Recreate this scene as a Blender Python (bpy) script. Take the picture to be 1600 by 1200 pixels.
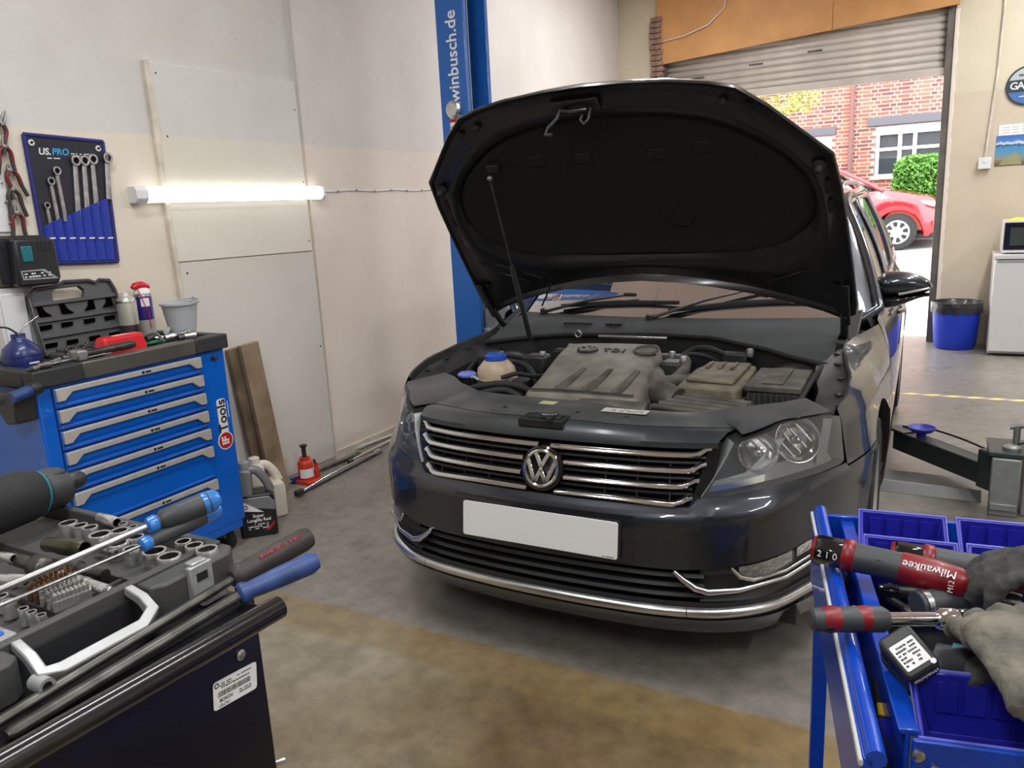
import bpy, bmesh, math, random
from mathutils import Matrix, Vector, Euler
from bisect import bisect_right

# ------------------------------------------------------------------ camera, world, lights, exposure
SC = bpy.context.scene
COL = SC.collection
for _o in list(bpy.data.objects):
    bpy.data.objects.remove(_o)
CAM = Vector((1.04504, -1.96400, 1.42327))
FPX = 1219.552
def _basis(yaw, pitch, roll):
    f = Vector((-math.sin(yaw)*math.cos(pitch), math.cos(yaw)*math.cos(pitch), -math.sin(pitch)))
    r0 = Vector((math.cos(yaw), math.sin(yaw), 0)); d0 = f.cross(r0)
    r = math.cos(roll)*r0 + math.sin(roll)*d0
    return r, f.cross(r), f
CR, CD, CF = _basis(.513924783, .221360692, .0508920733)
cam_data = bpy.data.cameras.new('camera'); cam = bpy.data.objects.new('camera', cam_data); COL.objects.link(cam)
cam_data.sensor_width = 36; cam_data.lens = FPX/1600*36; cam_data.clip_start = .02; cam_data.clip_end = 300
cam.matrix_world = Matrix(((CR.x, -CD.x, -CF.x, CAM.x), (CR.y, -CD.y, -CF.y, CAM.y), (CR.z, -CD.z, -CF.z, CAM.z), (0, 0, 0, 1)))
SC.camera = cam
SC.view_settings.view_transform = 'Standard'; SC.view_settings.look = 'None'
SC.view_settings.exposure = 0.0; SC.view_settings.gamma = 1.0; SC.view_settings.use_curve_mapping = False
W = bpy.data.worlds.new('world'); SC.world = W; W.use_nodes = True
W.node_tree.nodes['Background'].inputs[0].default_value = (.93, .96, 1.0, 1)
W.node_tree.nodes['Background'].inputs[1].default_value = 7.0
SUN = bpy.data.lights.new('sun', 'SUN'); SUN.energy = 3.0; SUN.angle = .03; SUN.color = (1, .95, .86)
sun = bpy.data.objects.new('sun', SUN); COL.objects.link(sun); sun.rotation_euler = Euler((math.radians(32), 0, math.radians(-28)))
CEIL_POWER = 36.0          # watts of every ceiling batten
BATTEN_GLOW = 3.2          # emission of the wall batten

# ------------------------------------------------------------------ helpers
def at(px, py, z):                       # world point at height z on the sight line of a photo pixel
    d = CR*((px-800)/FPX) + CD*((py-600)/FPX) + CF
    return CAM + d*((z-CAM.z)/d.z)
def atx(px, py, x):
    d = CR*((px-800)/FPX) + CD*((py-600)/FPX) + CF
    return CAM + d*((x-CAM.x)/d.x)
def aty(px, py, y):
    d = CR*((px-800)/FPX) + CD*((py-600)/FPX) + CF
    return CAM + d*((y-CAM.y)/d.y)

def srgb(r, g, b):
    f = lambda c: (c/255/12.92 if c <= 10 else ((c/255+.055)/1.055)**2.4)
    return (f(r), f(g), f(b))

MATS = {}
def mat(name, col=(.5, .5, .5), rough=.5, metal=0., coat=0., var=0., vscale=20., bump=0., bscale=80., spec=.5, emit=None, estr=0., col2=None, sheen=0., trans=0., croughness=.03):
    if name in MATS: return MATS[name]
    m = bpy.data.materials.new(name); m.use_nodes = True; MATS[name] = m
    nt = m.node_tree; b = nt.nodes['Principled BSDF']
    b.inputs['Base Color'].default_value = (*col, 1); b.inputs['Roughness'].default_value = rough
    b.inputs['Metallic'].default_value = metal; b.inputs['Coat Weight'].default_value = coat
    b.inputs['Coat Roughness'].default_value = croughness
    b.inputs['Specular IOR Level'].default_value = spec
    if trans: b.inputs['Transmission Weight'].default_value = trans
    if emit:
        b.inputs['Emission Color'].default_value = (*emit, 1); b.inputs['Emission Strength'].default_value = estr
    if var or bump:
        tc = nt.nodes.new('ShaderNodeTexCoord')
    if var:
        n = nt.nodes.new('ShaderNodeTexNoise'); n.inputs['Scale'].default_value = vscale; n.inputs['Detail'].default_value = 5
        nt.links.new(tc.outputs['Object'], n.inputs['Vector'])
        r = nt.nodes.new('ShaderNodeValToRGB'); r.color_ramp.elements[0].position = .35; r.color_ramp.elements[1].position = .68
        c2 = col2 if col2 else tuple(min(1, c*(1+var)) for c in col); c1 = col if col2 else tuple(c*(1-var) for c in col)
        r.color_ramp.elements[0].color = (*c1, 1); r.color_ramp.elements[1].color = (*c2, 1)
        nt.links.new(n.outputs['Fac'], r.inputs['Fac']); nt.links.new(r.outputs['Color'], b.inputs['Base Color'])
    if bump:
        n2 = nt.nodes.new('ShaderNodeTexNoise'); n2.inputs['Scale'].default_value = bscale; n2.inputs['Detail'].default_value = 4
        nt.links.new(tc.outputs['Object'], n2.inputs['Vector'])
        bp = nt.nodes.new('ShaderNodeBump'); bp.inputs['Strength'].default_value = bump; bp.inputs['Distance'].default_value = .01
        nt.links.new(n2.outputs['Fac'], bp.inputs['Height']); nt.links.new(bp.outputs['Normal'], b.inputs['Normal'])
    return m

def glass_mat(name, tint=(1, 1, 1), rough=.0, refl=1.0, ior=1.5, haze=0., hcol=(.7, .72, .72)):
    if name in MATS: return MATS[name]
    m = bpy.data.materials.new(name); m.use_nodes = True; MATS[name] = m
    nt = m.node_tree; nt.nodes.clear()
    o = nt.nodes.new('ShaderNodeOutputMaterial'); t = nt.nodes.new('ShaderNodeBsdfTransparent'); g = nt.nodes.new('ShaderNodeBsdfGlossy')
    fr = nt.nodes.new('ShaderNodeFresnel'); fr.inputs[0].default_value = ior; mu = nt.nodes.new('ShaderNodeMath'); mu.operation = 'MULTIPLY'; mu.inputs[1].default_value = refl; mu.use_clamp = True
    mx = nt.nodes.new('ShaderNodeMixShader'); t.inputs[0].default_value = (*tint, 1); g.inputs['Roughness'].default_value = rough
    nt.links.new(fr.outputs[0], mu.inputs[0]); nt.links.new(mu.outputs[0], mx.inputs[0]); nt.links.new(t.outputs[0], mx.inputs[1]); nt.links.new(g.outputs[0], mx.inputs[2]); last = mx.outputs[0]
    if haze:
        df = nt.nodes.new('ShaderNodeBsdfDiffuse'); df.inputs[0].default_value = (*hcol, 1); m2 = nt.nodes.new('ShaderNodeMixShader'); m2.inputs[0].default_value = haze
        nt.links.new(last, m2.inputs[1]); nt.links.new(df.outputs[0], m2.inputs[2]); last = m2.outputs[0]
    nt.links.new(last, o.inputs[0])
    return m

class MB:
    def __init__(s): s.v = []; s.f = []
    def add(s, vs, fs):
        n = len(s.v); s.v += [tuple(p) for p in vs]; s.f += [tuple(i+n for i in f) for f in fs]; return s
    def box(s, x0, x1, y0, y1, z0, z1, M=None):
        vs = [(x, y, z) for z in (z0, z1) for y in (y0, y1) for x in (x0, x1)]
        if M is not None: vs = [M @ Vector(p) for p in vs]
        return s.add(vs, [(0, 2, 3, 1), (4, 5, 7, 6), (0, 1, 5, 4), (2, 6, 7, 3), (0, 4, 6, 2), (1, 3, 7, 5)])
    def cbox(s, c, size, M=None):
        x, y, z = c; a, b, d = size[0]/2, size[1]/2, size[2]/2
        return s.box(x-a, x+a, y-b, y+b, z-d, z+d, M)
    def prism(s, poly, fn, d0, d1):          # poly of (a,b), fn(a,b,d)->xyz
        n = len(poly); area = sum(poly[i][0]*poly[(i+1) % n][1]-poly[(i+1) % n][0]*poly[i][1] for i in range(n))
        if area < 0: poly = poly[::-1]
        vs = [fn(a, b, d0) for a, b in poly]+[fn(a, b, d1) for a, b in poly]
        return s.add(vs, [tuple(range(n))[::-1], tuple(range(n, 2*n))]+[(i, (i+1) % n, n+(i+1) % n, n+i) for i in range(n)])
    def ring_prism(s, outer, inner, fn, d0, d1):  # frame between two outlines with equal point count
        n = len(outer)
        vs = [fn(a, b, d) for d in (d0, d1) for L in (outer, inner) for a, b in L]
        fs = []
        for i in range(n):
            j = (i+1) % n
            fs += [(i, n+i, n+j, j), (2*n+i, 2*n+j, 3*n+j, 3*n+i), (i, j, 2*n+j, 2*n+i), (n+i, 3*n+i, 3*n+j, n+j)]
        return s.add(vs, fs)
    def cyl(s, p0, p1, r0, r1=None, n=16, caps=True):
        return s.tube([p0, p1], [r0, r0 if r1 is None else r1], n, caps=caps)
    def tube(s, pts, r, n=8, closed=False, caps=True, phase=0., flat=1.0, up=None):
        pts = [Vector(p) for p in pts]; k = len(pts); rs = r if isinstance(r, (list, tuple)) else [r]*k
        tang = []
        for i in range(k):
            a = pts[i-1] if (i or closed) else pts[0]; b = pts[(i+1) % k] if (i < k-1 or closed) else pts[-1]
            d = b-a
            if d.length < 1e-9: d = tang[-1] if tang else Vector((0, 0, 1))
            tang.append(d.normalized())
        u = Vector(up) if up is not None else (Vector((0, 0, 1)) if abs(tang[0].z) < .9 else Vector((1, 0, 0)))
        vs = []
        for i in range(k):
            t = tang[i]; u = (u-t*u.dot(t))
            if u.length < 1e-6: u = t.orthogonal()
            u.normalize(); w = t.cross(u)
            for j in range(n):
                a = 2*math.pi*j/n+phase; vs.append(pts[i]+(w*math.cos(a)+u*math.sin(a)*flat)*rs[i])
        fs = []
        for i in range(k if closed else k-1):
            for j in range(n):
                a, b = i*n+j, i*n+(j+1) % n; c, d = ((i+1) % k)*n+(j+1) % n, ((i+1) % k)*n+j
                fs.append((a, b, c, d))
        if caps and not closed: fs += [tuple(range(n))[::-1], tuple(range((k-1)*n, k*n))]
        return s.add(vs, fs)
    def lathe(s, prof, n=24, M=None, caps=True):   # prof of (r,z) about z
        vs = [(r*math.cos(2*math.pi*j/n), r*math.sin(2*math.pi*j/n), z) for r, z in prof for j in range(n)]
        if M is not None: vs = [M @ Vector(p) for p in vs]
        fs = [(i*n+j, i*n+(j+1) % n, (i+1)*n+(j+1) % n, (i+1)*n+j) for i in range(len(prof)-1) for j in range(n)]
        if caps:
            if prof[0][0] > 1e-5: fs.append(tuple(range(n))[::-1])
            if prof[-1][0] > 1e-5: fs.append(tuple(range((len(prof)-1)*n, len(prof)*n)))
        return s.add(vs, fs)
    def patch(s, rows, flip=False, close=False):
        n = len(rows[0]); vs = [p for r in rows for p in r]; fs = []
        for i in range(len(rows)-1):
            for j in range(n if close else n-1):
                q = (i*n+j, i*n+(j+1) % n, (i+1)*n+(j+1) % n, (i+1)*n+j); fs.append(q[::-1] if flip else q)
        return s.add(vs, fs)
    def grid(s, fn, nu, nv, flip=False):
        return s.patch([[fn(i/nu, j/nv) for i in range(nu+1)] for j in range(nv+1)], flip)

def obj(name, mb, m, parent=None, smooth=None, bevel=0., seg=2, solid=0., soff=-1., subsurf=0, loc=None):
    me = bpy.data.meshes.new(name)
    if isinstance(mb, MB):
        me.from_pydata([tuple(p) for p in mb.v], [], mb.f)
        bm = bmesh.new(); bm.from_mesh(me); bmesh.ops.remove_doubles(bm, verts=bm.verts, dist=1e-6)
        if not solid: bmesh.ops.recalc_face_normals(bm, faces=bm.faces)
        bm.to_mesh(me); bm.free()
    else: me = mb
    o = bpy.data.objects.new(name, me); COL.objects.link(o)
    if m is not None and not me.materials: me.materials.append(MATS[m] if isinstance(m, str) else m)
    if smooth is not None:
        me.shade_smooth(); me.set_sharp_from_angle(angle=math.radians(smooth))
    if solid:
        md = o.modifiers.new('solid', 'SOLIDIFY'); md.thickness = solid; md.offset = soff
    if bevel:
        md = o.modifiers.new('bevel', 'BEVEL'); md.width = bevel; md.segments = seg; md.limit_method = 'ANGLE'; md.angle_limit = math.radians(40); md.harden_normals = False
        me.shade_smooth(); me.set_sharp_from_angle(angle=math.radians(38))
    if subsurf:
        md = o.modifiers.new('sub', 'SUBSURF'); md.levels = subsurf; md.render_levels = subsurf; me.shade_smooth()
    if parent is not None: o.parent = parent
    if loc is not None: o.location = loc
    return o

def tag(o, label, cat, group=None, kind=None):
    if label: o['label'] = label
    if cat: o['category'] = cat
    if group: o['group'] = group
    if kind: o['kind'] = kind
    return o
def thing(name, label, cat, loc=(0, 0, 0), rot=(0, 0, 0), group=None):
    o = bpy.data.objects.new(name, None); COL.objects.link(o); o.empty_display_size = .05
    if isinstance(rot, Matrix): o.matrix_world = Matrix.Translation(Vector(loc)) @ rot.to_4x4()
    else: o.location = loc; o.rotation_euler = rot
    return tag(o, label, cat, group)
def struct(name, mb, m, parent=None, **k):
    o = obj(name, mb, m, parent, **k)
    if parent is None: o['kind'] = 'structure'
    return o
def plabel(o, label): o['label'] = label; return o
def dup(root, label=None, group=None, loc=None, rot=None, parent=None):
    r = root.copy(); COL.objects.link(r); r.parent = parent
    if loc is not None: r.location = loc
    if rot is not None: r.rotation_euler = rot
    if label: r['label'] = label
    if group: r['group'] = group
    for ch in list(root.children):
        dup(ch, parent=r)
    return r
def frame(p, xdir, up=(0, 0, 1)):           # matrix with local x along xdir, z near up
    x = Vector(xdir).normalized(); z = Vector(up); z = (z-x*z.dot(x)).normalized(); y = z.cross(x)
    return Matrix(((x.x, y.x, z.x, p[0]), (x.y, y.y, z.y, p[1]), (x.z, y.z, z.z, p[2]), (0, 0, 0, 1)))
def text(s, size, m, parent, M, name='lettering', depth=.0006, bold=0., align='CENTER', space=1., shear=0.):
    cu = bpy.data.curves.new(name, 'FONT'); cu.body = s; cu.size = size; cu.extrude = depth; cu.offset = bold
    cu.align_x = align; cu.align_y = 'CENTER'; cu.space_character = space; cu.shear = shear; cu.resolution_u = 3
    t = bpy.data.objects.new(name, cu); COL.objects.link(t)
    dg = bpy.context.evaluated_depsgraph_get(); me = bpy.data.meshes.new_from_object(t.evaluated_get(dg))
    bpy.data.objects.remove(t); bpy.data.curves.remove(cu)
    me.transform(M); me.name = name; me.materials.clear()
    return obj(name, me, m, parent)
def dashes(parent, m, M, w, h, rows, seed=1, fill=.75, name='print_mark', depth=.0004):   # illegible print: short worn strokes
    r = random.Random(seed); mb = MB(); lh = h/rows
    for i in range(rows):
        x = -w/2; y = h/2-lh*(i+.5)
        while x < w/2-.001:
            l = w*r.uniform(.03, .11)
            if r.random() < fill: mb.prism([(x, y-lh*.28), (min(x+l, w/2), y-lh*.28), (min(x+l, w/2), y+lh*.28*r.uniform(.5, 1)), (x, y+lh*.28)], fM(M), 0, depth)
            x += l+w*.02
    return obj(name, mb, m, parent)
def ell(n, a, b, cx=0, cy=0): return [(cx+a*math.cos(2*math.pi*i/n), cy+b*math.sin(2*math.pi*i/n)) for i in range(n)]
def rrect(w, h, r, n=4):
    out = []
    for cx, cy, a0 in ((w/2-r, h/2-r, 0), (-w/2+r, h/2-r, 90), (-w/2+r, -h/2+r, 180), (w/2-r, -h/2+r, 270)):
        for k in range(n+1):
            a = math.radians(a0+90*k/n); out.append((cx+r*math.cos(a), cy+r*math.sin(a)))
    return out
def fM(M): return lambda a, b, d: M @ Vector((a, b, d))
def lin(pts, t):
    if t <= pts[0][0]: return pts[0][1]
    if t >= pts[-1][0]: return pts[-1][1]
    i = bisect_right([p[0] for p in pts], t)-1
    (a, fa), (b, fb) = pts[i], pts[i+1]; k = (t-a)/(b-a); k = k*k*(3-2*k)*.35+k*.65
    return fa+(fb-fa)*k
RND = random.Random(7)

# ------------------------------------------------------------------ shared materials
mat('white_plastic', (.75, .76, .77), .35); mat('grey_plastic', (.32, .33, .33), .5, var=.12, vscale=9)
mat('black_plastic', (.018, .019, .021), .45, bump=.04, bscale=300); mat('black_gloss', (.008, .008, .01), .12, coat=.5)
mat('dark_plastic', (.035, .036, .038), .55, var=.25, vscale=14, bump=.05, bscale=200)
mat('rubber', (.012, .012, .013), .75, bump=.08, bscale=150)
mat('chrome', (.78, .79, .8), .1, metal=1.); mat('satin_chrome', (.62, .63, .64), .26, metal=1., var=.06, vscale=30)
mat('steel', (.42, .42, .42), .34, metal=1., var=.22, vscale=40); mat('dull_steel', (.33, .33, .33), .5, metal=.9, var=.3, vscale=25)
mat('galv', (.46, .49, .48), .5, metal=.55, var=.16, vscale=16, bump=.05, bscale=60)
mat('dark_steel', (.09, .088, .08), .42, metal=.85, var=.3, vscale=35)
mat('blue_chest', srgb(6, 98, 205), .3, coat=.35, var=.05, vscale=5); mat('blue_lift', srgb(28, 98, 180), .35, coat=.25)
mat('blue_trolley', srgb(8, 64, 172), .3, coat=.35, var=.06, vscale=8); mat('blue_bin', srgb(32, 34, 150), .38, bump=.03, bscale=120)
mat('blue_bucket', srgb(24, 62, 205), .38); mat('blue_handle', srgb(38, 64, 116), .45, var=.3, vscale=30)
mat('teal', (.01, .16, .19), .45); mat('red_plastic', srgb(205, 24, 38), .38); mat('dark_red', srgb(122, 20, 26), .4, var=.15, vscale=25)
mat('void_black', (.002, .002, .002), 1., spec=0.)
mat('white_print', (.8, .8, .8), .6); mat('black_print', (.01, .01, .01), .6); mat('red_print', srgb(190, 20, 25), .6)
mat('yellow', srgb(240, 205, 40), .5); mat('label_white', (.82, .82, .82), .45)
# ------------------------------------------------------------------ the room
XL, XR, YB, YF, HC = -2.12, 5.2, 6.25, -5.0, 3.6

def node_mat(name):
    m = bpy.data.materials.new(name); m.use_nodes = True; MATS[name] = m
    nt = m.node_tree; return m, nt, nt.nodes['Principled BSDF']
def N(nt, t, **k):
    n = nt.nodes.new(t)
    for a, b in k.items():
        if a.startswith('i_'):
            key = a[2:]; key = int(key) if key.isdigit() else key.replace('_', ' '); n.inputs[key].default_value = b
        else: setattr(n, a, b)
    return n
def ramp(nt, fac, stops):
    r = nt.nodes.new('ShaderNodeValToRGB'); e = r.color_ramp.elements
    e[0].position, e[0].color = stops[0][0], (*stops[0][1], 1); e[1].position, e[1].color = stops[-1][0], (*stops[-1][1], 1)
    for p, c in stops[1:-1]:
        q = e.new(p); q.color = (*c, 1)
    nt.links.new(fac, r.inputs['Fac']); return r.outputs['Color']
def mixc(nt, fac, a, b, mode='MIX'):
    n = nt.nodes.new('ShaderNodeMix'); n.data_type = 'RGBA'; n.blend_type = mode
    for s, v in ((0, fac), (6, a), (7, b)):
        if hasattr(v, 'links'): nt.links.new(v, n.inputs[s])
        else: n.inputs[s].default_value = v if s == 0 else (*v, 1)
    return n.outputs[2]
def noise(nt, vec, scale, detail=5, rough=.55):
    n = N(nt, 'ShaderNodeTexNoise'); n.inputs['Scale'].default_value = scale; n.inputs['Detail'].default_value = detail; n.inputs['Roughness'].default_value = rough
    nt.links.new(vec, n.inputs['Vector']); return n.outputs['Fac']
def math_(nt, op, a, b=0., clamp=False):
    n = N(nt, 'ShaderNodeMath', operation=op, use_clamp=clamp)
    for i, v in ((0, a), (1, b)):
        if hasattr(v, 'links'): nt.links.new(v, n.inputs[i])
        else: n.inputs[i].default_value = v
    return n.outputs[0]
def bump(nt, b, h, strength, dist=.01):
    bp = N(nt, 'ShaderNodeBump'); bp.inputs['Strength'].default_value = strength; bp.inputs['Distance'].default_value = dist
    nt.links.new(h, bp.inputs['Height']); nt.links.new(bp.outputs['Normal'], b.inputs['Normal'])
def objvec(nt):
    t = N(nt, 'ShaderNodeTexCoord'); return t.outputs['Object']

# floor: worn concrete, a painted field behind y = 0.03, warm bare patches before it
m, nt, b = node_mat('floor')
v = objvec(nt); sx = N(nt, 'ShaderNodeSeparateXYZ'); nt.links.new(v, sx.inputs[0])
n1 = noise(nt, v, 1.3, 6, .6); n2 = noise(nt, v, 14, 8, .65); n3 = noise(nt, v, 60, 4); n4 = noise(nt, v, .7, 4)
bare = ramp(nt, n1, [(.36, srgb(146, 136, 115)), (.5, srgb(122, 104, 74)), (.64, srgb(98, 78, 48))])
sidefac = math_(nt, 'MULTIPLY', math_(nt, 'ADD', sx.outputs[0], .9), .75, True)
bare = mixc(nt, sidefac, ramp(nt, n1, [(.36, srgb(158, 150, 132)), (.66, srgb(126, 112, 86))]), bare)
paint = ramp(nt, n4, [(.35, srgb(122, 117, 109)), (.65, srgb(144, 138, 130))])
edge = math_(nt, 'ADD', sx.outputs[1], math_(nt, 'MULTIPLY', math_(nt, 'SUBTRACT', n2, .5), .05))
isp = math_(nt, 'MULTIPLY', math_(nt, 'SUBTRACT', edge, .02), 60., True)
edge2 = math_(nt, 'MULTIPLY', math_(nt, 'SUBTRACT', math_(nt, 'ADD', edge, math_(nt, 'MULTIPLY', n1, .06)), -.13), 30., True)
bare = mixc(nt, math_(nt, 'MULTIPLY', edge2, .55), bare, srgb(136, 115, 76))
c = mixc(nt, isp, bare, paint)
fine = ramp(nt, n2, [(.3, (.62, .62, .62)), (.6, (1.08, 1.08, 1.08))])
c = mixc(nt, .75, c, fine, 'MULTIPLY')
spk = ramp(nt, n3, [(.27, (.35, .33, .3)), (.36, (1, 1, 1))]); c = mixc(nt, .5, c, spk, 'MULTIPLY')
oil = ramp(nt, noise(nt, v, 2.1, 3), [(.30, (.5, .48, .45)), (.42, (1, 1, 1))]); c = mixc(nt, .6, c, oil, 'MULTIPLY')
nt.links.new(c, b.inputs['Base Color'])
nt.links.new(ramp(nt, n1, [(.3, (.24, .24, .24)), (.7, (.42, .42, .42))]), b.inputs['Roughness'])
bump(nt, b, n2, .18)
struct('floor', MB().box(XL-.2, XR+.2, YF-.2, YB+.35, -.2, 0), 'floor')

# walls: grey white above, cream below 1.815 m
def wallmat(name, up, lo, zl=1.815, stain=.2, seed=0.):
    m, nt, b = node_mat(name); v = objvec(nt); s = N(nt, 'ShaderNodeSeparateXYZ'); nt.links.new(v, s.inputs[0])
    mp = N(nt, 'ShaderNodeMapping'); mp.inputs['Location'].default_value = (seed, seed, seed); nt.links.new(v, mp.inputs[0]); v = mp.outputs[0]
    zz = math_(nt, 'ADD', s.outputs[2], math_(nt, 'MULTIPLY', math_(nt, 'SUBTRACT', noise(nt, v, 6, 4), .5), .03))
    f = math_(nt, 'MULTIPLY', math_(nt, 'SUBTRACT', zz, zl), 60., True)
    c = mixc(nt, f, lo, up)
    st = ramp(nt, noise(nt, v, 1.7, 6, .62), [(.3, (.84, .82, .79)), (.62, (1.02, 1.02, 1.02))]); c = mixc(nt, stain*3, c, st, 'MULTIPLY')
    sp = ramp(nt, noise(nt, v, 34, 2), [(.215, (.35, .3, .25)), (.24, (1, 1, 1))]); c = mixc(nt, .55, c, sp, 'MULTIPLY')
    nt.links.new(c, b.inputs['Base Color']); b.inputs['Roughness'].default_value = .7
    bump(nt, b, noise(nt, v, 9, 6), .12)
wallmat('wall_left', srgb(212, 210, 206), srgb(226, 217, 200), stain=.22)
wallmat('wall_left_pink', srgb(216, 211, 207), srgb(228, 216, 204), stain=.2, seed=3.)
wallmat('board_paint', srgb(214, 213, 208), srgb(222, 217, 203), stain=.16, seed=7.)
wallmat('board_low', srgb(209, 206, 198), srgb(209, 205, 196), stain=.18, seed=11.)
wallmat('wall_back', srgb(212, 202, 178), srgb(206, 193, 172), zl=2.2, stain=.2, seed=5.)
mat('trim_wood', srgb(214, 205, 190), .6, var=.15, vscale=12); mat('ceiling', srgb(226, 205, 194), .8); mat('trim_wood', srgb(214, 205, 190), .6, var=.15, vscale=12)
wl = struct('wall_left', MB().box(XL-.2, XL, YF-.2, YB+.3, 0, HC), 'wall_left')
obj('plaster_field', MB().box(XL, XL+.006, 1.425, YB, 0, HC), 'wall_left_pink', wl)
struct('wall_right', MB().box(XR, XR+.2, YF-.2, YB+.3, 0, HC), 'wall_left')
mat('front_dimmed', srgb(112, 110, 106), .8)  # unseen wall, colour darkened as dimness for the car's reflections
struct('wall_front', MB().box(XL, XR, YF-.2, YF, 0, HC), 'front_dimmed')
cl_ = struct('ceiling', MB().box(XL-.2, XR+.2, YF-.2, YB+.3, HC, HC+.15), 'ceiling')
for x in (-1., .2, 1.4, 2.6, 3.8): obj('joint_strip', MB().box(x-.02, x+.02, YF, YB, HC-.006, HC), 'trim_wood', cl_)
# back wall with the door opening
OX0, OX1, OZ = -1.66, .97, 2.96
wb = MB(); wb.box(XL, OX0, YB, YB+.3, 0, HC); wb.box(OX1, XR, YB, YB+.3, 0, HC); wb.box(OX0, OX1, YB, YB+.3, OZ+.25, HC)
wbk = struct('wall_back', wb, 'wall_back')
# bare brick jamb on the left edge
mat('old_brick', srgb(142, 112, 98), .85, var=.35, vscale=12, bump=.4, bscale=40)
r = random.Random(3); shared = None
for k in range(38):
    z = 1.25+k*.052
    o = obj('brick', MB().box(-.075, .045, -.07, .07, 0, .045), 'old_brick', wbk, bevel=.004, seg=1) if shared is None else None
    if o is None: o = bpy.data.objects.new('brick', shared); COL.objects.link(o); o.parent = wbk; md = o.modifiers.new('b', 'BEVEL'); md.width = .004; md.segments = 1
    shared = o.data; o.location = (OX0-.01+r.uniform(-.012, .012), YB-.01, z); o.rotation_euler = (0, 0, r.uniform(-.05, .05))
    if z > 3.15: break
# wood panel above the shutter
mat('orange_board', srgb(206, 150, 92), .6, var=.12, vscale=3, bump=.05, bscale=30)
ob = thing('lintel_board', 'orange brown wooden board above the roller shutter', 'board', (0, 0, 0))
for x0, x1 in ((OX0-.02, -.02), (-.016, OX1+.02)):
    za = 2.765+.16*(x0-OX0)/(OX1-OX0); zb = 2.765+.16*(x1-OX0)/(OX1-OX0)
    obj('panel', MB().prism([(x0, za), (x1, zb), (x1, 3.4), (x0, 3.4)], lambda a, b, d: (a, d, b), YB-.055, YB-.03), 'orange_board', ob, bevel=.002)
obj('loose_cable', MB().tube([(-1.62, YB-.07, 2.98), (-1.4, YB-.08, 3.0), (-1.15, YB-.08, 3.07), (-1.0, YB-.07, 3.2), (-.97, YB-.07, 3.4)], .006, 6), 'white_plastic', ob, smooth=60)
# shutter
mat('shutter', srgb(198, 190, 180), .5, metal=.1, var=.08, vscale=6)
sh = thing('roller_shutter', 'ribbed grey steel roller shutter rolled halfway up in the doorway', 'shutter', (0, YB+.06, 0))
zt = 3.1; pitch = .0625; zb0 = 2.44; k = 0
prof = [(.006, -.006), (.004, .001), (-.010, .007), (-.018, .020), (-.018, .036), (-.012, .052), (.003, .0605), (.006, .067)]
smb = MB(); smb.patch([[(x, -.0+yy, zz) for x in (OX0+.05, OX1-.05)] for yy, zz in prof]); first = None
z = zb0
while z < zt:
    if first is None: first = obj('slat', smb, 'shutter', sh, smooth=50, solid=.004)
    else:
        c2 = first.copy(); COL.objects.link(c2); c2.parent = sh; c2.location = (0, 0, z-zb0)
    z += pitch
first.location = (0, 0, 0)
for c2 in sh.children: c2.location.z += zb0
obj('bottom_rail', MB().box(OX0+.05, OX1-.05, -.022, .02, 2.375, 2.442), 'shutter', sh, bevel=.004)
mat('rail_steel', srgb(108, 104, 98), .5, metal=.5, var=.2, vscale=8)
for x0, x1 in ((OX0-.01, OX0+.06), (OX1-.065, OX1+.02)):
    obj('guide_rail', MB().box(x0, x1, -.05, .05, 0, 3.1), 'rail_steel', sh, bevel=.004)
for zz, xx in ((2.66, -.78), (2.71, -.24), (2.6, -1.35)):
    obj('lock_tab', MB().box(xx, xx+.13, -.026, -.018, zz, zz+.014), 'dark_steel', sh)
# chipped plaster edge beside the right rail
mat('raw_plaster', srgb(226, 214, 200), .85, bump=.3, bscale=60)
r = random.Random(9); rows = []
for k in range(70):
    z = k*.042; rows.append([(OX1-.005, YB-.004, z), (OX1+.012+r.random()*.010, YB-.006, z), (OX1+.022+r.random()*.012, YB-.001, z)])
obj('chipped_edge', MB().patch(rows), 'raw_plaster', wbk)

# boards fixed on the left wall
bd = thing('wall_board', 'tall painted hardboard panels screwed to the left wall behind the strip light', 'board', (0, 0, 0))
def wp(px, py, x=XL+.012): p = atx(px, py, x); return (p.y, p.z)
f = lambda a, b_, d: (d, a, b_)
obj('upper_panel', MB().prism([(.50, 1.255), (1.408, 1.245), (1.40, 2.147), (.495, 2.135)], f, XL, XL+.014), 'board_paint', bd, bevel=.002)
obj('lower_panel', MB().prism([(.515, .02), (1.422, .02), (1.412, 1.240), (.50, 1.250)], f, XL, XL+.012), 'board_low', bd, bevel=.002)
obj('batten', MB().prism([(.486, 1.0), (.503, 1.0), (.496, 1.7), (.505, 1.9), (.492, 2.14), (.468, 2.14), (.474, 1.6)], f, XL, XL+.026), 'trim_wood', bd, bevel=.002)
obj('batten', MB().prism([(.490, .02), (.512, .02), (.503, 1.0), (.486, 1.0)], f, XL, XL+.024), 'trim_wood', bd, bevel=.002)
r = random.Random(5)
for (yy, zz) in ((.53, 2.09), (.545, 1.82), (1.38, 2.0), (1.39, 1.62), (.55, 1.2), (1.385, 1.3), (1.39, .7), (.56, .8)):
    obj('screw', MB().lathe([(.005, 0), (.0045, .002), (0, .0025)], 10, Matrix.Translation((XL+.013, yy, zz)) @ Matrix.Rotation(math.pi/2, 4, 'Y')), 'dark_steel', bd)
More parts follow.
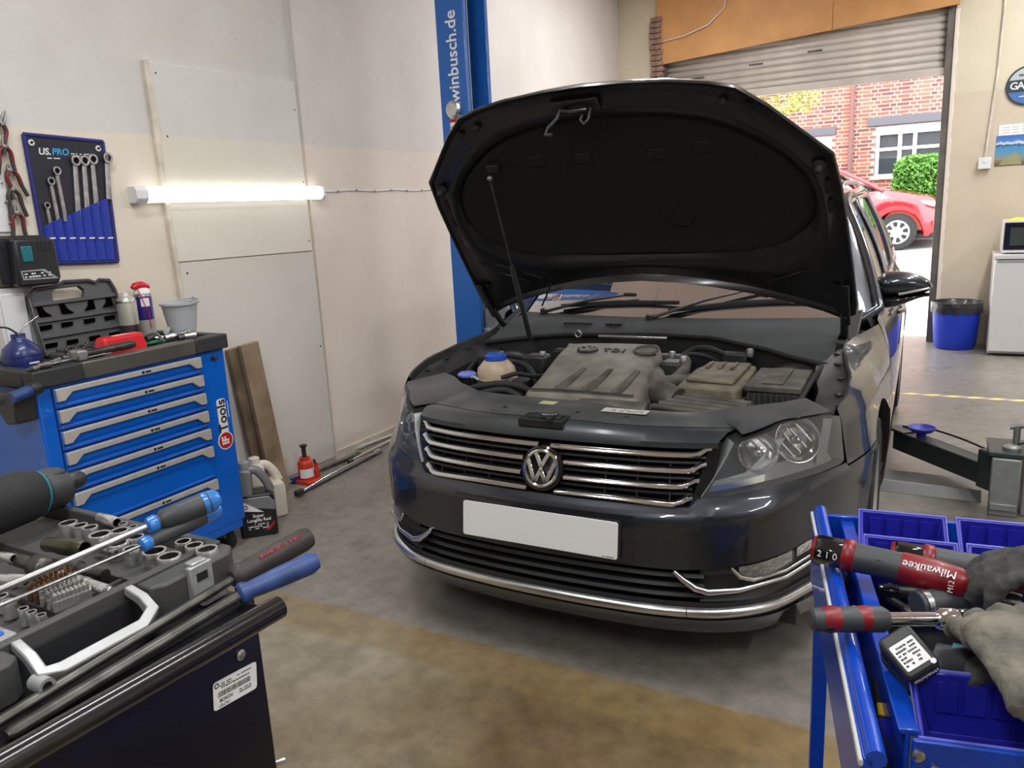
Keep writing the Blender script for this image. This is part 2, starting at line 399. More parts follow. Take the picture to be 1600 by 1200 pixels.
# hairline cable with clips right of the lamp
cb = thing('surface_cable', 'thin white cable clipped along the left wall beside the strip light', 'cable', (0, 0, 0))
pts = [(XL+.01, 1.50+i*.085, 1.572-.004*math.sin(i*1.3)) for i in range(15)]
obj('cable', MB().tube(pts, .0035, 6), 'white_plastic', cb, smooth=60)
for i in (0, 2, 4, 6, 8, 10, 12): obj('clip', MB().box(XL+.006, XL+.016, pts[i][1]-.006, pts[i][1]+.006, pts[i][2]-.006, pts[i][2]+.006), 'grey_plastic', cb)
struct('trim_1', MB().box(XL+.006, XL+.018, 1.43, YB, 0, .05), 'trim_wood')
struct('trim_2', MB().box(XL, XL+.018, 1.424, 1.432, 0, HC), 'wall_left_pink')

# LED strip light on the wall
ld = thing('led_batten_light', 'glowing white LED strip light fixed level on the left wall', 'light', (XL, .91, 1.562))
mat('lamp_body', (.8, .81, .82), .4); mat('lamp_glow', (.9, .9, .9), .4, emit=(1, .98, .95), estr=BATTEN_GLOW)
obj('housing', MB().box(.0, .03, -.585, .585, -.034, .034), 'lamp_body', ld, bevel=.004)
obj('diffuser', MB().patch([[(.03+.03*math.sin(math.pi*j/10), y, -.036*math.cos(math.pi*j/10)) for j in range(11)] for y in (-.54, .567, .58)]), 'lamp_glow', ld, smooth=60)
for y0, y1 in ((-.6, -.54), (.582, .6)): obj('end_cap', MB().prism([(0, -.037), (.045, -.037), (.062, -.018), (.062, .018), (.045, .037), (0, .037)], lambda a, b_, d: (a, d, b_), y0, y1), 'lamp_body', ld, bevel=.004)
# ceiling battens (above the frame)
mat('ceil_glow', (.9, .9, .9), .4, emit=(.97, .99, 1), estr=6.0)
def ceil_light(x, y, rz, lab, pw=1.):
    t = thing('ceiling_light', lab, 'light', (x, y, HC), (0, 0, rz), 'ceiling strip lights')
    obj('housing', MB().box(-.08, .08, -.78, .78, -.05, 0), 'lamp_body', t, bevel=.005)
    obj('diffuser', MB().box(-.065, .065, -.76, .76, -.085, -.05), 'ceil_glow', t, bevel=.01)
    L = bpy.data.lights.new('lamp', 'AREA'); L.shape = 'RECTANGLE'; L.size = .14; L.size_y = 1.5; L.energy = CEIL_POWER*pw; L.color = (.965, .985, 1)
    lo = bpy.data.objects.new('lamp', L); COL.objects.link(lo); lo.parent = t; lo.location = (0, 0, -.09)
for x, y, lab in ((-.6, -.7, 'ceiling strip light over the foreground trolley'), (1.6, -.7, 'ceiling strip light over the blue trolley'), (-.95, 4.3, 'ceiling strip light over the car near the left lift post'), (1.9, 2.2, 'ceiling strip light over the right lift post'), (3.6, 4.4, 'ceiling strip light over the fridge corner'), (1.9, 4.9, 'ceiling strip light just inside the doorway'), (.6, -3.4, 'ceiling strip light at the front of the garage'), (3.8, -1.5, 'ceiling strip light by the right wall')):
    ceil_light(x, y, 0, lab, 1.7 if y < -1.4 else (1.35 if x > 1.7 else 1.))
# ------------------------------------------------------------------ the car
CROT = math.radians(1.2)
def cw(p):                                # world -> car frame
    c, s = math.cos(CROT), math.sin(CROT); return Vector((p[0]*c+p[1]*s, -p[0]*s+p[1]*c, p[2]))
PLAN = [(0, 0), (.2, .006), (.4, .03), (.55, .077), (.668, .16), (.75, .285), (.828, .44), (.880, .62), (.902, .85), (.91, 1.1), (.910, 1.6), (.906, 2.4), (.900, 3.3), (.89, 4.05), (.85, 4.45), (.76, 4.66), (.6, 4.73), (.3, 4.765), (0, 4.77)]
def _cat(P, n=12):
    out = []; Q = [(-P[1][0], P[1][1])]+P+[(-P[-2][0], P[-2][1])]
    for i in range(1, len(Q)-2):
        p0, p1, p2, p3 = Q[i-1:i+3]
        d1 = math.dist(p1, p2); d0 = math.dist(p0, p1); d2 = math.dist(p2, p3)
        m1 = [(p2[j]-p1[j])/d1-(p2[j]-p0[j])/(d0+d1)+(p1[j]-p0[j])/d0 for j in (0, 1)]
        m2 = [(p3[j]-p2[j])/d2-(p3[j]-p1[j])/(d1+d2)+(p2[j]-p1[j])/d1 for j in (0, 1)]
        for k in range(n):
            t = k/n; h = (2*t**3-3*t*t+1, t**3-2*t*t+t, -2*t**3+3*t*t, t**3-t*t)
            out.append(tuple(h[0]*p1[j]+h[1]*d1*m1[j]+h[2]*p2[j]+h[3]*d1*m2[j] for j in (0, 1)))
    out.append(P[-1]); return out
_O = _cat(PLAN); _A = [0]
for a_, b_ in zip(_O, _O[1:]): _A.append(_A[-1]+math.dist(a_, b_))
DF = [(.14, .10), (.17, .055), (.205, .02), (.235, .0), (.40, .0), (.53, .0), (.55, .004), (.575, .028), (.60, .042), (.68, .066), (.75, .094), (.775, .115), (.80, .16)]
DS = [(.16, .05), (.25, .02), (.40, .004), (.50, 0), (.55, .001), (.575, .010), (.66, .016), (.74, .026), (.80, .045), (.835, .075), (.86, .115), (.88, .155), (.90, .19)]
DD = [(.16, .06), (.25, .02), (.40, .008), (.48, .002), (.60, 0), (.70, .006), (.80, .022), (.88, .045), (.95, .075), (1.0, .1)]
def sm(t): t = min(max(t, 0), 1); return t*t*(3-2*t)
def outline(u):
    s = -1 if u < 0 else 1; a = min(abs(u), _A[-1]-1e-6); i = bisect_right(_A, a)-1
    k = (a-_A[i])/(_A[i+1]-_A[i]); x = _O[i][0]+(_O[i+1][0]-_O[i][0])*k; y = _O[i][1]+(_O[i+1][1]-_O[i][1])*k
    def tn(q):
        j0 = max(q-4, 0); j1 = min(q+4, len(_O)-1)
        tx = _O[j1][0]-_O[j0][0]; ty = _O[j1][1]-_O[j0][1]; L = math.hypot(tx, ty); return tx/L, ty/L
    (ax, ay), (bx, by) = tn(i), tn(i+1); tx = ax+(bx-ax)*k; ty = ay+(by-ay)*k
    ty *= sm(a/.25) if a < .25 else 1
    L = math.hypot(tx, ty); tx /= L; ty /= L
    return s*x, y, s*ty, -tx
def S(u, z, off=0.):
    x, y, nx, ny = outline(u); w = sm((abs(u)-.45)/.75); k = sm((y-1.0)/.5)
    zc = .545+.012*sm((abs(u)-.3)/.3)+.05*sm((abs(u)-.55)/.40); zz = z
    if .4 < z <= zc: zz = .4+(z-.4)*.15/(zc-.4)
    elif zc < z < .68: zz = .55+(z-zc)*.13/(.68-zc)
    d = lin(DF, zz)*(1-w)+(lin(DS, zz)*(1-k)+lin(DD, z)*k)*w-off
    return (x-nx*d, y-ny*d, z)
def Uy(y):
    lo, hi = 0., _A[-1]
    for _ in range(40):
        mid = (lo+hi)/2
        if outline(mid)[1] < y: lo = mid
        else: hi = mid
    return lo
def frange(a, b, n): return [a+(b-a)*i/n for i in range(n+1)]
def uzp(us, lo, hi, nz, off=0.):
    o = off if callable(off) else (lambda u, t: off)
    return [[S(u, lo(u)+(hi(u)-lo(u))*j/nz, o(u, j/nz)) for u in us] for j in range(nz+1)]

# body paint: dark grey metallic under clear coat
m, nt, b = node_mat('paint'); v = objvec(nt)
fl = N(nt, 'ShaderNodeTexVoronoi'); fl.inputs['Scale'].default_value = 900; nt.links.new(v, fl.inputs['Vector'])
nt.links.new(mixc(nt, .25, srgb(44, 48, 55), fl.outputs['Color'], 'SOFT_LIGHT'), b.inputs['Base Color'])
b.inputs['Metallic'].default_value = .6; b.inputs['Roughness'].default_value = .32; b.inputs['Coat Weight'].default_value = 1.; b.inputs['Coat Roughness'].default_value = .025
mat('bay_black', (.02, .02, .021), .5, var=.3, vscale=10); mat('under_black', (.008, .008, .009), .6)
mat('hood_under', (.011, .011, .012), .32, coat=.35, croughness=.12); mat('hood_pad', (.012, .012, .012), .95, bump=.12, bscale=220)
mat('dusty_cover', srgb(92, 88, 80), .62, var=.22, vscale=9, bump=.06, bscale=120, col2=srgb(126, 121, 110))
mat('dusty_black', srgb(52, 51, 49), .65, var=.25, vscale=13, bump=.06, bscale=100, col2=srgb(92, 88, 79))
mat('dusty_box', srgb(84, 80, 70), .7, var=.2, vscale=16, bump=.08, bscale=90, col2=srgb(120, 112, 94))
mat('slam', srgb(52, 54, 56), .42, var=.2, vscale=7, col2=srgb(78, 79, 78))
mat('reflector', (.8, .8, .8), .16, metal=1.); mat('lamp_grey', srgb(176, 180, 180), .3, metal=.4); mat('crystal', (.75, .76, .77), .18, metal=.9, bump=1., bscale=60); mat('lamp_dark', srgb(66, 71, 73), .35, metal=.3)
mat('tank', srgb(172, 152, 130), .4, var=.1, vscale=8); mat('cap_blue', srgb(40, 84, 176), .4); mat('cap_lilac', srgb(110, 124, 200), .45)
mat('number_plate', srgb(226, 227, 226), .35, coat=.2); mat('label_dirty', srgb(178, 178, 168), .6, var=.1, vscale=30); mat('note_yellow', srgb(168, 166, 120), .6)
mat('grip_grey', srgb(90, 90, 88), .6); mat('interior', (.02, .02, .02), .8); mat('dash_beige', srgb(150, 132, 122), .7); mat('wheel_alloy', (.45, .46, .47), .35, metal=.8)
glass_mat('lamp_glass', (.93, .95, .95), .02, 1.4, 1.5, .06); glass_mat('screen_glass', (.55, .6, .58), .0, 15.0, 1.55); glass_mat('side_glass', (.20, .24, .23), .0, 4.0, 1.6); mat('cowl', srgb(60, 63, 64), .75, spec=.25, var=.12, vscale=8); mat('paint_dusty', srgb(56, 60, 62), .42, metal=.3, coat=.35, croughness=.15, var=.15, vscale=6)

car = thing('car', 'dark grey estate car with its bonnet open and a blank white number plate', 'car', (0, 0, 0), (0, 0, CROT))
def cp(name, mb, m, parent=None, **k): return obj(name, mb, m, parent if parent is not None else car, **k)

# ---- front bumper
zt_b = lambda u: lin([(0, .572), (.455, .572), (.495, .597), (.70, .620), (1.045, .623)], abs(u))
zl_b = lambda u: lin([(0, .392), (.43, .392), (.5, .397), (.6, .408), (.8, .43), (.98, .452), (1.045, .46)], abs(u))
US = frange(-1.045, 1.045, 110)
YA, RA = .985, .372
def uarch(z): return Uy(YA-math.sqrt(max(RA**2-(z-.32)**2, .0))) if z > .12 else Uy(.62)
bp = MB(); bp.patch(uzp(US, zl_b, zt_b, 14))
bp.patch([[S(u, zl_b(u), o) for u in US] for o in (0, -.05)])           # return edge into the intake
bp.patch(uzp(US, lambda u: .15, lambda u: .238, 6))
bp.patch([[S(u, zt_b(u), o) for u in US] for o in (0, -.03)])
for s in (-1, 1):
    rows = []
    for j in range(17):
        z = .15+(.614-.15)*j/16; ua = uarch(z); rows.append([S(s*(1.045+(ua-1.045)*i/8), z) for i in range(9)])
    bp.patch(rows)
front_bumper = cp('front_bumper', bp, 'paint', smooth=32)
cp('plate_recess', MB().patch([[S(u, z, .002) for u in frange(-.30, .30, 12)] for z in (.40, .545)]), 'paint', front_bumper, smooth=40)
# ---- lower intake
cp('lower_intake', MB().patch(uzp(US, lambda u: .225, lambda u: zl_b(u)+.01, 6, -.055)), 'under_black', smooth=50)
for zc in (.312, .342, .372):
    us = frange(-.50, .50, 40); e = .011
    cp('intake_slat', MB().patch([[S(u, z, o) for u in us] for z, o in ((zc-.002, -.05), (zc-e, -.012), (zc-e*.4, -.004), (zc+.004, -.012), (zc+.006, -.05))]), 'under_black', smooth=40)
for s in (-1, 1):
    us = [s*u for u in frange(.49, 1.04, 26)]
    fp = cp('fog_surround', MB().patch([[S(u, .292+(zl_b(u)-.292)*t, -.012-.02*math.sin(math.pi*min(1, t*1.2))) for u in us] for t in frange(0, 1, 6)]), 'black_plastic', smooth=50)
    us = [s*u for u in frange(.60, .78, 10)]
    cp('fog_lamp', MB().patch([[S(u, zl_b(u)-.008-(.045-.012*abs(abs(u)-.69)/.09)*t, -.006) for u in us] for t in frange(0, 1, 5)]), 'crystal', fp, smooth=50, bevel=0)
    cp('fog_lens', MB().patch([[S(u, zl_b(u)-.006-(.049-.012*abs(abs(u)-.69)/.09)*t, .002) for u in us] for t in frange(0, 1, 5)]), 'lamp_glass', fp, smooth=50)
    us = [s*u for u in frange(.80, .98, 10)]
    cp('day_lamp', MB().patch([[S(u, zl_b(u)-.006-.03*t, -.004) for u in us] for t in frange(0, 1, 3)]), 'crystal', fp, smooth=50)
    P = [(.415, .389), (.44, .366), (.475, .341), (.51, .330), (.6, .334), (.75, .348), (.9, .37), (1.02, .392)]
    cp('fog_trim', MB().tube([S(s*u, z, .004) for u, z in P], [.006, .009, .011, .010, .008, .006, .005, .004], 10), 'satin_chrome', fp, smooth=50)
    P = [(.575, .402), (.60, .372), (.64, .360), (.75, .366), (.9, .388), (1.0, .41)]
    cp('lamp_trim', MB().tube([S(s*u, z, .0) for u, z in P], [.004, .007, .007, .005, .004, .003], 8), 'satin_chrome', fp, smooth=50)
# chrome strip across the lip
us = frange(-1.06, 1.06, 100); zc = lambda u: .262+.018*sm((abs(u)-.5)/.5)
for a, b2 in ((-1.06, -.452), (-.45, .45), (.452, 1.06)):
    us = frange(a, b2, 40); prof = [(-.016, -.004), (-.014, .007), (-.006, .012), (.005, .012), (.011, .007), (.014, -.004)]
    cp('lip_chrome', MB().patch([[S(u, zc(u)+dz, o) for u in us] for dz, o in prof]), 'satin_chrome', smooth=50)
us = frange(-1.06, 1.06, 100)
cp('lip_gap', MB().patch([[S(u, zc(u)+dz, -.006) for u in us] for dz in (-.03, .03)]), 'black_plastic', smooth=50)

# ---- number plate
plM = frame((0, -.004, .47), (1, 0, 0)) @ Matrix.Rotation(math.radians(90-7), 4, 'X')
pl = cp('number_plate', MB().prism(rrect(.52, .111, .008), fM(plM), .0, .004), 'number_plate', bevel=.0008); plabel(pl, 'blank white number plate')
cp('plate_holder', MB().prism(rrect(.53, .118, .008), fM(plM), -.012, -.0005), 'black_plastic')
dashes(pl, 'black_print', plM @ Matrix.Translation((.232, -.05, .0042)), .036, .004, 1, 3, .9)

# ---- grille
us = frange(-.53, .53, 60); gt = lambda u: .738+.006*abs(u)
cp('grille_back', MB().patch(uzp(us, lambda u: .565, lambda u: .75, 4, -.045)), 'under_black', smooth=50)
zb_ = [.588, .630, .673, .716]; ue = [.468, .490, .513, .533]
for k, (z0, u1) in enumerate(zip(zb_, ue)):
    h = .0078; gp = math.sqrt(max(.074**2-(z0-.645)**2, .02**2))
    zf = lambda u, z0=z0, u1=u1, k=k: z0-.004+.016*sm((abs(u)-u1+.06)/.06)-(.006 if k == 0 else 0)*sm((abs(u)-.2)/.3)
    prof = [(-h*.9, -.035), (-h, -.002), (-h*.6, .008), (0, .011), (h*.7, .007), (h, -.004), (h*.8, -.035)]
    for sd in (-1, 1):
        us = [sd*u for u in frange(gp, u1, 32)]
        cp('grille_bar', MB().patch([[S(u, zf(u)+dz, o-.012*sm((abs(u)-u1+.05)/.05)) for u in us] for dz, o in prof]), 'chrome', smooth=50)
    if k < 3:
        for q in (.33, .66):
            zz = z0+(zb_[k+1]-z0)*q
            cp('grille_louvre', MB().patch([[S(u, zz+dz, o) for u in frange(-u1, u1, 40)] for dz, o in ((-.003, -.04), (-.003, -.014), (.003, -.014), (.003, -.04))]), 'black_plastic', smooth=40)
for u in (-.40, -.30, -.20, .20, .30, .40):
    cp('grille_rib', MB().patch([[S(u+d, z, -.018) for d in (-.002, .002)] for z in (.58, .73)]), 'black_plastic')
for s in (-1, 1):
    cp('grille_end', MB().patch([[S(s*(.458+.072*(z-.57)/.17+d), z, -.012) for d in (.0, .045)] for z in frange(.572, .742, 6)]), 'black_gloss', smooth=40)

# ---- badge
bM = frame(Vector((0, .050, .645)), (1, 0, 0)) @ Matrix.Rotation(math.radians(90-17), 4, 'X')
bg = cp('badge', MB().lathe([(0, .004), (.05, .004), (.062, .007), (.069, .003), (.070, -.01), (.062, -.05)], 48, bM), 'black_gloss', smooth=40); plabel(bg, 'round chrome and black emblem on the grille')
cp('badge_ring', MB().lathe([(.0485, .004), (.0495, .011), (.054, .0135), (.0585, .011), (.060, .004), (.0485, .004)], 48, bM, caps=False), 'chrome', bg, smooth=40)
def stroke(mb, pts, w, fn, d0, d1):
    for (a, b_), (c, d) in zip(pts, pts[1:]):
        L = math.hypot(c-a, d-b_); nx, ny = -(d-b_)/L*w/2, (c-a)/L*w/2; ex, ey = (c-a)/L*w*.22, (d-b_)/L*w*.22
        mb.prism([(a+nx-ex, b_+ny-ey), (a-nx-ex, b_-ny-ey), (c-nx+ex, d-ny+ey), (c+nx+ex, d+ny+ey)], fn, d0, d1)
    return mb
def emblem(M, k, m, parent, name='badge_mark', d=.0115):
    mb = MB(); f_ = fM(M)
    stroke(mb, [(-.0215*k, .046*k), (0, .0045*k), (.0215*k, .046*k)], .0128*k, f_, .003, d)
    stroke(mb, [(-.045*k, .022*k), (-.0185*k, -.044*k), (0, -.0035*k), (.0185*k, -.044*k), (.045*k, .022*k)], .0128*k, f_, .003, d)
    return cp(name, mb, m, parent, bevel=.0012*k, seg=1)
emblem(bM, 1., 'chrome', bg)

# ---- headlights
def hl(s, t, off, side):
    u = .494+.116*t+(1.035+.012*t-.494-.116*t)*s
    lo = lin([(0, .598), (.4, .620), (.95, .626), (1, .634)], s); hi = lin([(0, .742), (.2, .757), (.5, .779), (.85, .778), (1, .764)], s)
    return S(side*u, lo+(hi-lo)*t, off)
for side in (-1, 1):
    nm = 'headlight'
    root = cp(nm, MB().grid(lambda a, t: hl(a, t, -.075, side), 24, 8), 'lamp_dark', smooth=50)
    plabel(root, 'clear lens headlight with twin round reflectors')
    for rows_t in (0, 1):
        cp('housing_rim', MB().grid(lambda a, t: hl(a, rows_t, -.075+.074*t, side), 24, 2), 'black_plastic', root, smooth=50)
    for ee in (0, 1):
        cp('housing_rim', MB().grid(lambda a, t: hl(ee, a, -.075+.074*t, side), 8, 2), 'lamp_grey', root, smooth=50)
    # lower silver shelf and divider
    cp('lower_trim', MB().grid(lambda a, t: hl(.03+.94*a, .03+(.17+.05*math.sin(a*3.1))*t, -.03-.015*t, side), 24, 3), 'lamp_grey', root, smooth=50)
    cp('indicator', MB().grid(lambda a, t: hl(.03+.36*a, .05+.12*t, -.022, side), 10, 2), 'reflector', root, smooth=50)
    cp('divider', MB().patch([[hl(.30+.22*t+w*(.10-.05*t), .18+.50*t, -.035, side) for w in (-1, -.5, .5, 1)] for t in frange(0, 1, 6)]), 'lamp_grey', root, smooth=50)
    cp('corner_trim', MB().patch([[hl(.85+.10*t+w, .10+.82*t, -.025, side) for w in (-.05, 0, .045)] for t in frange(0, 1, 6)]), 'lamp_grey', root, smooth=50)
    for ss, tt, rr, nx_ in ((.31, .60, .056, .30), (.66, .60, .066, .62)):
        c = Vector(hl(ss, tt, -.030, side)); n = Vector((side*nx_, -1, .42)).normalized()
        M_ = frame(c, n.orthogonal(), n)
        bw = cp('reflector', MB().lathe([(.012, -.030), (rr*.55, -.024), (rr*.85, -.012), (rr*.98, .002), (rr*1.03, .002), (rr*1.05, -.006)], 32, M_, caps=False), 'reflector', root, smooth=60)
        cp('bulb', MB().lathe([(.006, -.045), (.011, -.02), (.012, 0), (.006, .008), (0, .009)], 16, M_), 'satin_chrome', bw, smooth=50)
        for q in range(4): cp('flute', MB().cbox(((q-1.5)*rr*.36, 0, -.02), (.004, rr*1.1, .008), M_), 'chrome', bw)
    cp('lens', MB().grid(lambda a, t: hl(a, t, .001, side), 32, 10), 'lamp_glass', root, smooth=60)

# ---- panel above grille, slam panel
seam = lambda x: .146+.62*max(0, abs(x)-.18)**1.55
A1 = []; XS = frange(-.535, .535, 48)
for x in XS: A1.append((x, seam(x), .778-.02*(abs(x)/.53)**2))
front = [S(x*1.035, .728, -.002) for x in XS]; front2 = [S(x*1.035, .745, .004) for x in XS]
mid = [tuple((Vector(f_)*.5+Vector(r_)*.5)+Vector((0, -.004, .009))) for f_, r_ in zip(front2, A1)]
cp('grille_top_panel', MB().patch([front, front2, mid, A1]), 'paint_dusty', smooth=50)
def slam_front(x):
    if abs(x) <= .535: return Vector((x, seam(x)+.002, .779-.02*(abs(x)/.53)**2))
    s = 1 if x > 0 else -1; k = (abs(x)-.535)/(.80-.535); p = Vector(S(s*(.622+.41*k), lin([(0, .757), (.5, .783), (1, .778)], k), -.008)); p.z += .002; return p
def slam_rear(x):
    xx = x*.86; return Vector((xx, lin([(-.69, .60), (-.63, .56), (-.51, .45), (-.40, .385), (-.27, .37), (-.02, .36), (.225, .305), (.42, .325), (.555, .425), (.625, .48), (.69, .56)], xx), .782+.010*sm((abs(x)-.4)/.3)))
XS = frange(-.80, .80, 64); rows = []
for t in frange(0, 1, 8):
    rows.append([slam_front(x).lerp(slam_rear(x), t)+Vector((0, 0, .012*math.sin(math.pi*t)*(1-sm((abs(x)-.4)/.15)))) for x in XS])
rows.append([slam_rear(x)+Vector((0, .008, -.012)) for x in XS]); rows.append([slam_rear(x)+Vector((0, .012, -.2)) for x in XS])
slam = cp('slam_panel', MB().patch(rows), 'slam', smooth=45)
lk = cp('bonnet_lock', MB().box(-.10, .05, .095, .175, .76, .7835), 'under_black', bevel=.002)
cp('lock_slot', MB().box(-.075, .03, .12, .165, .782, .788), 'black_plastic', lk, bevel=.002); cp('lock_lever', MB().box(-.0, .018, .085, .145, .782, .797), 'black_plastic', lk, bevel=.002)
cp('lock_claw', MB().tube([(-.03, .12, .793), (-.015, .10, .80), (.0, .11, .797), (.02, .13, .795)], .004, 6), 'dark_steel', lk)
nt_ = cp('warning_label', MB().box(.13, .275, .215, .26, .7925, .7938), 'label_dirty', slam)
dashes(slam, 'grip_grey', Matrix.Translation((.212, .238, .7938)), .10, .030, 4, 5, .55)
cp('service_label', MB().box(-.10, -.045, .245, .285, .7925, .7937), 'note_yellow', slam)
for x, y in ((-.50, .40), (-.42, .33), (-.32, .29), (.34, .27), (.46, .33), (-.2, .2), (.22, .2), (0.06, .2)):
    zz = slam_front(x).lerp(slam_rear(x), .3).z
    cp('clip', MB().lathe([(.008, 0), (.008, .004), (.004, .006), (0, .006)], 12, Matrix.Translation((x, y, zz+.006))), 'black_plastic', slam)

# ---- wings
ztop = lambda y: lin([(.42, .772), (.5, .800), (.65, .836), (.9, .868), (1.2, .888), (1.5, .906)], y)
def wing_lo(y):
    if y < YA-RA+.13: return .618
    if y < YA+RA: return .32+math.sqrt(max(RA**2-(y-YA)**2, 0))
    return .19
for side in (-1, 1):
    u0, u1 = 1.05, Uy(1.415); cols = sorted(set(frange(u0, u1, 60)+[Uy(YA+RA-.001), Uy(YA+RA+.001)]))
    rows = [[S(side*u, wing_lo(outline(u)[1])+(ztop(outline(u)[1])-wing_lo(outline(u)[1]))*t) for u in cols] for t in frange(0, 1, 18)]
    wg = cp('wing', MB().patch(rows), 'paint', smooth=40)
    arch = [u for u in cols if YA-RA+.13 < outline(u)[1] < YA+RA]
    cp('arch_lip', MB().patch([[S(side*u, wing_lo(outline(u)[1]), o) for u in arch] for o in (.001, -.035)]), 'under_black', wg, smooth=50)
    top = [Vector(S(side*u, ztop(outline(u)[1]))) for u in cols if outline(u)[1] > .47]
    fl_ = [[p+Vector((-side*dx, 0, dz)) for p in top] for dx, dz in ((0, 0), (.008, -.003), (.012, -.03), (.045, -.038), (.06, -.05), (.10, -.06), (.115, -.25))]
    ir = cp('inner_rail', MB().patch(fl_), 'bay_black', smooth=40)
    for k in range(5): cp('rail_bolt', MB().lathe([(.011, 0), (.011, .006), (.006, .009), (0, .009)], 6, Matrix.Translation(top[8+k*9]+Vector((-side*.03, 0, -.033)))), 'dark_steel', ir)
    cp('wheel_well', MB().patch([[(side*x, YA+(RA+.02)*math.cos(a), .32+(RA+.02)*math.sin(a)) for a in frange(0, math.pi, 20)] for x in (.875, .56)]), 'under_black', smooth=50)

# ---- wheels
def wheel(side, y):
    M_ = Matrix.Translation((side*.785, y, .318)) @ Matrix.Rotation(side*math.pi/2, 4, 'Y')
    w = cp('wheel', MB().lathe([(.215, -.10), (.255, -.106), (.30, -.10), (.317, -.075), (.319, 0), (.317, .075), (.30, .10), (.255, .106), (.215, .10)], 48, M_, caps=False), 'rubber', smooth=40)
    cp('rim', MB().lathe([(.0, -.02), (.19, -.02), (.20, .05), (.218, .095), (.212, .10), (.196, .085)], 40, M_), 'wheel_alloy', w, smooth=40)
    for k in range(10):
        a = k*math.pi/5; c, s_ = math.cos(a), math.sin(a)
        cp('spoke', MB().prism([(.04, -.022), (.04, .022), (.205, .014), (.205, -.014)], lambda p, q, d: M_ @ Vector((p*c-q*s_, p*s_+q*c, d+.02*(1-p/.2))), .045, .07), 'wheel_alloy', w)
    cp('hub', MB().lathe([(.055, .03), (.05, .085), (.03, .09), (0, .09)], 24, M_), 'wheel_alloy', w, smooth=40)
for y in (YA, 3.642):
    for side in (-1, 1): wheel(side, y)

# ---- doors, quarter panels
belt = lambda y: lin([(1.4, .915), (1.5, .935), (2.2, .95), (3.4, .975), (4.6, 1.01)], y)
YA2 = 3.642
def flank_lo(y):
    if abs(y-YA2) < RA: return .32+math.sqrt(RA**2-(y-YA2)**2)
    return .20
for side in (-1, 1):
    for nm, y0, y1 in (('front_door', 1.422, 2.47), ('rear_door', 2.477, 3.30), ('quarter_panel', 3.307, 4.62)):
        u0, u1 = Uy(y0), Uy(y1); cols = frange(u0, u1, 50)
        zlo = (lambda y: .27) if nm != 'quarter_panel' else flank_lo
        rows = [[S(side*u, zlo(outline(u)[1])+(belt(outline(u)[1])-zlo(outline(u)[1]))*t) for u in cols] for t in frange(0, 1, 18)]
        d = cp(nm, MB().patch(rows), 'paint', smooth=40)
        if 'door' in nm:
            yh = y1-.16; p = [S(side*Uy(yh-.11+.22*t), .84, .02+.022*math.sin(math.pi*t)) for t in frange(0, 1, 8)]
            cp('door_handle', MB().tube(p, [.008]+[.012]*7+[.008], 10), 'paint', d, smooth=50)
    us = frange(Uy(1.42), Uy(3.27), 30)
    cp('sill', MB().patch([[S(side*u, z, o) for u in us] for z, o in ((.16, .0), (.2, .012), (.265, .006))]), 'paint', smooth=40)
    us = frange(Uy(1.30), Uy(4.6), 60)
    cp('gap_liner', MB().patch([[S(side*u, z, -.02) for u in us] for z in (.25 if 1 else 0, .5, .8, .93)]) if False else MB().patch([[S(side*u, z, -.022) for u in frange(Uy(1.38), Uy(3.3), 40)] for z in frange(.2, .93, 8)]), 'under_black', smooth=60)
    cp('wheel_well', MB().patch([[(side*x, YA2+(RA+.02)*math.cos(a), .32+(RA+.02)*math.sin(a)) for a in frange(0, math.pi, 20)] for x in (.875, .56)]), 'under_black', smooth=50)

def scr(k, t):
    p0 = Vector((k*.72, 1.295+.12*k*k, .925)); p1 = Vector((k*.585, 2.07+.10*k*k, 1.412-.02*k*k)); p = p0.lerp(p1, t); p.z += .035*math.sin(math.pi*t)*(1-.4*k*k); return p
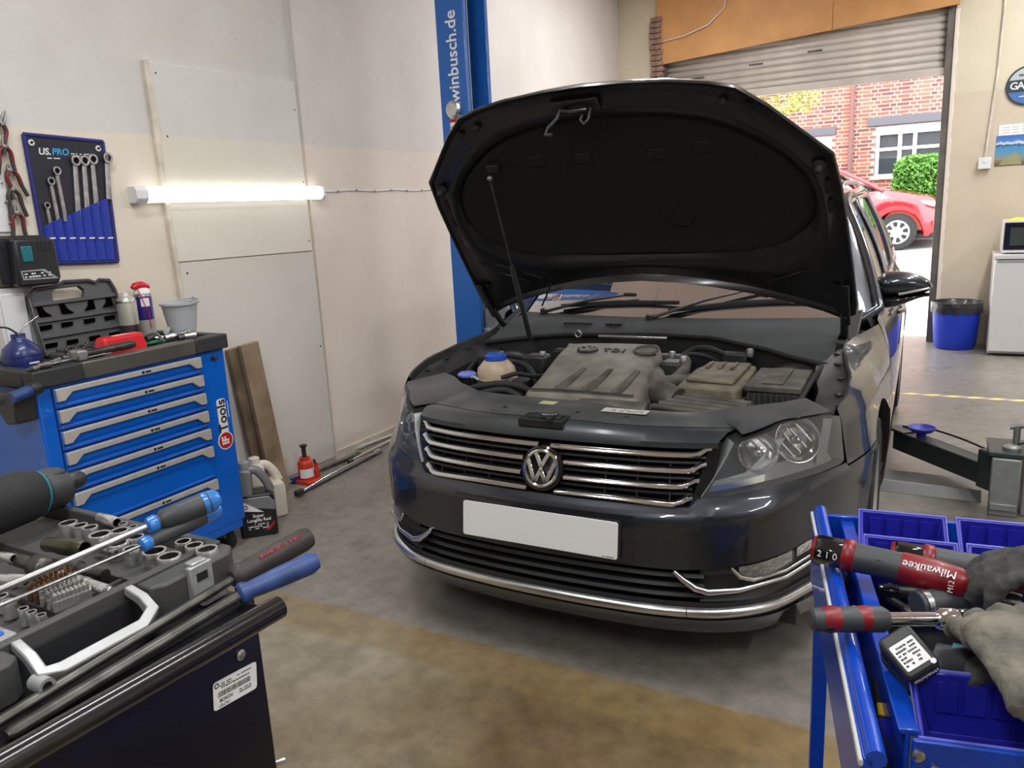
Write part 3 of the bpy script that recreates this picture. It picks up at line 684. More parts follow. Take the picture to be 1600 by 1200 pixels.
# ---- greenhouse
zr = lambda y: lin([(2.1, 1.375), (2.4, 1.408), (2.9, 1.422), (3.6, 1.405), (4.2, 1.36), (4.5, 1.30)], y)
xr = lambda y: lin([(2.1, .625), (2.6, .65), (3.3, .645), (4.2, .60), (4.5, .56)], y)
def G(side, y, t, off=0.):                # tumblehome surface from belt (t=0) to roof rail (t=1)
    xb = abs(S(Uy(y), belt(y))[0]); z0 = belt(y); bul = .02*math.sin(math.pi*t)
    return Vector((side*(xb+(xr(max(y, 2.1))-xb)*t+bul+off), y, z0+(zr(max(y, 2.1))-z0)*t))
def ya(t): return 1.50+.66*t               # A pillar line
for side in (-1, 1):
    for nm, fa, fb in (('front_window', lambda t: ya(t)+.06, lambda t: 2.44-.02*t), ('rear_window', lambda t: 2.53-.02*t, lambda t: 3.30-.10*t), ('quarter_window', lambda t: 3.38-.10*t, lambda t: 4.36-.32*t)):
        rows = [[G(side, fa(t)+(fb(t)-fa(t))*i/16, .03+.90*t, -.006) for i in range(17)] for t in frange(0, 1, 8)]
        w = cp(nm, MB().patch(rows), 'side_glass', smooth=60)
        loop = [G(side, fa(0)+(fb(0)-fa(0))*i/12, .02, .003) for i in range(13)]+[G(side, fb(t), .03+.9*t, .003) for t in frange(.1, 1, 8)]+[G(side, fb(1)+(fa(1)-fb(1))*i/12, .94, .003) for i in range(1, 13)]+[G(side, fa(t), .03+.9*t, .003) for t in frange(1, .1, 8)][1:]
        cp('window_trim', MB().tube(loop, .011, 6, closed=True), 'satin_chrome' if nm != 'rear_window' else 'satin_chrome', w, smooth=60)
    for nm, fa, fb in (('pillar', lambda t: 2.44-.02*t, lambda t: 2.53-.02*t), ('pillar', lambda t: 3.30-.1*t, lambda t: 3.38-.1*t)):
        cp(nm, MB().patch([[G(side, fa(t)+(fb(t)-fa(t))*i/2, t, -.004) for i in range(3)] for t in frange(0, 1, 8)]), 'black_gloss', smooth=60)
    cp('rear_pillar', MB().patch([[G(side, 4.36-.32*t+(4.60-.22*t-(4.36-.32*t))*i/4, t, 0) for i in range(5)] for t in frange(0, 1, 8)]), 'paint', smooth=60)
    # A pillar swept from wing to roof
    ap = []
    for t in frange(0, 1, 16):
        p = G(side, ya(t)+.01, .02+.95*t, .004); ap.append(p)
    cp('front_pillar', MB().tube([Vector((side*.765, 1.40, .90))]+ap+[G(side, 2.3, 1.0, 0), G(side, 2.9, 1.0, 0), G(side, 3.7, 1.0, 0), G(side, 4.3, 1.0, 0)], [.022]+[.022]*len(ap)+[.022]*4, 10), 'paint', smooth=60)
    cp('pillar_panel', MB().patch([[(scr(side*1.0, t)+Vector((0, -.004, .004))).lerp(G(side, ya(.02+.93*t)+.02, .02+.93*t, .006), q)+Vector((side*.006*math.sin(math.pi*q), 0, .004*math.sin(math.pi*q))) for q in frange(0, 1, 4)] for t in frange(0, 1, 14)]), 'paint', smooth=60)
    cp('roof_rail', MB().tube([(side*.60, 2.35, 1.425), (side*.60, 2.42, 1.462), (side*.595, 3.2, 1.475), (side*.565, 4.1, 1.44), (side*.56, 4.18, 1.40)], .013, 8), 'satin_chrome', smooth=60)
    cp('belt_trim', MB().tube([G(side, y, 0, .004) for y in frange(1.52, 4.4, 30)], .008, 6), 'satin_chrome', smooth=60)
    cp('pillar_foot', MB().prism([(1.22, .87), (1.46, .90), (1.60, 1.0), (1.50, .955), (1.30, .90)], lambda a, b_, d: (side*d, a, b_), .74, .785), 'black_plastic', bevel=.004)
# roof and tail
yf = lambda k: 2.08+.10*k*k
def roofp(k, t):
    y = yf(k)+(4.48-yf(k))*t; yy = max(y, 2.12); return (k*xr(yy)*1.0, y, zr(yy)+.055*(1-k*k)*min(1, .55+t*2)+.004)
cp('roof', MB().grid(lambda a, t: roofp(2*a-1, t), 24, 30), 'paint', smooth=60)
tailp = lambda a, t: (Vector(roofp(2*a-1, 1)).lerp(Vector(((2*a-1)*.74, 4.70, .95)), t)) + Vector((0, .05*(1-(2*a-1)**2)*math.sin(t*1.57), 0))
cp('tail_window', MB().grid(tailp, 16, 8), 'side_glass', smooth=60)
us = frange(Uy(4.60), _A[-1]-.001, 24); us = [-u for u in us]+[u for u in us[::-1]]
cp('tailgate', MB().patch([[S(u, z, 0 if z < .9 else -.02) for u in us] for z in frange(.30, 1.0, 12)]), 'paint', smooth=50)
# windscreen
cp('windscreen', MB().grid(lambda a, t: scr(2*a-1, t), 32, 16), 'screen_glass', smooth=60)
cp('screen_frit', MB().grid(lambda a, t: scr(2*a-1, .0+.085*t+.0)+Vector((0, .004, -.003)), 32, 2), 'black_gloss', smooth=60)
# cowl
def cowl_f(x): return Vector((x, lin([(-.72, 1.0), (-.6, 1.07), (-.35, 1.13), (0, 1.16), (.25, 1.14), (.45, 1.08), (.6, 1.02), (.72, .98)], x), lin([(-.72, .845), (-.4, .868), (0, .875), (.25, .872), (.45, .85), (.6, .825), (.72, .81)], x)))
XS = frange(-.72, .72, 48)
cwl = cp('cowl_panel', MB().patch([[cowl_f(x).lerp(scr(x/.72, .01)+Vector((0, -.004, -.004)), t)+Vector((0, 0, .010*math.sin(math.pi*t))) for x in XS] for t in frange(0, 1, 6)]), 'cowl', smooth=50)
cp('cowl_seal', MB().tube([cowl_f(x)+Vector((0, -.006, .002)) for x in XS], .011, 8), 'rubber', cwl, smooth=60)
cp('firewall', MB().patch([[cowl_f(x)+Vector((0, .004, dz)) for x in XS] for dz in (-.006, -.12, -.4)]), 'bay_black', smooth=50)
for x in frange(-.42, -.30, 6)+frange(-.22, -.16, 4): cp('vent_slot', MB().box(x-.004, x+.004, 1.19, 1.215, .905, .9125), 'under_black', cwl)
# wipers
def wiper(piv, mid_, tip0, tip1):
    w = cp('wiper', MB().tube([piv, Vector(piv).lerp(Vector(mid_), .5)+Vector((0, -.01, .012)), mid_], [.013, .010, .007], 8, flat=.6), 'black_plastic', smooth=50)
    cp('wiper_blade', MB().tube([tip0, Vector(tip0).lerp(Vector(tip1), .5)+Vector((0, 0, .006)), tip1], [.007, .011, .007], 6, flat=1.3), 'rubber', w, smooth=50)
    cp('wiper_joint', MB().cbox(mid_, (.06, .018, .018)), 'black_plastic', w, bevel=.004)
    cp('wiper_cap', MB().lathe([(.018, -.01), (.018, .012), (.01, .018), (0, .018)], 16, Matrix.Translation(piv)), 'black_plastic', w, smooth=50)
def on(x, t, o=.014): p = scr(x/.72, t); p.y -= .010; p.z += o; return p
wiper(on(-.05, -.02), on(.40, .17, .02), on(.02, .03), on(.60, .10))
wiper(on(-.60, -.01), on(-.18, .12, .02), on(-.52, .04), on(.06, .08))
# cabin
cp('dashboard', MB().grid(lambda a, t: ((2*a-1)*.68, 1.45+.45*t, .90+.07*math.sin(t*2.2)-.12*max(0, t-.7)), 12, 6), 'dash_beige', smooth=60)
for x in (-.37, .37):
    st = cp('seat', MB().box(x-.25, x+.25, 2.15, 2.62, .40, .60), 'interior', bevel=.05); cp('seat_back', MB().box(x-.24, x+.24, 2.55, 2.68, .58, 1.12), 'interior', st, bevel=.05); cp('headrest', MB().box(x-.12, x+.12, 2.60, 2.68, 1.15, 1.32), 'interior', st, bevel=.03)
cp('steering_wheel', MB().tube([(-.37+.18*math.cos(a), 2.0+.05*math.sin(a), .92+.17*math.sin(a)) for a in frange(0, 6.283*23/24, 23)], .016, 8, closed=True), 'interior', smooth=60)
cp('cabin_floor', MB().box(-.84, .84, 1.2, 4.5, .22, .26), 'interior'); cp('bulkhead', MB().box(-.80, .80, 1.34, 1.38, .25, .88), 'interior')
cp('underbody', MB().box(-.72, .72, .25, 4.5, .17, .23), 'under_black')

# ---- mirrors
for side in (-1, 1):
    def msec(k, side=side):
        x = .815+.217*k; h = .052*math.sqrt(max(0, 1-(max(0, k-.12)/.88)**2.6))*(.55+.45*sm(k/.18)); return x, h
    rows = []
    for k in frange(0, 1, 16):
        x, h = msec(k); yc = 1.72+.02*k; zc = 1.026-.012*k+.01*math.sin(3*k)
        rows.append([(side*x, yc-.075*(h/.052)**.8*math.cos(a)*(1 if math.cos(a) > 0 else .45), zc+h*math.sin(a)) for a in frange(0, 2*math.pi*19/20, 19)])
    mr = cp('door_mirror', MB().patch(rows, close=True).add([], []), 'paint', smooth=60)
    low = []
    for k in frange(0, 1, 12):
        x = .765+.255*k; h = .030*(1-.75*sm((k-.45)/.55)); low.append([(side*x, 1.735-.062*(.5+.5*sm(k/.4))*(1-.45*sm((k-.6)/.4))*math.cos(a), .952+.030*sm((k-.3)/.7)+h*math.sin(a)) for a in frange(0, 2*math.pi*15/16, 15)])
    mb_ = MB().patch(low, close=True); mb_.f += [tuple(range(16)), tuple(range(12*16, 13*16))]
    cp('mirror_base', mb_, 'black_gloss', mr, smooth=60)
    cp('indicator_strip', MB().tube([(side*(.905+.11*k), 1.665+.035*k*k, .990+.022*k) for k in frange(0, 1, 8)], .009, 8, flat=.7), 'lamp_grey', mr, smooth=60)
    cp('mirror_glass', MB().prism(ell(20, .088, .042, .92, 1.02), lambda a, b_, d: (side*a, d, b_), 1.755, 1.76), 'chrome', mr)

# ---- engine bay
tub = MB(); tub.patch([[(x, y, .50) for x in (-.70, .70)] for y in (.40, 1.2)])
cp('bay_floor', tub, 'under_black')
def covz(y): return .785+.085*sm((y-.42)/.5)
def ecv(a, t):
    y = .40+.57*t; xl = -.275-.03*t; xr_ = .215-.10*t; x = xl+(xr_-xl)*a; e = min(a, 1-a, t*1.2, (1-t)*1.2)
    return (x, y+.06*(a-.5)*t, covz(y)-.10*(1-sm(e/.09))+.006*math.sin(a*3.14))
ec = cp('engine_cover', MB().grid(ecv, 40, 36), 'dusty_cover', smooth=55); plabel(ec, 'dusty grey plastic engine cover')
for a in (.30, .52, .74):
    cp('cover_rib', MB().prism([(-.007, 0), (.007, 0), (.004, .016), (-.004, .016)], lambda p, q, d: (Vector(ecv(a+.09*d, .10+.34*d))+Vector((p*(1.4-.8*d), 0, q*(1-.5*d)))), 0, 1), 'dusty_cover', ec, bevel=.002)
    cp('cover_groove', MB().prism([(-.013, -.002), (.013, -.002), (.010, .004), (-.010, .004)], lambda p, q, d: (Vector(ecv(a+.03+.085*d, .10+.34*d))+Vector((p*(1.2-.7*d), 0, q))), 0, 1), 'dusty_black', ec)
edgep = [ecv(.06, t) for t in frange(.06, .93, 10)]
cp('cover_seam', MB().tube([Vector(p)+Vector((.03, 0, .003)) for p in edgep], .003, 6), 'bay_black', ec)
cp('cover_seam', MB().tube([Vector(ecv(a, .07))+Vector((0, 0.0, .005)) for a in frange(.1, .9, 10)], .003, 6), 'bay_black', ec)
eM = frame(Vector(ecv(.33, .72))+Vector((0, 0, .004)), (1, .05, 0), (0, -.16, 1))
cp('cover_badge', MB().prism(ell(28, .043, .031), fM(eM), -.006, .003), 'dark_plastic', ec); cp('cover_badge_ring', MB().ring_prism(ell(28, .042, .030), ell(28, .036, .025), fM(eM), .002, .006), 'dusty_black', ec)
emblem(eM @ Matrix.Diagonal((.75, .55, .5, 1)), 1., 'dusty_cover', ec, 'cover_badge_mark', .012)
text('TDI', .046, 'dusty_black', ec, frame(Vector(ecv(.57, .72))+Vector((0, 0, .003)), (1, .05, 0), (0, -.16, 1)), depth=.003, bold=.001, space=1.3)
cp('filler_well', MB().lathe([(.052, .0), (.046, .008), (.040, 0), (.036, -.02), (0, -.022)], 28, frame(Vector(ecv(.85, .74))+Vector((0, 0, .004)), (1, 0, 0), (0, -.16, 1))), 'dusty_black', ec, smooth=50)
cp('filler_cap', MB().lathe([(.032, -.012), (.03, .0), (.012, .004), (0, .004)], 20, frame(Vector(ecv(.85, .74))+Vector((0, 0, -.006)), (1, 0, 0), (0, -.16, 1))), 'under_black', ec, smooth=50)
ct = cp('coolant_tank', MB().lathe([(.03, -.10), (.072, -.075), (.082, -.02), (.074, .025), (.05, .052), (.034, .058), (0, .058)], 28, Matrix.Translation((-.49, .67, .785))), 'tank', smooth=60)
plabel(ct, 'yellowed coolant tank with blue screw cap')
cp('tank_seam', MB().tube([(-.49+.083*math.cos(a), .67+.083*math.sin(a), .77) for a in frange(0, 6.0, 23)], .004, 6), 'tank', ct, smooth=60)
cp('tank_cap', MB().lathe([(.042, .052), (.044, .058), (.043, .074), (.030, .078), (0, .078)], 24, Matrix.Translation((-.49, .67, .785))), 'cap_blue', ct, smooth=40)
cp('cap_grip', MB().box(-.525, -.455, .663, .677, .86, .868), 'cap_blue', ct, bevel=.002)
wf = cp('washer_filler', MB().lathe([(.030, -.16), (.030, -.01), (.036, 0), (.036, .006)], 20, Matrix.Translation((-.585, .60, .78))), 'bay_black', smooth=50)
cp('washer_cap', MB().lathe([(.037, .004), (.038, .012), (.030, .019), (0, .020)], 20, Matrix.Translation((-.585, .60, .78))), 'cap_lilac', wf, smooth=50)
cp('washer_tab', MB().tube([(-.55, .575, .785), (-.53, .56, .792), (-.51, .56, .782), (-.52, .575, .77)], .006, 6), 'grey_plastic', wf, smooth=60)
# boxes on the right
bx = cp('control_box', MB().prism([(.25, .64), (.455, .62), (.475, .70), (.46, .98), (.28, .98), (.25, .90)], lambda a, b_, d: (a, b_, d+.03*(b_-.6)), .70, .79), 'dusty_box', bevel=.012); plabel(bx, 'dusty brown covered fuse box')
cp('box_lid', MB().prism([(.27, .68), (.44, .66), (.445, .95), (.29, .95)], lambda a, b_, d: (a, b_, d+.03*(b_-.6)), .79, .806), 'dusty_box', bx, bevel=.006)
for k in range(3): cp('lid_rib', MB().cbox((.31+.045*k, .87, .818), (.012, .10, .012)), 'dusty_box', bx, bevel=.004)
cp('box_flange', MB().prism([(.235, .625), (.47, .60), (.49, .70), (.475, 1.0), (.265, 1.0), (.235, .9)], lambda a, b_, d: (a, b_, d+.03*(b_-.6)), .735, .748), 'dusty_black', bx, bevel=.003)
ba = cp('battery', MB().box(.485, .655, .66, .95, .60, .775), 'dark_plastic', bevel=.006); plabel(ba, 'black battery with dusty cover')
cp('battery_lid', MB().box(.478, .662, .655, .955, .775, .80), 'dusty_black', ba, bevel=.006)
for k in range(9): cp('battery_rib', MB().box(.49+.0185*k, .496+.0185*k, .652, .66, .66, .775), 'dark_plastic', ba)
cp('battery_strap', MB().box(.53, .60, .68, .93, .80, .806), 'dusty_black', ba, bevel=.002)
ab = cp('air_box', MB().prism([(.21, .43), (.51, .37), (.53, .58), (.26, .64)], lambda a, b_, d: (a, b_, d), .60, .752), 'dusty_black', bevel=.015)
for k in range(5):
    t = k/4; cp('air_box_rib', MB().tube([Vector((.225+.010*k, .445+.045*k, .757)), Vector((.50+.006*k, .392+.042*k, .757))], .012, 8), 'dusty_black', ab, smooth=50)
cp('air_duct', MB().tube([(.26, .60, .74), (.20, .62, .76), (.15, .70, .77), (.12, .80, .78)], [.05, .048, .045, .04], 14), 'dusty_black', ab, smooth=50)
cp('air_snorkel', MB().tube([(-.02, .41, .762), (.10, .39, .765), (.22, .40, .760)], [.03, .036, .04], 12, flat=.5), 'dusty_black', ab, smooth=50)
# hoses, pipes, fittings
def hose(pts, r, m='rubber', n=8): return cp('hose', MB().tube(pts, r, n), m, smooth=60)
def curve(P, n=10):
    P = [Vector(p) for p in P]; out = []
    Q = [P[0]*2-P[1]]+P+[P[-1]*2-P[-2]]
    for i in range(1, len(Q)-2):
        for k in range(n):
            t = k/n; a, b_, c, d = Q[i-1:i+3]
            out.append(.5*((2*b_)+(c-a)*t+(2*a-5*b_+4*c-d)*t*t+(3*b_-a-3*c+d)*t**3))
    return out+[P[-1]]
hose(curve([(-.60, .70, .74), (-.53, .79, .80), (-.44, .80, .80), (-.36, .74, .77), (-.30, .66, .72)]), .012)
hose(curve([(-.55, .52, .74), (-.47, .50, .77), (-.40, .54, .775), (-.33, .57, .76), (-.28, .6, .72)]), .014)
hose(curve([(-.52, .47, .72), (-.44, .46, .755), (-.36, .49, .765), (-.30, .50, .74)]), .013)
hose(curve([(-.42, .58, .79), (-.37, .62, .80), (-.33, .68, .78), (-.32, .8, .76)]), .009)
hose(curve([(-.64, .62, .73), (-.66, .80, .80), (-.60, .90, .81), (-.50, .92, .80)]), .010)
hose(curve([(.14, .98, .80), (.20, 1.03, .84), (.27, 1.02, .85), (.33, 1.05, .82)]), .012)
hose(curve([(.16, .90, .78), (.19, .96, .83), (.25, .98, .83), (.30, 1.03, .80)]), .009)
hose(curve([(.20, .74, .77), (.22, .84, .80), (.20, .92, .82), (.15, .98, .80)]), .022, 'dusty_black', 12)
hose(curve([(.13, .62, .75), (.19, .66, .785), (.22, .74, .775), (.23, .86, .76)]), .026, 'dusty_black', 12)
hose(curve([(.66, .62, .76), (.68, .80, .80), (.69, .95, .81), (.66, 1.02, .80)]), .010)
for p, sz in (((.17, .86, .79), (.08, .09, .08)), ((.13, .98, .79), (.10, .06, .08)), ((-.40, .86, .79), (.10, .08, .08)), ((-.34, .98, .80), (.07, .05, .07)), ((-.62, .86, .78), (.08, .12, .10)), ((.36, 1.06, .80), (.10, .05, .07)), ((-.40, .66, .73), (.10, .1, .08)), ((.02, .47, .70), (.5, .08, .1))):
    cp('bay_fitting', MB().cbox(p, sz), 'bay_black', bevel=.012)
for p in ((-.37, .85, .835), (-.30, .98, .845), (.14, .96, .835), (.21, .87, .835), (.42, 1.05, .84), (-.41, .62, .775)):
    cp('connector', MB().lathe([(.014, -.02), (.016, 0), (.012, .010), (0, .012)], 10, Matrix.Translation(p)), 'dull_steel', smooth=40)
cp('lift_eye', MB().tube([(-.30+.014*math.cos(a), 1.06, .885+.014*math.sin(a)) for a in frange(0, 5.9, 12)], .004, 6, closed=True), 'dull_steel')
cp('cross_rail', MB().box(-.22, .08, 1.085, 1.10, .868, .878), 'satin_chrome', bevel=.002)
for sd in (-1, 1): cp('strut_top', MB().lathe([(.09, -.06), (.085, 0), (.05, .014), (.03, .02), (0, .02)], 24, Matrix.Translation((sd*.60, 1.00 if sd < 0 else 1.03, .79))), 'bay_black', smooth=50)

# ---- bonnet (raised)
TH = math.radians(49); HY, HZ = 1.14, .97
hd_d = Vector((0, -math.cos(TH), math.sin(TH))); hd_n = Vector((0, -math.sin(TH), -math.cos(TH)))
def H(x, s, n=0.): return Vector((x, HY, HZ))+hd_d*s+hd_n*n
half_o = [(0, 1.085), (.14, 1.080), (.28, 1.066), (.40, 1.043), (.478, 1.018), (.56, .945), (.65, .845), (.735, .752), (.755, .62), (.768, .45), (.78, .25), (.79, .06), (.785, .01), (.745, -.015), (.67, .03), (.56, .078), (.42, .125), (.28, .160), (.14, .184), (0, .195)]
half_p = [(0, .935), (.12, .93), (.24, .915), (.35, .888), (.44, .845), (.52, .79), (.59, .73), (.635, .665), (.66, .60), (.668, .54), (.66, .475), (.63, .415), (.58, .365), (.51, .325), (.43, .302), (.34, .292), (.25, .288), (.16, .286), (.08, .286), (0, .286)]
full = lambda h: h+[(-x, s) for x, s in h[-2:0:-1]]
Oo, Pp = full(half_o), full(half_p)
def crown(x, s): return -.055*(1-(x/.80)**2)*(1-((s-.5)/.75)**2)
def ring(k, n, base=None): return [H(ax+(bx-ax)*k, as_+(bs-as_)*k, n+crown(ax+(bx-ax)*k, as_+(bs-as_)*k)*min(1, .25+k)) for (ax, as_), (bx, bs) in zip(Oo, Pp)]
def pring(k, n): return [H(x*k, .6+(s-.6)*k, n+crown(x*k, .6+(s-.6)*k)) for x, s in Pp]
bo = cp('bonnet', MB().patch([[H(x, s, -.004) for x, s in Oo], [H(x*.99, .6+(s-.6)*.99, -.014+crown(x, s)*.2) for x, s in Oo], [H(x*.9, .6+(s-.6)*.9, -.03+crown(x*.9, s)*.9) for x, s in Oo], [H(x*.6, .6+(s-.6)*.6, -.04+crown(x*.6, s)) for x, s in Oo], [H(x*.25, .6+(s-.6)*.25, -.04+crown(x*.25, .6)) for x, s in Oo], [H(0, .6, -.04-.055) for x, s in Oo]], close=True), 'paint', smooth=40)
plabel(bo, 'open bonnet showing its black underside')
fr = cp('bonnet_frame', MB().patch([[H(x, s, -.004) for x, s in Oo], [H(x*.995, .6+(s-.6)*.995, .004) for x, s in Oo], ring(.10, .006), ring(.16, -.004), ring(.45, -.002), ring(.62, .012), ring(.80, .014), ring(.93, .004), ring(1.0, -.016), pring(.97, -.02)], close=True), 'hood_under', bo, smooth=35)
pad = cp('insulation_pad', MB().patch([pring(1.0, -.013), pring(.985, -.006), pring(.96, -.003), pring(.90, -.010), pring(.6, -.014), pring(.3, -.014), [H(0, .6, -.014-.055)]*len(Pp)], close=True), 'hood_pad', bo, smooth=50)
for x, s in ((-.28, .77), (-.10, .76), (.17, .755), (.33, .775), (.20, .47)):
    if s < .5: cp('pad_dimple', MB().lathe([(.048, .0), (.046, .004), (.04, .0), (0, -.002)], 24, frame(H(x, s, crown(x, s)-.013), (1, 0, 0), hd_n)), 'hood_pad', pad, smooth=40)
    else: cp('pad_pocket', MB().prism([(-.034, -.022), (.034, -.022), (.026, .022), (-.026, .022)], fM(frame(H(x, s, crown(x, s)-.016), (1, 0, 0), hd_n)), 0, .008), 'under_black', pad, bevel=.004)
for sd in (-1, 1):
    for x, s in ((.69, .71),):
        cp('rubber_stop', MB().lathe([(.020, 0), (.020, .012), (.012, .016), (.011, .034), (.006, .038), (0, .038)], 18, frame(H(sd*x, s, crown(x, s)*.3+.002), (1, 0, 0), hd_n)), 'rubber', bo, smooth=50)
    cp('rubber_stop', MB().lathe([(.014, 0), (.014, .008), (.009, .012), (.008, .022), (0, .024)], 14, frame(H(sd*.43, .965, crown(.43, .96)*.5), (1, 0, 0), hd_n)), 'rubber', bo, smooth=50)
    for s_, l_ in ((.62, .025), (.54, .025)):
        cp('frame_slot', MB().prism(rrect(.016, l_*2.2, .007), fM(frame(H(sd*(.712+.006*(.62-s_)/.08), s_, crown(.7, s_)*.35+.003), (1, 0, 0), hd_n)), 0, .002), 'under_black', bo)
    for x, s in ((.68, .30), (.715, .16), (.50, .945)):
        cp('frame_hole', MB().lathe([(.012, 0), (.012, .003), (0, .003)], 14, frame(H(sd*x, s, crown(x, s)*.4+.004), (1, 0, 0), hd_n)), 'under_black', bo)
    cp('frame_crease', MB().tube([H(sd*(.50+.14*t), .185+.06*t, crown(.55, .2)*.5+.006) for t in frange(0, 1, 6)], .004, 6), 'hood_under', bo, smooth=60)
    # hinge
    hg = cp('bonnet_hinge', MB().prism([(-.02, -.03), (.03, -.03), (.035, .16), (.0, .18), (-.025, .14)], lambda a, b_, d: H(sd*(.735+d), b_, .012+a*.3), 0, .03), 'hood_under', bevel=.004)
    cp('hinge_arm', MB().tube([H(sd*.745, .02, .01), (sd*.74, 1.20, .90), (sd*.73, 1.28, .86)], [.016, .015, .018], 8), 'bay_black', hg, smooth=50)
    cp('hinge_bracket', MB().box(sd*.735-.02, sd*.735+.02, 1.14, 1.30, .82, .87), 'bay_black', hg, bevel=.004)
# latch striker
lt = cp('striker', MB().prism(rrect(.17, .05, .008), fM(frame(H(-.04, 1.01, -.012), (1, 0, 0), hd_n)), 0, .014), 'hood_under', bo, bevel=.003)
LM = frame(H(-.04, .995, .0), (1, 0, 0), hd_n)
cp('striker_loop', MB().tube([LM @ Vector(p) for p in ((.035, .005, 0), (.03, -.004, .045), (.045, -.01, .062), (.058, -.004, .045), (.055, .005, 0))], .0045, 8), 'dark_plastic', lt, smooth=60)
cp('safety_hook', MB().tube([LM @ Vector(p) for p in ((-.05, .01, 0), (-.055, .0, .03), (-.085, -.015, .055), (-.095, -.03, .07), (-.07, -.028, .075))], .006, 8), 'dark_plastic', lt, smooth=60)
cp('hook_arm', MB().tube([LM @ Vector(p) for p in ((-.04, .012, .01), (.0, .016, .026), (.05, .014, .02))], .007, 8), 'hood_under', lt, smooth=60)
# bonnet strut
a0 = H(-.446, .765, .02); a1 = cw(at(829, 531, .875))
sk = cp('bonnet_strut', MB().tube([a0, a0.lerp(a1, .52)], .0045, 10), 'dark_steel', smooth=60)
cp('strut_cylinder', MB().tube([a0.lerp(a1, .50), a0.lerp(a1, .52), a1], [.006, .011, .011], 12), 'black_plastic', sk, smooth=50)
cp('strut_socket', MB().cbox((0, 0, 0), (.05, .035, .02), frame(H(-.446, .775, .004-.03), (1, 0, 0), hd_n)), 'black_plastic', sk, bevel=.005)
cp('strut_ball', MB().lathe([(0, -.012), (.010, -.006), (.012, 0), (.010, .006), (0, .012)], 12, Matrix.Translation(a0)), 'dull_steel', sk, smooth=60)
cp('wash_hose', MB().tube([H(-.62, .31, .012), H(-.55, .285, .014)], .003, 6), 'rubber', bo); cp('wash_hose', MB().tube([H(-.50, .26, .012), H(-.42, .225, .014)], .003, 6), 'rubber', bo)
cp('wash_hose', MB().tube(curve([H(-.395, .185, .012), H(-.43, .13, .02), H(-.47, .07, .03)]), .004, 6), 'rubber', bo)
# ------------------------------------------------------------------ left wall: tools and the blue chest
f_w = lambda a, b_, d: (XL+d, a, b_)             # (y,z) outline on the left wall, d out of the wall
mat('roll_black', (.022, .022, .03), .75, bump=.1, bscale=300); mat('roll_blue', srgb(30, 55, 160), .6, bump=.15, bscale=90); mat('roll_edge', srgb(38, 44, 120), .65)
mat('brand_blue', srgb(60, 160, 225), .6)
tr = thing('tool_roll', 'blue and black spanner roll hung on the left wall', 'tool roll', (0, 0, 0))
TLr, TRr, BRr, BLr = (-.105, 1.795), (.222, 1.782), (.205, 1.283), (-.105, 1.300)
def rl(a, t): return ((TLr[0]*(1-a)+TRr[0]*a)*(1-t)+(BLr[0]*(1-a)+BRr[0]*a)*t, (TLr[1]*(1-a)+TRr[1]*a)*(1-t)+(BLr[1]*(1-a)+BRr[1]*a)*t)
obj('backing', MB().prism([rl(0, 0), rl(1, 0), rl(1, 1), rl(0, 1)], f_w, .004, .012), 'roll_black', tr, bevel=.002)
for a, b_ in (((0, 0), (1, 0)), ((1, 0), (1, 1)), ((1, 1), (0, 1)), ((0, 1), (0, 0))):
    p, q = rl(*a), rl(*b_); obj('edge_binding', MB().tube([(XL+.01, p[0], p[1]), (XL+.01, q[0], q[1])], .008, 8), 'roll_edge', tr, smooth=60)
for k in range(7):
    a0, a1 = .035+k*.133, .035+(k+1)*.133
    t0, t1 = .71-.25*a0/.95, .71-.25*a1/.95
    rows = []
    for t in frange(0, 1, 6):
        row = []
        for i in range(7):
            a = a0+(a1-a0)*i/6; tt = (t0+(t1-t0)*i/6); y, z = rl(a, tt+(.985-tt)*t); row.append((XL+.012+.016*math.sin(math.pi*i/6)**.7*(1-.35*t), y, z))
        rows.append(row)
    pk = obj('pocket', MB().patch(rows), 'roll_blue', tr, smooth=60)
    y, z = rl((a0+a1)/2, .80); obj('size_mark', MB().box(XL+.0275, XL+.0285, y-.012, y+.012, z-.003, z+.003), 'white_print', pk)
for a in (.07, .92):
    y, z = rl(a, .06); obj('eyelet', MB().ring_prism(ell(16, .012, .012, y, z), ell(16, .006, .006, y, z), f_w, .012, .016), 'label_white', tr); obj('hook_nail', MB().cyl((XL, y, z+.002), (XL+.03, y, z+.002), .0025, n=8), 'dark_steel', tr)
wallM = lambda y, z, d: Matrix(((0, 0, 1, XL+d), (1, 0, 0, y), (0, 1, 0, z), (0, 0, 0, 1)))
y, z = rl(.28, .120); text('US.', .036, 'white_print', tr, wallM(y-.022, z, .013), bold=.0008, shear=.15); text('PRO', .036, 'brand_blue', tr, wallM(y+.042, z, .013), bold=.0008, shear=.15)
dashes(tr, 'white_print', wallM(y+.008, z-.024, .0122), .06, .009, 1, 2, .9); dashes(tr, 'white_print', wallM(*rl(.70, .125), .0122), .10, .016, 2, 3, .8)
def spanner(px0, px1, w, label, x=XL+.02):
    p, q = atx(*px0, x), atx(*px1, x); L = (p-q).length; M_ = frame(q, p-q, (1, 0, 0))
    w *= 1.35; t = thing('ring_spanner', label, 'spanner', q, M_.to_3x3(), 'spanners in the wall roll')
    obj('shank', MB().tube([(-.03, 0, 0), (L*.2, 0, 0), (L-.012, 0, 0)], [w*.42, w*.40, w*.36], 8, flat=.5), 'steel', t, smooth=50)
    obj('ring_head', MB().ring_prism(ell(20, w*.78, w*.72, L, 0), ell(20, w*.44, w*.42, L, 0), lambda a, b_, d: (a, b_, d), -w*.35, w*.35), 'steel', t, bevel=.001)
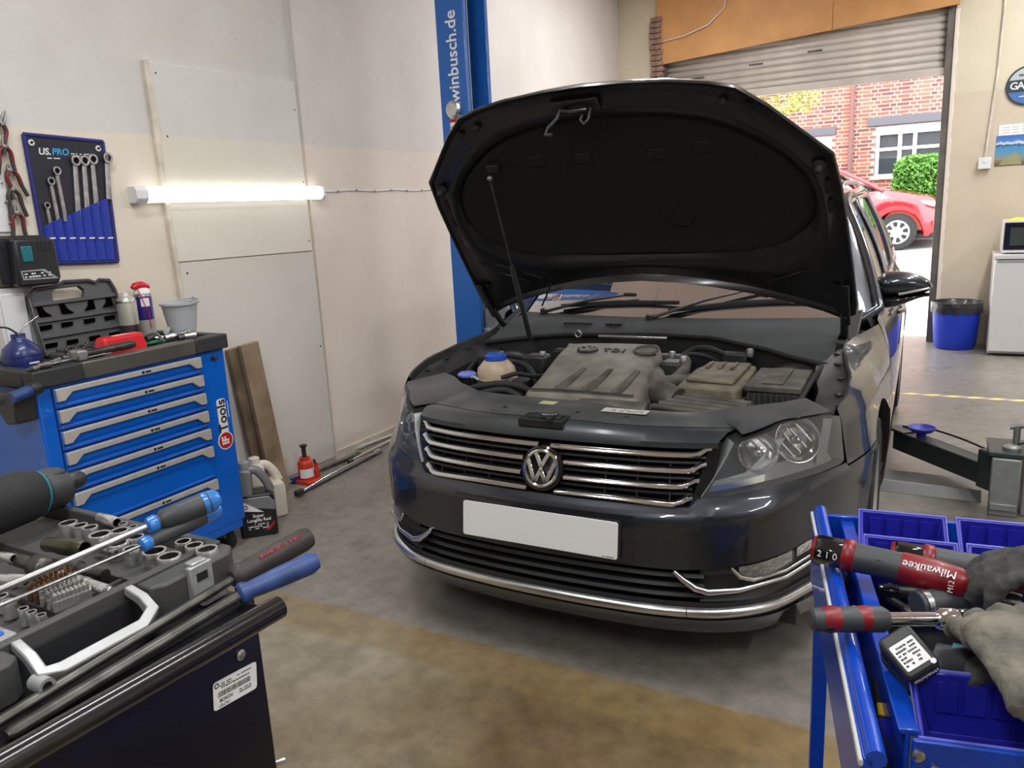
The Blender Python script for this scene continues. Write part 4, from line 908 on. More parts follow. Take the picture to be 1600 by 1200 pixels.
for a in (((73, 321), (78, 346), .013, 'tiny leftmost ring spanner in the wall roll'), ((79, 283), (90, 340), .016, 'second smallest ring spanner in the wall roll'), ((88, 267), (101, 334), .017, 'third ring spanner from the left in the wall roll'), ((117, 251), (122, 325), .021, 'fourth ring spanner in the wall roll after the gap'), ((131, 251), (136, 318), .021, 'fifth ring spanner in the wall roll from the left'), ((144, 249), (150, 310), .021, 'sixth ring spanner in the wall roll from the left'), ((167, 247), (170, 300), .022, 'large rightmost ring spanner at the edge of the wall roll')):
    spanner(*a)
# pliers on the wall
mat('plier_red', srgb(120, 28, 36), .45); mat('plier_grey', srgb(62, 56, 56), .5)
def pliers(px, tip, spread, label, red, jl):
    c, t_ = atx(*px, XL+.02), atx(*tip, XL+.02); d = (t_-c); M_ = frame(c, d, (1, 0, 0)); L = d.length
    t = thing('pliers', label, 'pliers', c, M_.to_3x3(), 'pliers on the wall rail')
    for s in (-1, 1):
        obj('jaw', MB().tube([(-.004, s*.004, 0), (L*.3, s*.007, 0), (L, s*.0015, 0)], [.006, .006, .0018], 8), 'dull_steel', t, smooth=50)
        h = obj('handle', MB().tube(curve([(0, s*.006, 0), (-.022, s*.020, 0), (-.058, s*spread*.85, 0), (-.105, s*spread*1.15, 0)]), .0078, 8), 'plier_grey', t, smooth=60)
        obj('handle_inlay', MB().tube(curve([(-.004, s*.009, .003), (-.022, s*.021, .003), (-.058, s*spread*.88, .003)]), .0064, 8), 'plier_red' if red else 'plier_grey', h, smooth=60)
    obj('pivot', MB().lathe([(.009, -.006), (.009, .006), (.006, .008), (0, .008)], 14), 'dull_steel', t, smooth=40)
pliers((3, 194), (8, 172), .026, 'topmost long nosed pliers with red handles on the wall', True, 1)
pliers((7, 229), (5, 210), .028, 'second pliers from the top with dark red handles on the wall', True, 1)
pliers((15, 266), (11, 256), .026, 'third pliers from the top hanging on the wall', True, 1)
pliers((19, 296), (15, 280), .027, 'fourth pliers with grey handles hanging on the wall', False, 1)
pliers((26, 333), (24, 318), .024, 'lowest small pliers just above the battery charger', True, 1)
hk = thing('plier_rail', 'narrow white strip on the wall behind the row of pliers', 'rail', (0, 0, 0))
obj('strip', MB().box(XL, XL+.008, -.30, -.205, 1.43, 2.1), 'white_plastic', hk, bevel=.002); 
for z in (1.78, 1.70, 1.61, 1.54, 1.46): obj('peg', MB().cyl((XL, -.22, z), (XL+.025, -.22, z+.004), .003, n=8), 'dull_steel', hk)
# battery charger
mat('charger', (.02, .021, .025), .35); mat('screen_teal', (.02, .17, .21), .25, coat=.4)
ch = thing('battery_charger', 'black battery charger with a loaded battery on the left wall', 'charger', (XL, -.035, 0))
fy = lambda a, b_, d: (d, a, b_)
obj('body', MB().prism([(-.285, 1.235), (-.10, 1.228), (-.085, 1.245), (-.083, 1.40), (-.10, 1.412), (-.285, 1.418)], fy, 0, .075), 'charger', ch, bevel=.01)
obj('battery', MB().prism([(-.255, 1.225), (-.10, 1.222), (-.087, 1.25), (-.087, 1.385), (-.10, 1.40), (-.245, 1.402)], fy, .075, .125), 'charger', ch, bevel=.012)
obj('release_button', MB().prism([(-.225, 1.315), (-.185, 1.315), (-.185, 1.375), (-.225, 1.375)], fy, .12, .13), 'screen_teal', ch, bevel=.004)
obj('stripe', MB().prism([(-.24, 1.285), (-.15, 1.285), (-.10, 1.245), (-.235, 1.25)], fy, .1245, .1262), 'grey_plastic', ch)
obj('stripe', MB().prism([(-.235, 1.28), (-.16, 1.28), (-.118, 1.252), (-.23, 1.255)], fy, .1255, .1268), 'charger', ch)
dashes(ch, 'white_print', Matrix(((0, 0, 1, .1268), (1, 0, 0, -.178), (0, 1, 0, 1.266), (0, 0, 0, 1))), .10, .022, 2, 4, .7)
for i in range(4): obj('vent', MB().box(.122, .127, -.16+i*.015, -.152+i*.015, 1.35, 1.385), 'black_print', ch)
wbx = thing('trunking_box', 'white upright trunking box on the wall under the charger', 'trunking', (XL, 0, 0))
obj('box', MB().box(0, .05, -.34, -.215, .93, 1.222), 'white_plastic', wbx, bevel=.004); obj('cover_strip', MB().box(.05, .058, -.33, -.24, .95, 1.2), 'white_plastic', wbx, bevel=.002)

# ---- tool chest
CX0, CX1, CY0, CY1, CB, CT = -2.09, -1.63, -.50, .305, .13, .905
tc = thing('tool_chest', 'blue seven drawer tool chest with black top tray by the left wall', 'tool chest', (0, 0, 0))
mat('trim_silver', srgb(196, 192, 184), .4, metal=.25, var=.06, vscale=30); mat('tray_black', (.03, .031, .033), .5, bump=.06, bscale=150); mat('tray_steel', srgb(110, 107, 101), .36, metal=.6, var=.08, vscale=12)
obj('cabinet', MB().box(CX0, CX1-.008, CY0, CY1, CB, CT), 'blue_chest', tc, bevel=.008)
DY0, DY1 = -.445, .168
obj('drawer_shadow_gap', MB().box(CX1-.009, CX1-.0075, DY0-.003, DY1+.003, .212, .895), 'black_print', tc)  # black sheet painting the shade in the gaps between drawers
zz = [.893, .8165, .740, .6635, .587, .5105, .365, .215]
fx = lambda a, b_, d: (CX1+d, a, b_)
for k in range(7):
    z1, z0 = zz[k], zz[k+1]+.005
    dr = obj('drawer', MB().box(CX1-.02, CX1+.002, DY0, DY1, z0, z1), 'blue_chest', tc, bevel=.002)
    hb = .020; he = .046
    obj('drawer_handle', MB().prism([(DY0+.002, z1-.001), (DY1-.002, z1-.001), (DY1-.002, z1-he), (DY1-.028, z1-he), (DY1-.06, z1-hb), (DY0+.06, z1-hb), (DY0+.028, z1-he), (DY0+.002, z1-he)], fx, .002, .017), 'trim_silver', dr, bevel=.002)
    obj('drawer_ledge', MB().prism([(DY0+.004, z0+.004), (DY1-.004, z0+.004), (DY1-.004, z0+.014), (DY0+.004, z0+.014)], fx, .0, .008), 'blue_chest', dr, bevel=.003)
    obj('grip_recess', MB().prism([(DY0+.065, z1-hb), (DY1-.065, z1-hb), (DY1-.045, z1-he), (DY0+.045, z1-he)], fx, -.002, .006), 'blue_chest', dr)
    obj('drawer_logo', MB().prism(ell(10, .006, .006, -.105, z1-.010), fx, .0165, .0176), 'black_print', dr); obj('drawer_logo', MB().box(CX1+.0165, CX1+.0176, -.095, -.070, z1-.014, z1-.007), 'black_print', dr)
obj('plinth', MB().box(CX0+.02, CX1-.01, CY0+.02, CY1-.02, .10, CB+.06), 'blue_chest', tc)
# top tray with raised rim
for nm, x0, x1, y0, y1, m_ in (('rim', CX1-.05, CX1+.012, CY0-.012, CY0+.17, 'tray_black'), ('rim', CX1-.05, CX1+.012, .155, CY1+.012, 'tray_black'), ('steel_rim', CX1-.046, CX1+.010, CY0+.17, .155, 'tray_steel'), ('rim', CX0-.005, CX0+.04, CY0-.012, CY1+.012, 'tray_black'), ('rim', CX0+.04, CX1-.05, CY0-.012, CY0+.04, 'tray_black'), ('rim', CX0+.04, CX1-.05, CY1-.03, CY1+.012, 'tray_black')):
    obj(nm, MB().box(x0, x1, y0, y1, CT, .966), m_, tc, bevel=.006)
obj('tray_mat', MB().box(CX0+.03, CX1-.04, CY0+.03, CY1-.02, CT, .945), 'tray_black', tc)
lk_ = obj('lock', MB().lathe([(.012, 0), (.012, .006), (.008, .012), (0, .012)], 16, Matrix.Translation((CX1-.008, .245, .872)) @ Matrix.Rotation(math.pi/2, 4, 'Y')), 'dark_steel', tc, smooth=40)
obj('key', MB().box(CX1+.0, CX1+.03, .242, .248, .866, .878), 'steel', lk_, bevel=.001)
cM = lambda y, z, d: Matrix(((0, 0, 1, CX1-.008+d), (0, -1, 0, y), (1, 0, 0, z), (0, 0, 0, 1)))   # text running upward
obj('logo_plate', MB().prism(rrect(.045, .165, .012), lambda a, b_, d: (CX1-.008+d, .252+a, .61+b_), 0, .0012), 'label_white', tc)
text('Tools', .062, 'black_print', tc, Matrix(((0, 0, 1, CX1-.0065), (0, -1, 0, .252), (1, 0, 0, .618), (0, 0, 0, 1))) @ Matrix.Diagonal((1, 1, 1, 1)), bold=.001)
dashes(tc, 'white_print', Matrix(((0, 0, 1, CX1-.0078), (0, -1, 0, .286), (1, 0, 0, .64), (0, 0, 0, 1))), .07, .008, 1, 6, .9)
obj('logo_disc', MB().prism(ell(24, .040, .040, .252, .508), lambda a, b_, d: (CX1-.008+d, a, b_), 0, .0014), 'label_white', tc); obj('logo_disc', MB().prism(ell(24, .035, .035, .252, .508), lambda a, b_, d: (CX1-.008+d, a, b_), .001, .0022), 'red_print', tc)
text('IF', .05, 'white_print', tc, Matrix(((0, 0, 1, CX1-.0055), (0, -1, 0, .252), (1, 0, 0, .508), (0, 0, 0, 1))), bold=.002)
sd_ = obj('side_handle', MB().tube(curve([(CX0+.10, CY0-.01, .87), (CX0+.10, CY0-.06, .88), (CX0+.2, CY0-.075, .885), (CX1-.12, CY0-.075, .885), (CX1-.05, CY0-.05, .87), (CX1-.05, CY0-.005, .85)]), .018, 10), 'tray_black', tc, smooth=60)
obj('handle_bracket', MB().prism([(CX1-.16, .90), (CX1-.0, .905), (CX1-.01, .80), (CX1-.08, .79)], lambda a, b_, d: (a, d, b_), CY0-.075, CY0), 'tray_black', tc, bevel=.01)
for x in (CX0+.07, CX1-.07):
    for y in (CY0+.08, CY1-.07):
        ca = obj('castor', MB().lathe([(.03, -.016), (.05, -.014), (.05, .014), (.03, .016)], 20, Matrix.Translation((x, y, .05)) @ Matrix.Rotation(math.pi/2, 4, 'X')), 'rubber', tc, smooth=40)
        obj('castor_fork', MB().box(x-.02, x+.02, y-.024, y+.024, .06, .105), 'dull_steel', ca)

# ---- on top of the chest
ZT = .945
bk = thing('small_bucket', 'small light grey plastic bucket on the corner of the blue chest', 'bucket', (-1.80, .243, .966))
mat('bucket_grey', srgb(176, 180, 184), .45)
obj('pail', MB().lathe([(.0, .004), (.052, .0), (.072, .128), (.079, .130), (.079, .138), (.070, .138), (.068, .13), (.05, .01), (0, .008)], 32), 'bucket_grey', bk, smooth=40)
obj('handle', MB().tube([(.079*math.cos(a), .079*math.sin(a), .136+.010*math.sin(a)) for a in frange(0, math.pi, 16)], .0035, 6), 'bucket_grey', bk, smooth=60)
obj('ear', MB().cbox((0, .079, .145), (.018, .01, .022)), 'bucket_grey', bk, bevel=.003)
def can(label, px, x, top_z, r, body, band, cap):
    p = atx(px, 480, x); t = thing('aerosol_can', label, 'aerosol can', (x, p.y, ZT)); h = top_z-ZT
    obj('can', MB().lathe([(r*.95, 0), (r, .006), (r, h*.82), (r*.92, h*.87), (r*.62, h*.92), (r*.58, h*.93), (0, h*.93)], 28), body, t, smooth=35)
    obj('label_band', MB().lathe([(r+.0006, .012), (r+.0006, h*.36)], 28, caps=False), band, t, smooth=60)
    obj('shoulder', MB().lathe([(r*1.01, h*.80), (r*1.01, h*.825), (r*.9, h*.87)], 28, caps=False), 'steel', t, smooth=60)
    if cap == 'red':
        obj('cap', MB().lathe([(r*.95, h*.86), (r*.9, h*.93), (r*.6, h*.965), (r*.4, h*.98), (0, h*.98)], 20), 'label_white', t, smooth=50)
        c = obj('trigger', MB().tube([(0, r*.9, h*.97), (0, 0, h*1.02), (0, -r*.8, h*1.02), (0, -r*1.15, h*.98)], [r*.45, r*.7, r*.55, r*.35], 12, flat=.7), 'red_plastic', t, smooth=60)
        obj('straw', MB().tube([(r*.6, -r*1.0, h*1.0), (r*1.1, -r*.3, h*.5), (r*1.1, -r*.2, h*.2)], .002, 6), 'red_plastic', c, smooth=60)
    else:
        obj('nozzle', MB().lathe([(r*.35, h*.92), (r*.35, h*.955), (r*.28, h*.96), (r*.28, h*1.0), (0, h*1.0)], 14), 'white_plastic', t, smooth=40)
    return t, h, r
mat('can_silver', srgb(190, 188, 176), .35, metal=.4); mat('can_brown', srgb(60, 46, 52), .4); mat('can_blue', srgb(42, 36, 120), .35, coat=.3); mat('can_pale', srgb(170, 168, 158), .4)
t, h, r_ = can('silver aerosol can with a dark lower band on the blue chest', 198, -1.99, 1.158, .040, 'can_silver', 'can_brown', 'white')
t, h, r_ = can('blue aerosol can with a red trigger cap on the blue chest', 225, -2.03, 1.172, .036, 'can_blue', 'can_pale', 'red')
obj('badge_patch', MB().patch([[((r_+.0008)*math.cos(a), (r_+.0008)*math.sin(a), z) for a in frange(-.9, .1, 6)] for z in (h*.62, h*.78)]), 'label_white', t, smooth=60)
# oil can
p = atx(28, 525, -1.88)
oc = thing('oil_can', 'round blue oil can with a thin spout on the blue chest', 'oil can', (-1.88, p.y, ZT)); mat('oilcan_blue', srgb(30, 44, 104), .35, coat=.3)
obj('body', MB().lathe([(.064, 0), (.066, .01), (.066, .05), (.058, .075), (.035, .095), (.024, .105), (.024, .125), (.0, .127)], 32), 'oilcan_blue', oc, smooth=50)
obj('rim_band', MB().lathe([(.067, .045), (.067, .05)], 32, caps=False), 'oilcan_blue', oc)
obj('spout', MB().tube(curve([(0, .005, .12), (.0, .03, .15), (.0, .06, .165), (.0, .085, .178)]), .003, 6), 'steel', oc, smooth=60)
obj('lever', MB().tube(curve([(0, -.0, .125), (0, -.03, .15), (0, -.07, .16), (0, -.10, .17)]), .0035, 6), 'dark_steel', oc, smooth=60)
dashes(oc, 'white_print', Matrix(((0, 0, 1, .0655), (1, 0, 0, .004), (0, 1, 0, .022), (0, 0, 0, 1))), .035, .012, 1, 6, .9, depth=.001)
# open black case: lid leaning on the wall, tray full of bits
mat('case_black', srgb(72, 72, 75), .5, bump=.05, bscale=180)
cs = thing('blow_mould_case', 'open black plastic tool case with its lid against the wall on the blue chest', 'case', (0, 0, 0))
LMx = frame(Vector((-1.985, -.06, ZT+.012)), (0, 1, 0), (1, 0, .22))       # local x along the wall, y up the lid, z out to the room
lidp = [(-.185, 0), (.175, 0), (.178, .22), (.165, .262), (.12, .268), (.10, .258), (.075, .270), (-.03, .275), (-.06, .262), (-.15, .258), (-.178, .235)]
hole = [(-.085, .212), (.035, .212), (.05, .235), (.03, .252), (-.05, .250), (-.078, .235)]
def lidring(mb, d0, d1):
    # lid plate with a handle hole: split around the hole
    f_ = fM(LMx)
    mb.prism([(-.185, 0), (.175, 0), (.177, .205), (-.18, .205)], f_, d0, d1)
    mb.prism([(-.18, .205), (-.088, .205), (-.082, .240), (-.055, .256), (-.06, .264), (-.15, .258), (-.178, .235)], f_, d0, d1)
    mb.prism([(.04, .205), (.177, .205), (.178, .22), (.165, .262), (.12, .268), (.10, .258), (.075, .268), (.035, .254), (.052, .235)], f_, d0, d1)
    mb.prism([(-.06, .264), (-.055, .254), (.035, .254), (.075, .268), (-.03, .276)], f_, d0, d1); return mb
lid = obj('lid', lidring(MB(), -.03, -.008), 'case_black', cs, bevel=.003)
ff = fM(LMx)
for b0, b1, d in ((0.0, .012, .006), (.062, .078, .004), (.125, .14, .004), (.190, .206, .004)):
    obj('lid_ridge', MB().prism([(-.18, b0), (.172, b0), (.172, b1), (-.18, b1)], ff, -.01, d), 'case_black', lid, bevel=.003)
obj('lid_rim', MB().tube([LMx @ Vector((a, b_, 0)) for a, b_ in lidp], .007, 6, closed=True), 'case_black', lid, smooth=50)
for i, (a, b_, k) in enumerate([(-.14, .17, 0), (-.05, .17, 0), (.05, .172, 1), (.13, .174, 1)]):
    s = 1 if k == 0 else -1
    obj('lid_cell', MB().prism([(a-s*.02, b_-.02), (a+s*.026, b_-.022), (a+s*.006, b_-.004), (a-s*.008, b_+.028), (a-s*.02, b_+.028)], ff, -.009, .0006), 'void_black', lid)
for r_i, b_ in enumerate((.105, .034)):
    for a in (-.15, -.065, .03, .12): obj('lid_cell', MB().prism([(a-.022, b_-.008), (a+.022, b_-.006), (a+.024, b_+.010), (a-.02, b_+.010)], ff, -.009, .0006), 'void_black', lid)
obj('tray', MB().box(-1.965, -1.80, -.245, .115, ZT, ZT+.024), 'case_black', cs, bevel=.006)
for k in range(7): obj('tray_ridge', MB().box(-1.95, -1.815, -.225+.048*k, -.205+.048*k, ZT+.022, ZT+.034), 'case_black', cs, bevel=.003)
kk = 0; bit0 = None
for i in range(3):
    for j in range(9):
        if bit0 is None:
            bit0 = thing('socket_bit', 'small dark bit socket standing in the open case tray on the blue chest', 'bit socket', (0, 0, 0), group='bit sockets in the chest-top case'); obj('body', MB().lathe([(.007, 0), (.0075, .002), (.0075, .016), (.006, .018), (.006, .008), (0, .008)], 12), 'dark_steel', bit0, smooth=40); b_ = bit0
        else: b_ = dup(bit0)
        b_.location = (-1.935+.05*i, -.222+.0395*j, ZT+.024)
# red pouch, hammer and loose tools in front
mat('pouch_red', srgb(212, 24, 34), .35, coat=.2)
p = atx(187, 530, -1.745)
pc = thing('red_case', 'flat bright red tool case lying on the blue chest', 'case', (-1.745, p.y, ZT+.030), (0, 0, math.radians(88)))
obj('shell', MB().prism(rrect(.185, .075, .018), lambda a, b_, d: (a*(1-.06*d/.03), b_*(1-.12*d/.03), d), -.030, .046), 'pouch_red', pc, bevel=.010, seg=3)
obj('mark', MB().prism([(-.02, -.004), (.035, .0), (.02, .012), (-.02, .008)], lambda a, b_, d: (a, -.038+d*0, b_), 0, .0005) if False else MB().prism([(-.03, -.012), (.04, -.006), (.02, .01), (-.03, .006)], lambda a, b_, d: (a, b_, d), .0455, .0466), 'label_white', pc)
obj('pick', MB().tube([(-.06, -.045, .02), (-.05, .0, .045)], .0025, 6), 'steel', pc)
p = atx(160, 548, -1.66)
hm = thing('club_hammer', 'hammer with a dark handle lying on the chest front rim', 'hammer', (-1.668, p.y, .985), (0, 0, math.radians(89)))
obj('handle', MB().tube([(-.07, 0, 0), (.0, 0, .002), (.12, 0, .004), (.135, 0, .004)], [.011, .013, .0165, .013], 12), 'dark_steel', hm, smooth=50)
obj('head', MB().prism([(-.105, -.03), (-.07, -.034), (-.062, 0), (-.07, .034), (-.105, .03), (-.110, 0)], lambda a, b_, d: (a, b_, d), -.018, .020), 'dull_steel', hm, bevel=.006)
def sock(label, p, L, r, d, m_='dull_steel', g='loose sockets on the blue chest'):
    t = thing('socket', label, 'socket', p, frame((0, 0, 0), d).to_3x3(), g); q = Matrix.Rotation(math.pi/2, 4, 'Y')
    obj('body', MB().lathe([(r*.82, 0), (r*.86, .002), (r*.86, L*.45), (r, L*.55), (r, L), (r*.72, L), (r*.68, L*.6), (0, L*.6)], 18, q), m_, t, smooth=40); return t
sock('long dark socket lying beside the grey bucket', (-1.70, .135, ZT+.028), .075, .016, (.25, 1, 0), 'dark_steel'); sock('short steel socket lying at the chest corner by the bucket', (-1.69, .16, ZT+.03), .045, .019, (.6, 1, 0), 'steel')
sock('dark socket lying against the oil can', (-1.70, -.27, ZT+.028), .07, .016, (.1, 1, 0), 'dark_steel'); sock('small steel socket by the hammer head', (-1.68, -.215, ZT+.028), .03, .013, (.2, 1, 0), 'steel')
mat('green_grip', srgb(46, 130, 84), .45)
def loose_pliers(label, p, rz, grip):
    t = thing('pliers', label, 'pliers', p, (0, 0, rz), 'loose pliers on the blue chest')
    for s in (-1, 1):
        obj('handle', MB().tube(curve([(0, s*.006, 0), (-.04, s*.02, .002), (-.09, s*.022, 0), (-.12, s*.016, 0)]), .008, 8), grip, t, smooth=60); obj('jaw', MB().tube([(0, s*.005, 0), (.02, s*.009, 0), (.05, s*.003, 0)], [.007, .008, .003], 8), 'steel', t, smooth=50)
    obj('pivot', MB().lathe([(.012, -.008), (.012, .008), (0, .010)], 14), 'steel', t)
loose_pliers('green handled pliers lying behind the red case', (-1.79, .13, ZT+.012), math.radians(60), 'green_grip')
loose_pliers('green handled pliers lying at the near corner of the chest', (-1.72, -.38, ZT+.02), math.radians(120), 'green_grip')
def bar(name, label, p, q, r, m_, cat, g=None):
    p, q = Vector(p), Vector(q); t = thing(name, label, cat, p, frame((0, 0, 0), q-p).to_3x3(), g); L = (q-p).length
    obj('shaft', MB().tube([(0, 0, 0), (L*.5, 0, 0), (L, 0, 0)], r, 10), m_, t, smooth=50); return t, L
t, L = bar('extension_bar', 'steel extension bar lying across the loose tools on the chest', (-1.70, .06, ZT+.04), (-1.86, .16, ZT+.035), .006, 'steel', 'extension bar'); obj('drive', MB().cbox((L+.006, 0, 0), (.014, .01, .01)), 'steel', t, bevel=.002)
t, L = bar('ratchet', 'chrome ratchet lying beside the bucket on the chest', (-1.72, .19, ZT+.03), (-1.84, .06, ZT+.03), .007, 'chrome', 'ratchet'); obj('head', MB().lathe([(.017, -.010), (.019, 0), (.017, .010), (0, .012)], 16), 'chrome', t, smooth=40)
t, L = bar('combination_spanner', 'grey combination spanner on the near corner of the chest', (-1.66, -.44, ZT+.03), (-1.68, -.29, ZT+.03), .006, 'steel', 'spanner'); obj('ring', MB().ring_prism(ell(16, .014, .012), ell(16, .008, .007), lambda a, b_, d: (a, b_, d), -.005, .005), 'steel', t)
t, L = bar('combination_spanner', 'second spanner crossing beside the hammer head on the chest', (-1.655, -.32, ZT+.034), (-1.72, -.25, ZT+.03), .005, 'steel', 'spanner'); obj('ring', MB().ring_prism(ell(16, .013, .011), ell(16, .008, .006), lambda a, b_, d: (a, b_, d), -.004, .004), 'steel', t)
t, L = bar('valve_tool', 'small upright steel valve fitting behind the loose tools', (-1.93, .235, ZT), (-1.93, .235, ZT+.08), .004, 'dull_steel', 'fitting'); obj('collar', MB().lathe([(.016, .0), (.018, .012), (.010, .026), (0, .03)], 14, Matrix.Rotation(math.pi/2, 4, 'Y')), 'dull_steel', t, smooth=40)
t, L = bar('cable_coil', 'grey wire coil among the loose tools on the chest', (-1.82, .17, ZT+.01), (-1.76, .20, ZT+.03), .003, 'bucket_grey', 'wire'); obj('loop', MB().tube([(.02+.03*math.cos(a), .03*math.sin(a), .01+.006*math.sin(3*a)) for a in frange(0, 6.1, 24)], .003, 6, closed=True), 'bucket_grey', t)
t, L = bar('air_line_grip', 'blue grip tool hanging over the near end of the chest', (-1.60, -.60, .90), (-1.61, -.50, .915), .02, 'blue_handle', 'hand tool'); obj('collar', MB().lathe([(.023, 0), (.025, .01), (.023, .03)], 16, Matrix.Translation((L*.7, 0, 0)) @ Matrix.Rotation(math.pi/2, 4, 'Y')), 'black_plastic', t, smooth=40)

sock('bright steel socket lying between the red case and the bucket', (-1.74, .105, ZT+.03), .04, .017, (.3, 1, .1), 'steel'); sock('black impact socket lying behind the red case', (-1.80, .06, ZT+.03), .05, .017, (-.3, 1, .1), 'dark_steel')
sock('short chrome socket leaning on the bucket foot', (-1.73, .175, ZT+.035), .035, .018, (.7, .6, .1), 'chrome'); sock('second dark socket lying by the oil can', (-1.73, -.33, ZT+.03), .06, .015, (.5, 1, 0), 'dark_steel')
t, L = bar('spark_tester', 'white and grey lead lying by the bucket foot', (-1.76, .13, ZT+.05), (-1.84, .21, ZT+.055), .010, 'bucket_grey', 'lead'); obj('tip', MB().tube([(L, 0, 0), (L+.03, 0, -.01)], [.008, .003], 8), 'steel', t, smooth=50)
sock('stubby dark socket at the near corner of the chest top', (-1.65, -.47, ZT+.032), .04, .015, (.2, 1, 0), 'dark_steel'); sock('bright small socket beside the near corner pliers', (-1.69, -.42, ZT+.03), .03, .012, (1, .4, 0), 'chrome'); sock('tall dark socket lying before the oil can', (-1.76, -.30, ZT+.03), .08, .017, (.25, 1, 0), 'dark_steel'); sock('scuffed steel socket behind the hammer head', (-1.72, -.19, ZT+.028), .04, .014, (-.2, 1, 0), 'steel')
t, L = bar('flat_file', 'dark flat file lying at the near corner of the chest top', (-1.63, -.50, ZT+.03), (-1.70, -.36, ZT+.034), .008, 'dull_steel', 'file'); obj('tang', MB().tube([(-.03, 0, 0), (0, 0, 0)], [.003, .007], 8), 'dark_steel', t, smooth=50)
t, L = bar('hex_key', 'bent steel hex key lying near the hammer head', (-1.645, -.30, ZT+.03), (-1.655, -.22, ZT+.03), .0035, 'chrome', 'hex key'); obj('short_arm', MB().tube([(0, 0, 0), (0, .025, 0)], .0035, 6), 'chrome', t)
# ---- on the floor by the wall
mat('old_wood', srgb(150, 130, 105), .8, var=.3, vscale=6, bump=.2, bscale=50, col2=srgb(112, 92, 68)); mat('old_wood_dark', srgb(120, 102, 80), .8, var=.3, vscale=8, bump=.2, bscale=50, col2=srgb(88, 72, 54))
for lab, y0, y1, z1, x0, m_ in (('narrow darker plank leaning behind the wide plank by the wall', .70, .785, .80, -2.10, 'old_wood_dark'), ('wide weathered plank leaning on the wall beside the blue chest', .752, .868, .815, -2.065, 'old_wood')):
    t = thing('wooden_plank', lab, 'plank', (0, 0, 0), group='planks by the wall')
    obj('board', MB().prism([(y0, z1), (y1, z1+.006), (y1+.055, 0), (y0+.055, 0)], lambda a, b_, d: (d+(.81-b_)*.05, a, b_), x0, x0+.028), m_, t, bevel=.002)
def jug(label, px, py, h, w, dth, body, shade, rz):
    p = at(px, py, 0); t = thing('oil_jug', label, 'jug', (p.x, p.y, 0), (0, 0, rz))
    sil = [(-w*.5, 0), (w*.5, 0), (w*.5, h*.52), (w*.42, h*.64), (w*.12, h*.92), (-w*.02, h*.96), (-w*.30, h*.96), (-w*.42, h*.90), (-w*.5, h*.75)]
    hol = [(w*.06, h*.62), (w*.26, h*.62), (w*.30, h*.68), (w*.02, h*.86), (-w*.06, h*.86), (-w*.08, h*.7)]
    f_ = lambda a, b_, d: (a, d, b_)
    body_o = MB(); body_o.prism([(-w*.5, 0), (w*.5, 0), (w*.5, h*.50), (w*.44, h*.60), (-w*.5, h*.60)], f_, -dth/2, dth/2)
    o = obj('body', body_o, body, t, bevel=.012, seg=3)
    obj('neck', MB().prism([(-w*.5, h*.58), (-w*.05, h*.58), (-w*.03, h*.90), (-w*.10, h*.94), (-w*.36, h*.94), (-w*.48, h*.82)], f_, -dth/2, dth/2), shade, t, bevel=.012, seg=3)
    obj('handle', MB().tube(curve([(-w*.12, 0, h*.90), (w*.10, 0, h*.88), (w*.30, 0, h*.74), (w*.42, 0, h*.58)]), [.017]*31, 10, flat=1.2), shade, t, smooth=60)
    obj('cap', MB().lathe([(.026, 0), (.027, .006), (.026, .028), (.02, .032), (0, .032)], 20, Matrix.Translation((-w*.22, 0, h*.935))), 'grey_plastic' if body != 'jug_white' else 'jug_white', t, smooth=40)
    return t
mat('jug_white', srgb(222, 214, 198), .45); mat('jug_black', (.012, .012, .014), .35); mat('jug_grey', srgb(128, 130, 132), .4, metal=.2); mat('gaiter', srgb(88, 92, 96), .35, metal=.3)
t = jug('white plastic fluid jug standing behind the dark oil jug', 420, 806, .30, .17, .12, 'jug_white', 'jug_white', math.radians(62))
t = jug('black and grey oil jug with a white and red label beside the chest', 407, 832, .345, .165, .11, 'jug_black', 'jug_grey', math.radians(46))
obj('grey_shoulder', MB().prism([(-.083, .155), (.083, .12), (.083, .165), (.06, .195), (-.083, .195)], lambda a, b_, d: (a, d, b_), -.057, .057), 'jug_grey', t, bevel=.006)
obj('label', MB().prism([(-.06, .03), (.072, .03), (.072, .115), (.0, .125), (-.06, .165)], lambda a, b_, d: (a, d, b_), -.0585, -.0555), 'black_print', t); obj('label_top', MB().prism([(-.06, .135), (.03, .12), (-.05, .175), (-.06, .175)], lambda a, b_, d: (a, d, b_), -.0595, -.058), 'label_white', t)
jM = lambda a, b_: Matrix(((1, 0, 0, a), (0, 0, -1, -.0588), (0, 1, 0, b_), (0, 0, 0, 1)))
text('Super\nLonglife Red', .021, 'white_print', t, jM(.004, .095), bold=.0005); dashes(t, 'white_print', jM(0, .055), .09, .03, 3, 5, .7); obj('label_stripe', MB().prism([(.045, .03), (.072, .06), (.072, .072), (.03, .03)], lambda a, b_, d: (a, d, b_), -.0592, -.058), 'red_print', t)
obj('label_ring', MB().ring_prism(ell(16, .010, .010, -.048, .152), ell(16, .006, .006, -.048, .152), lambda a, b_, d: (a, d, b_), -.0602, -.059), 'red_print', t)
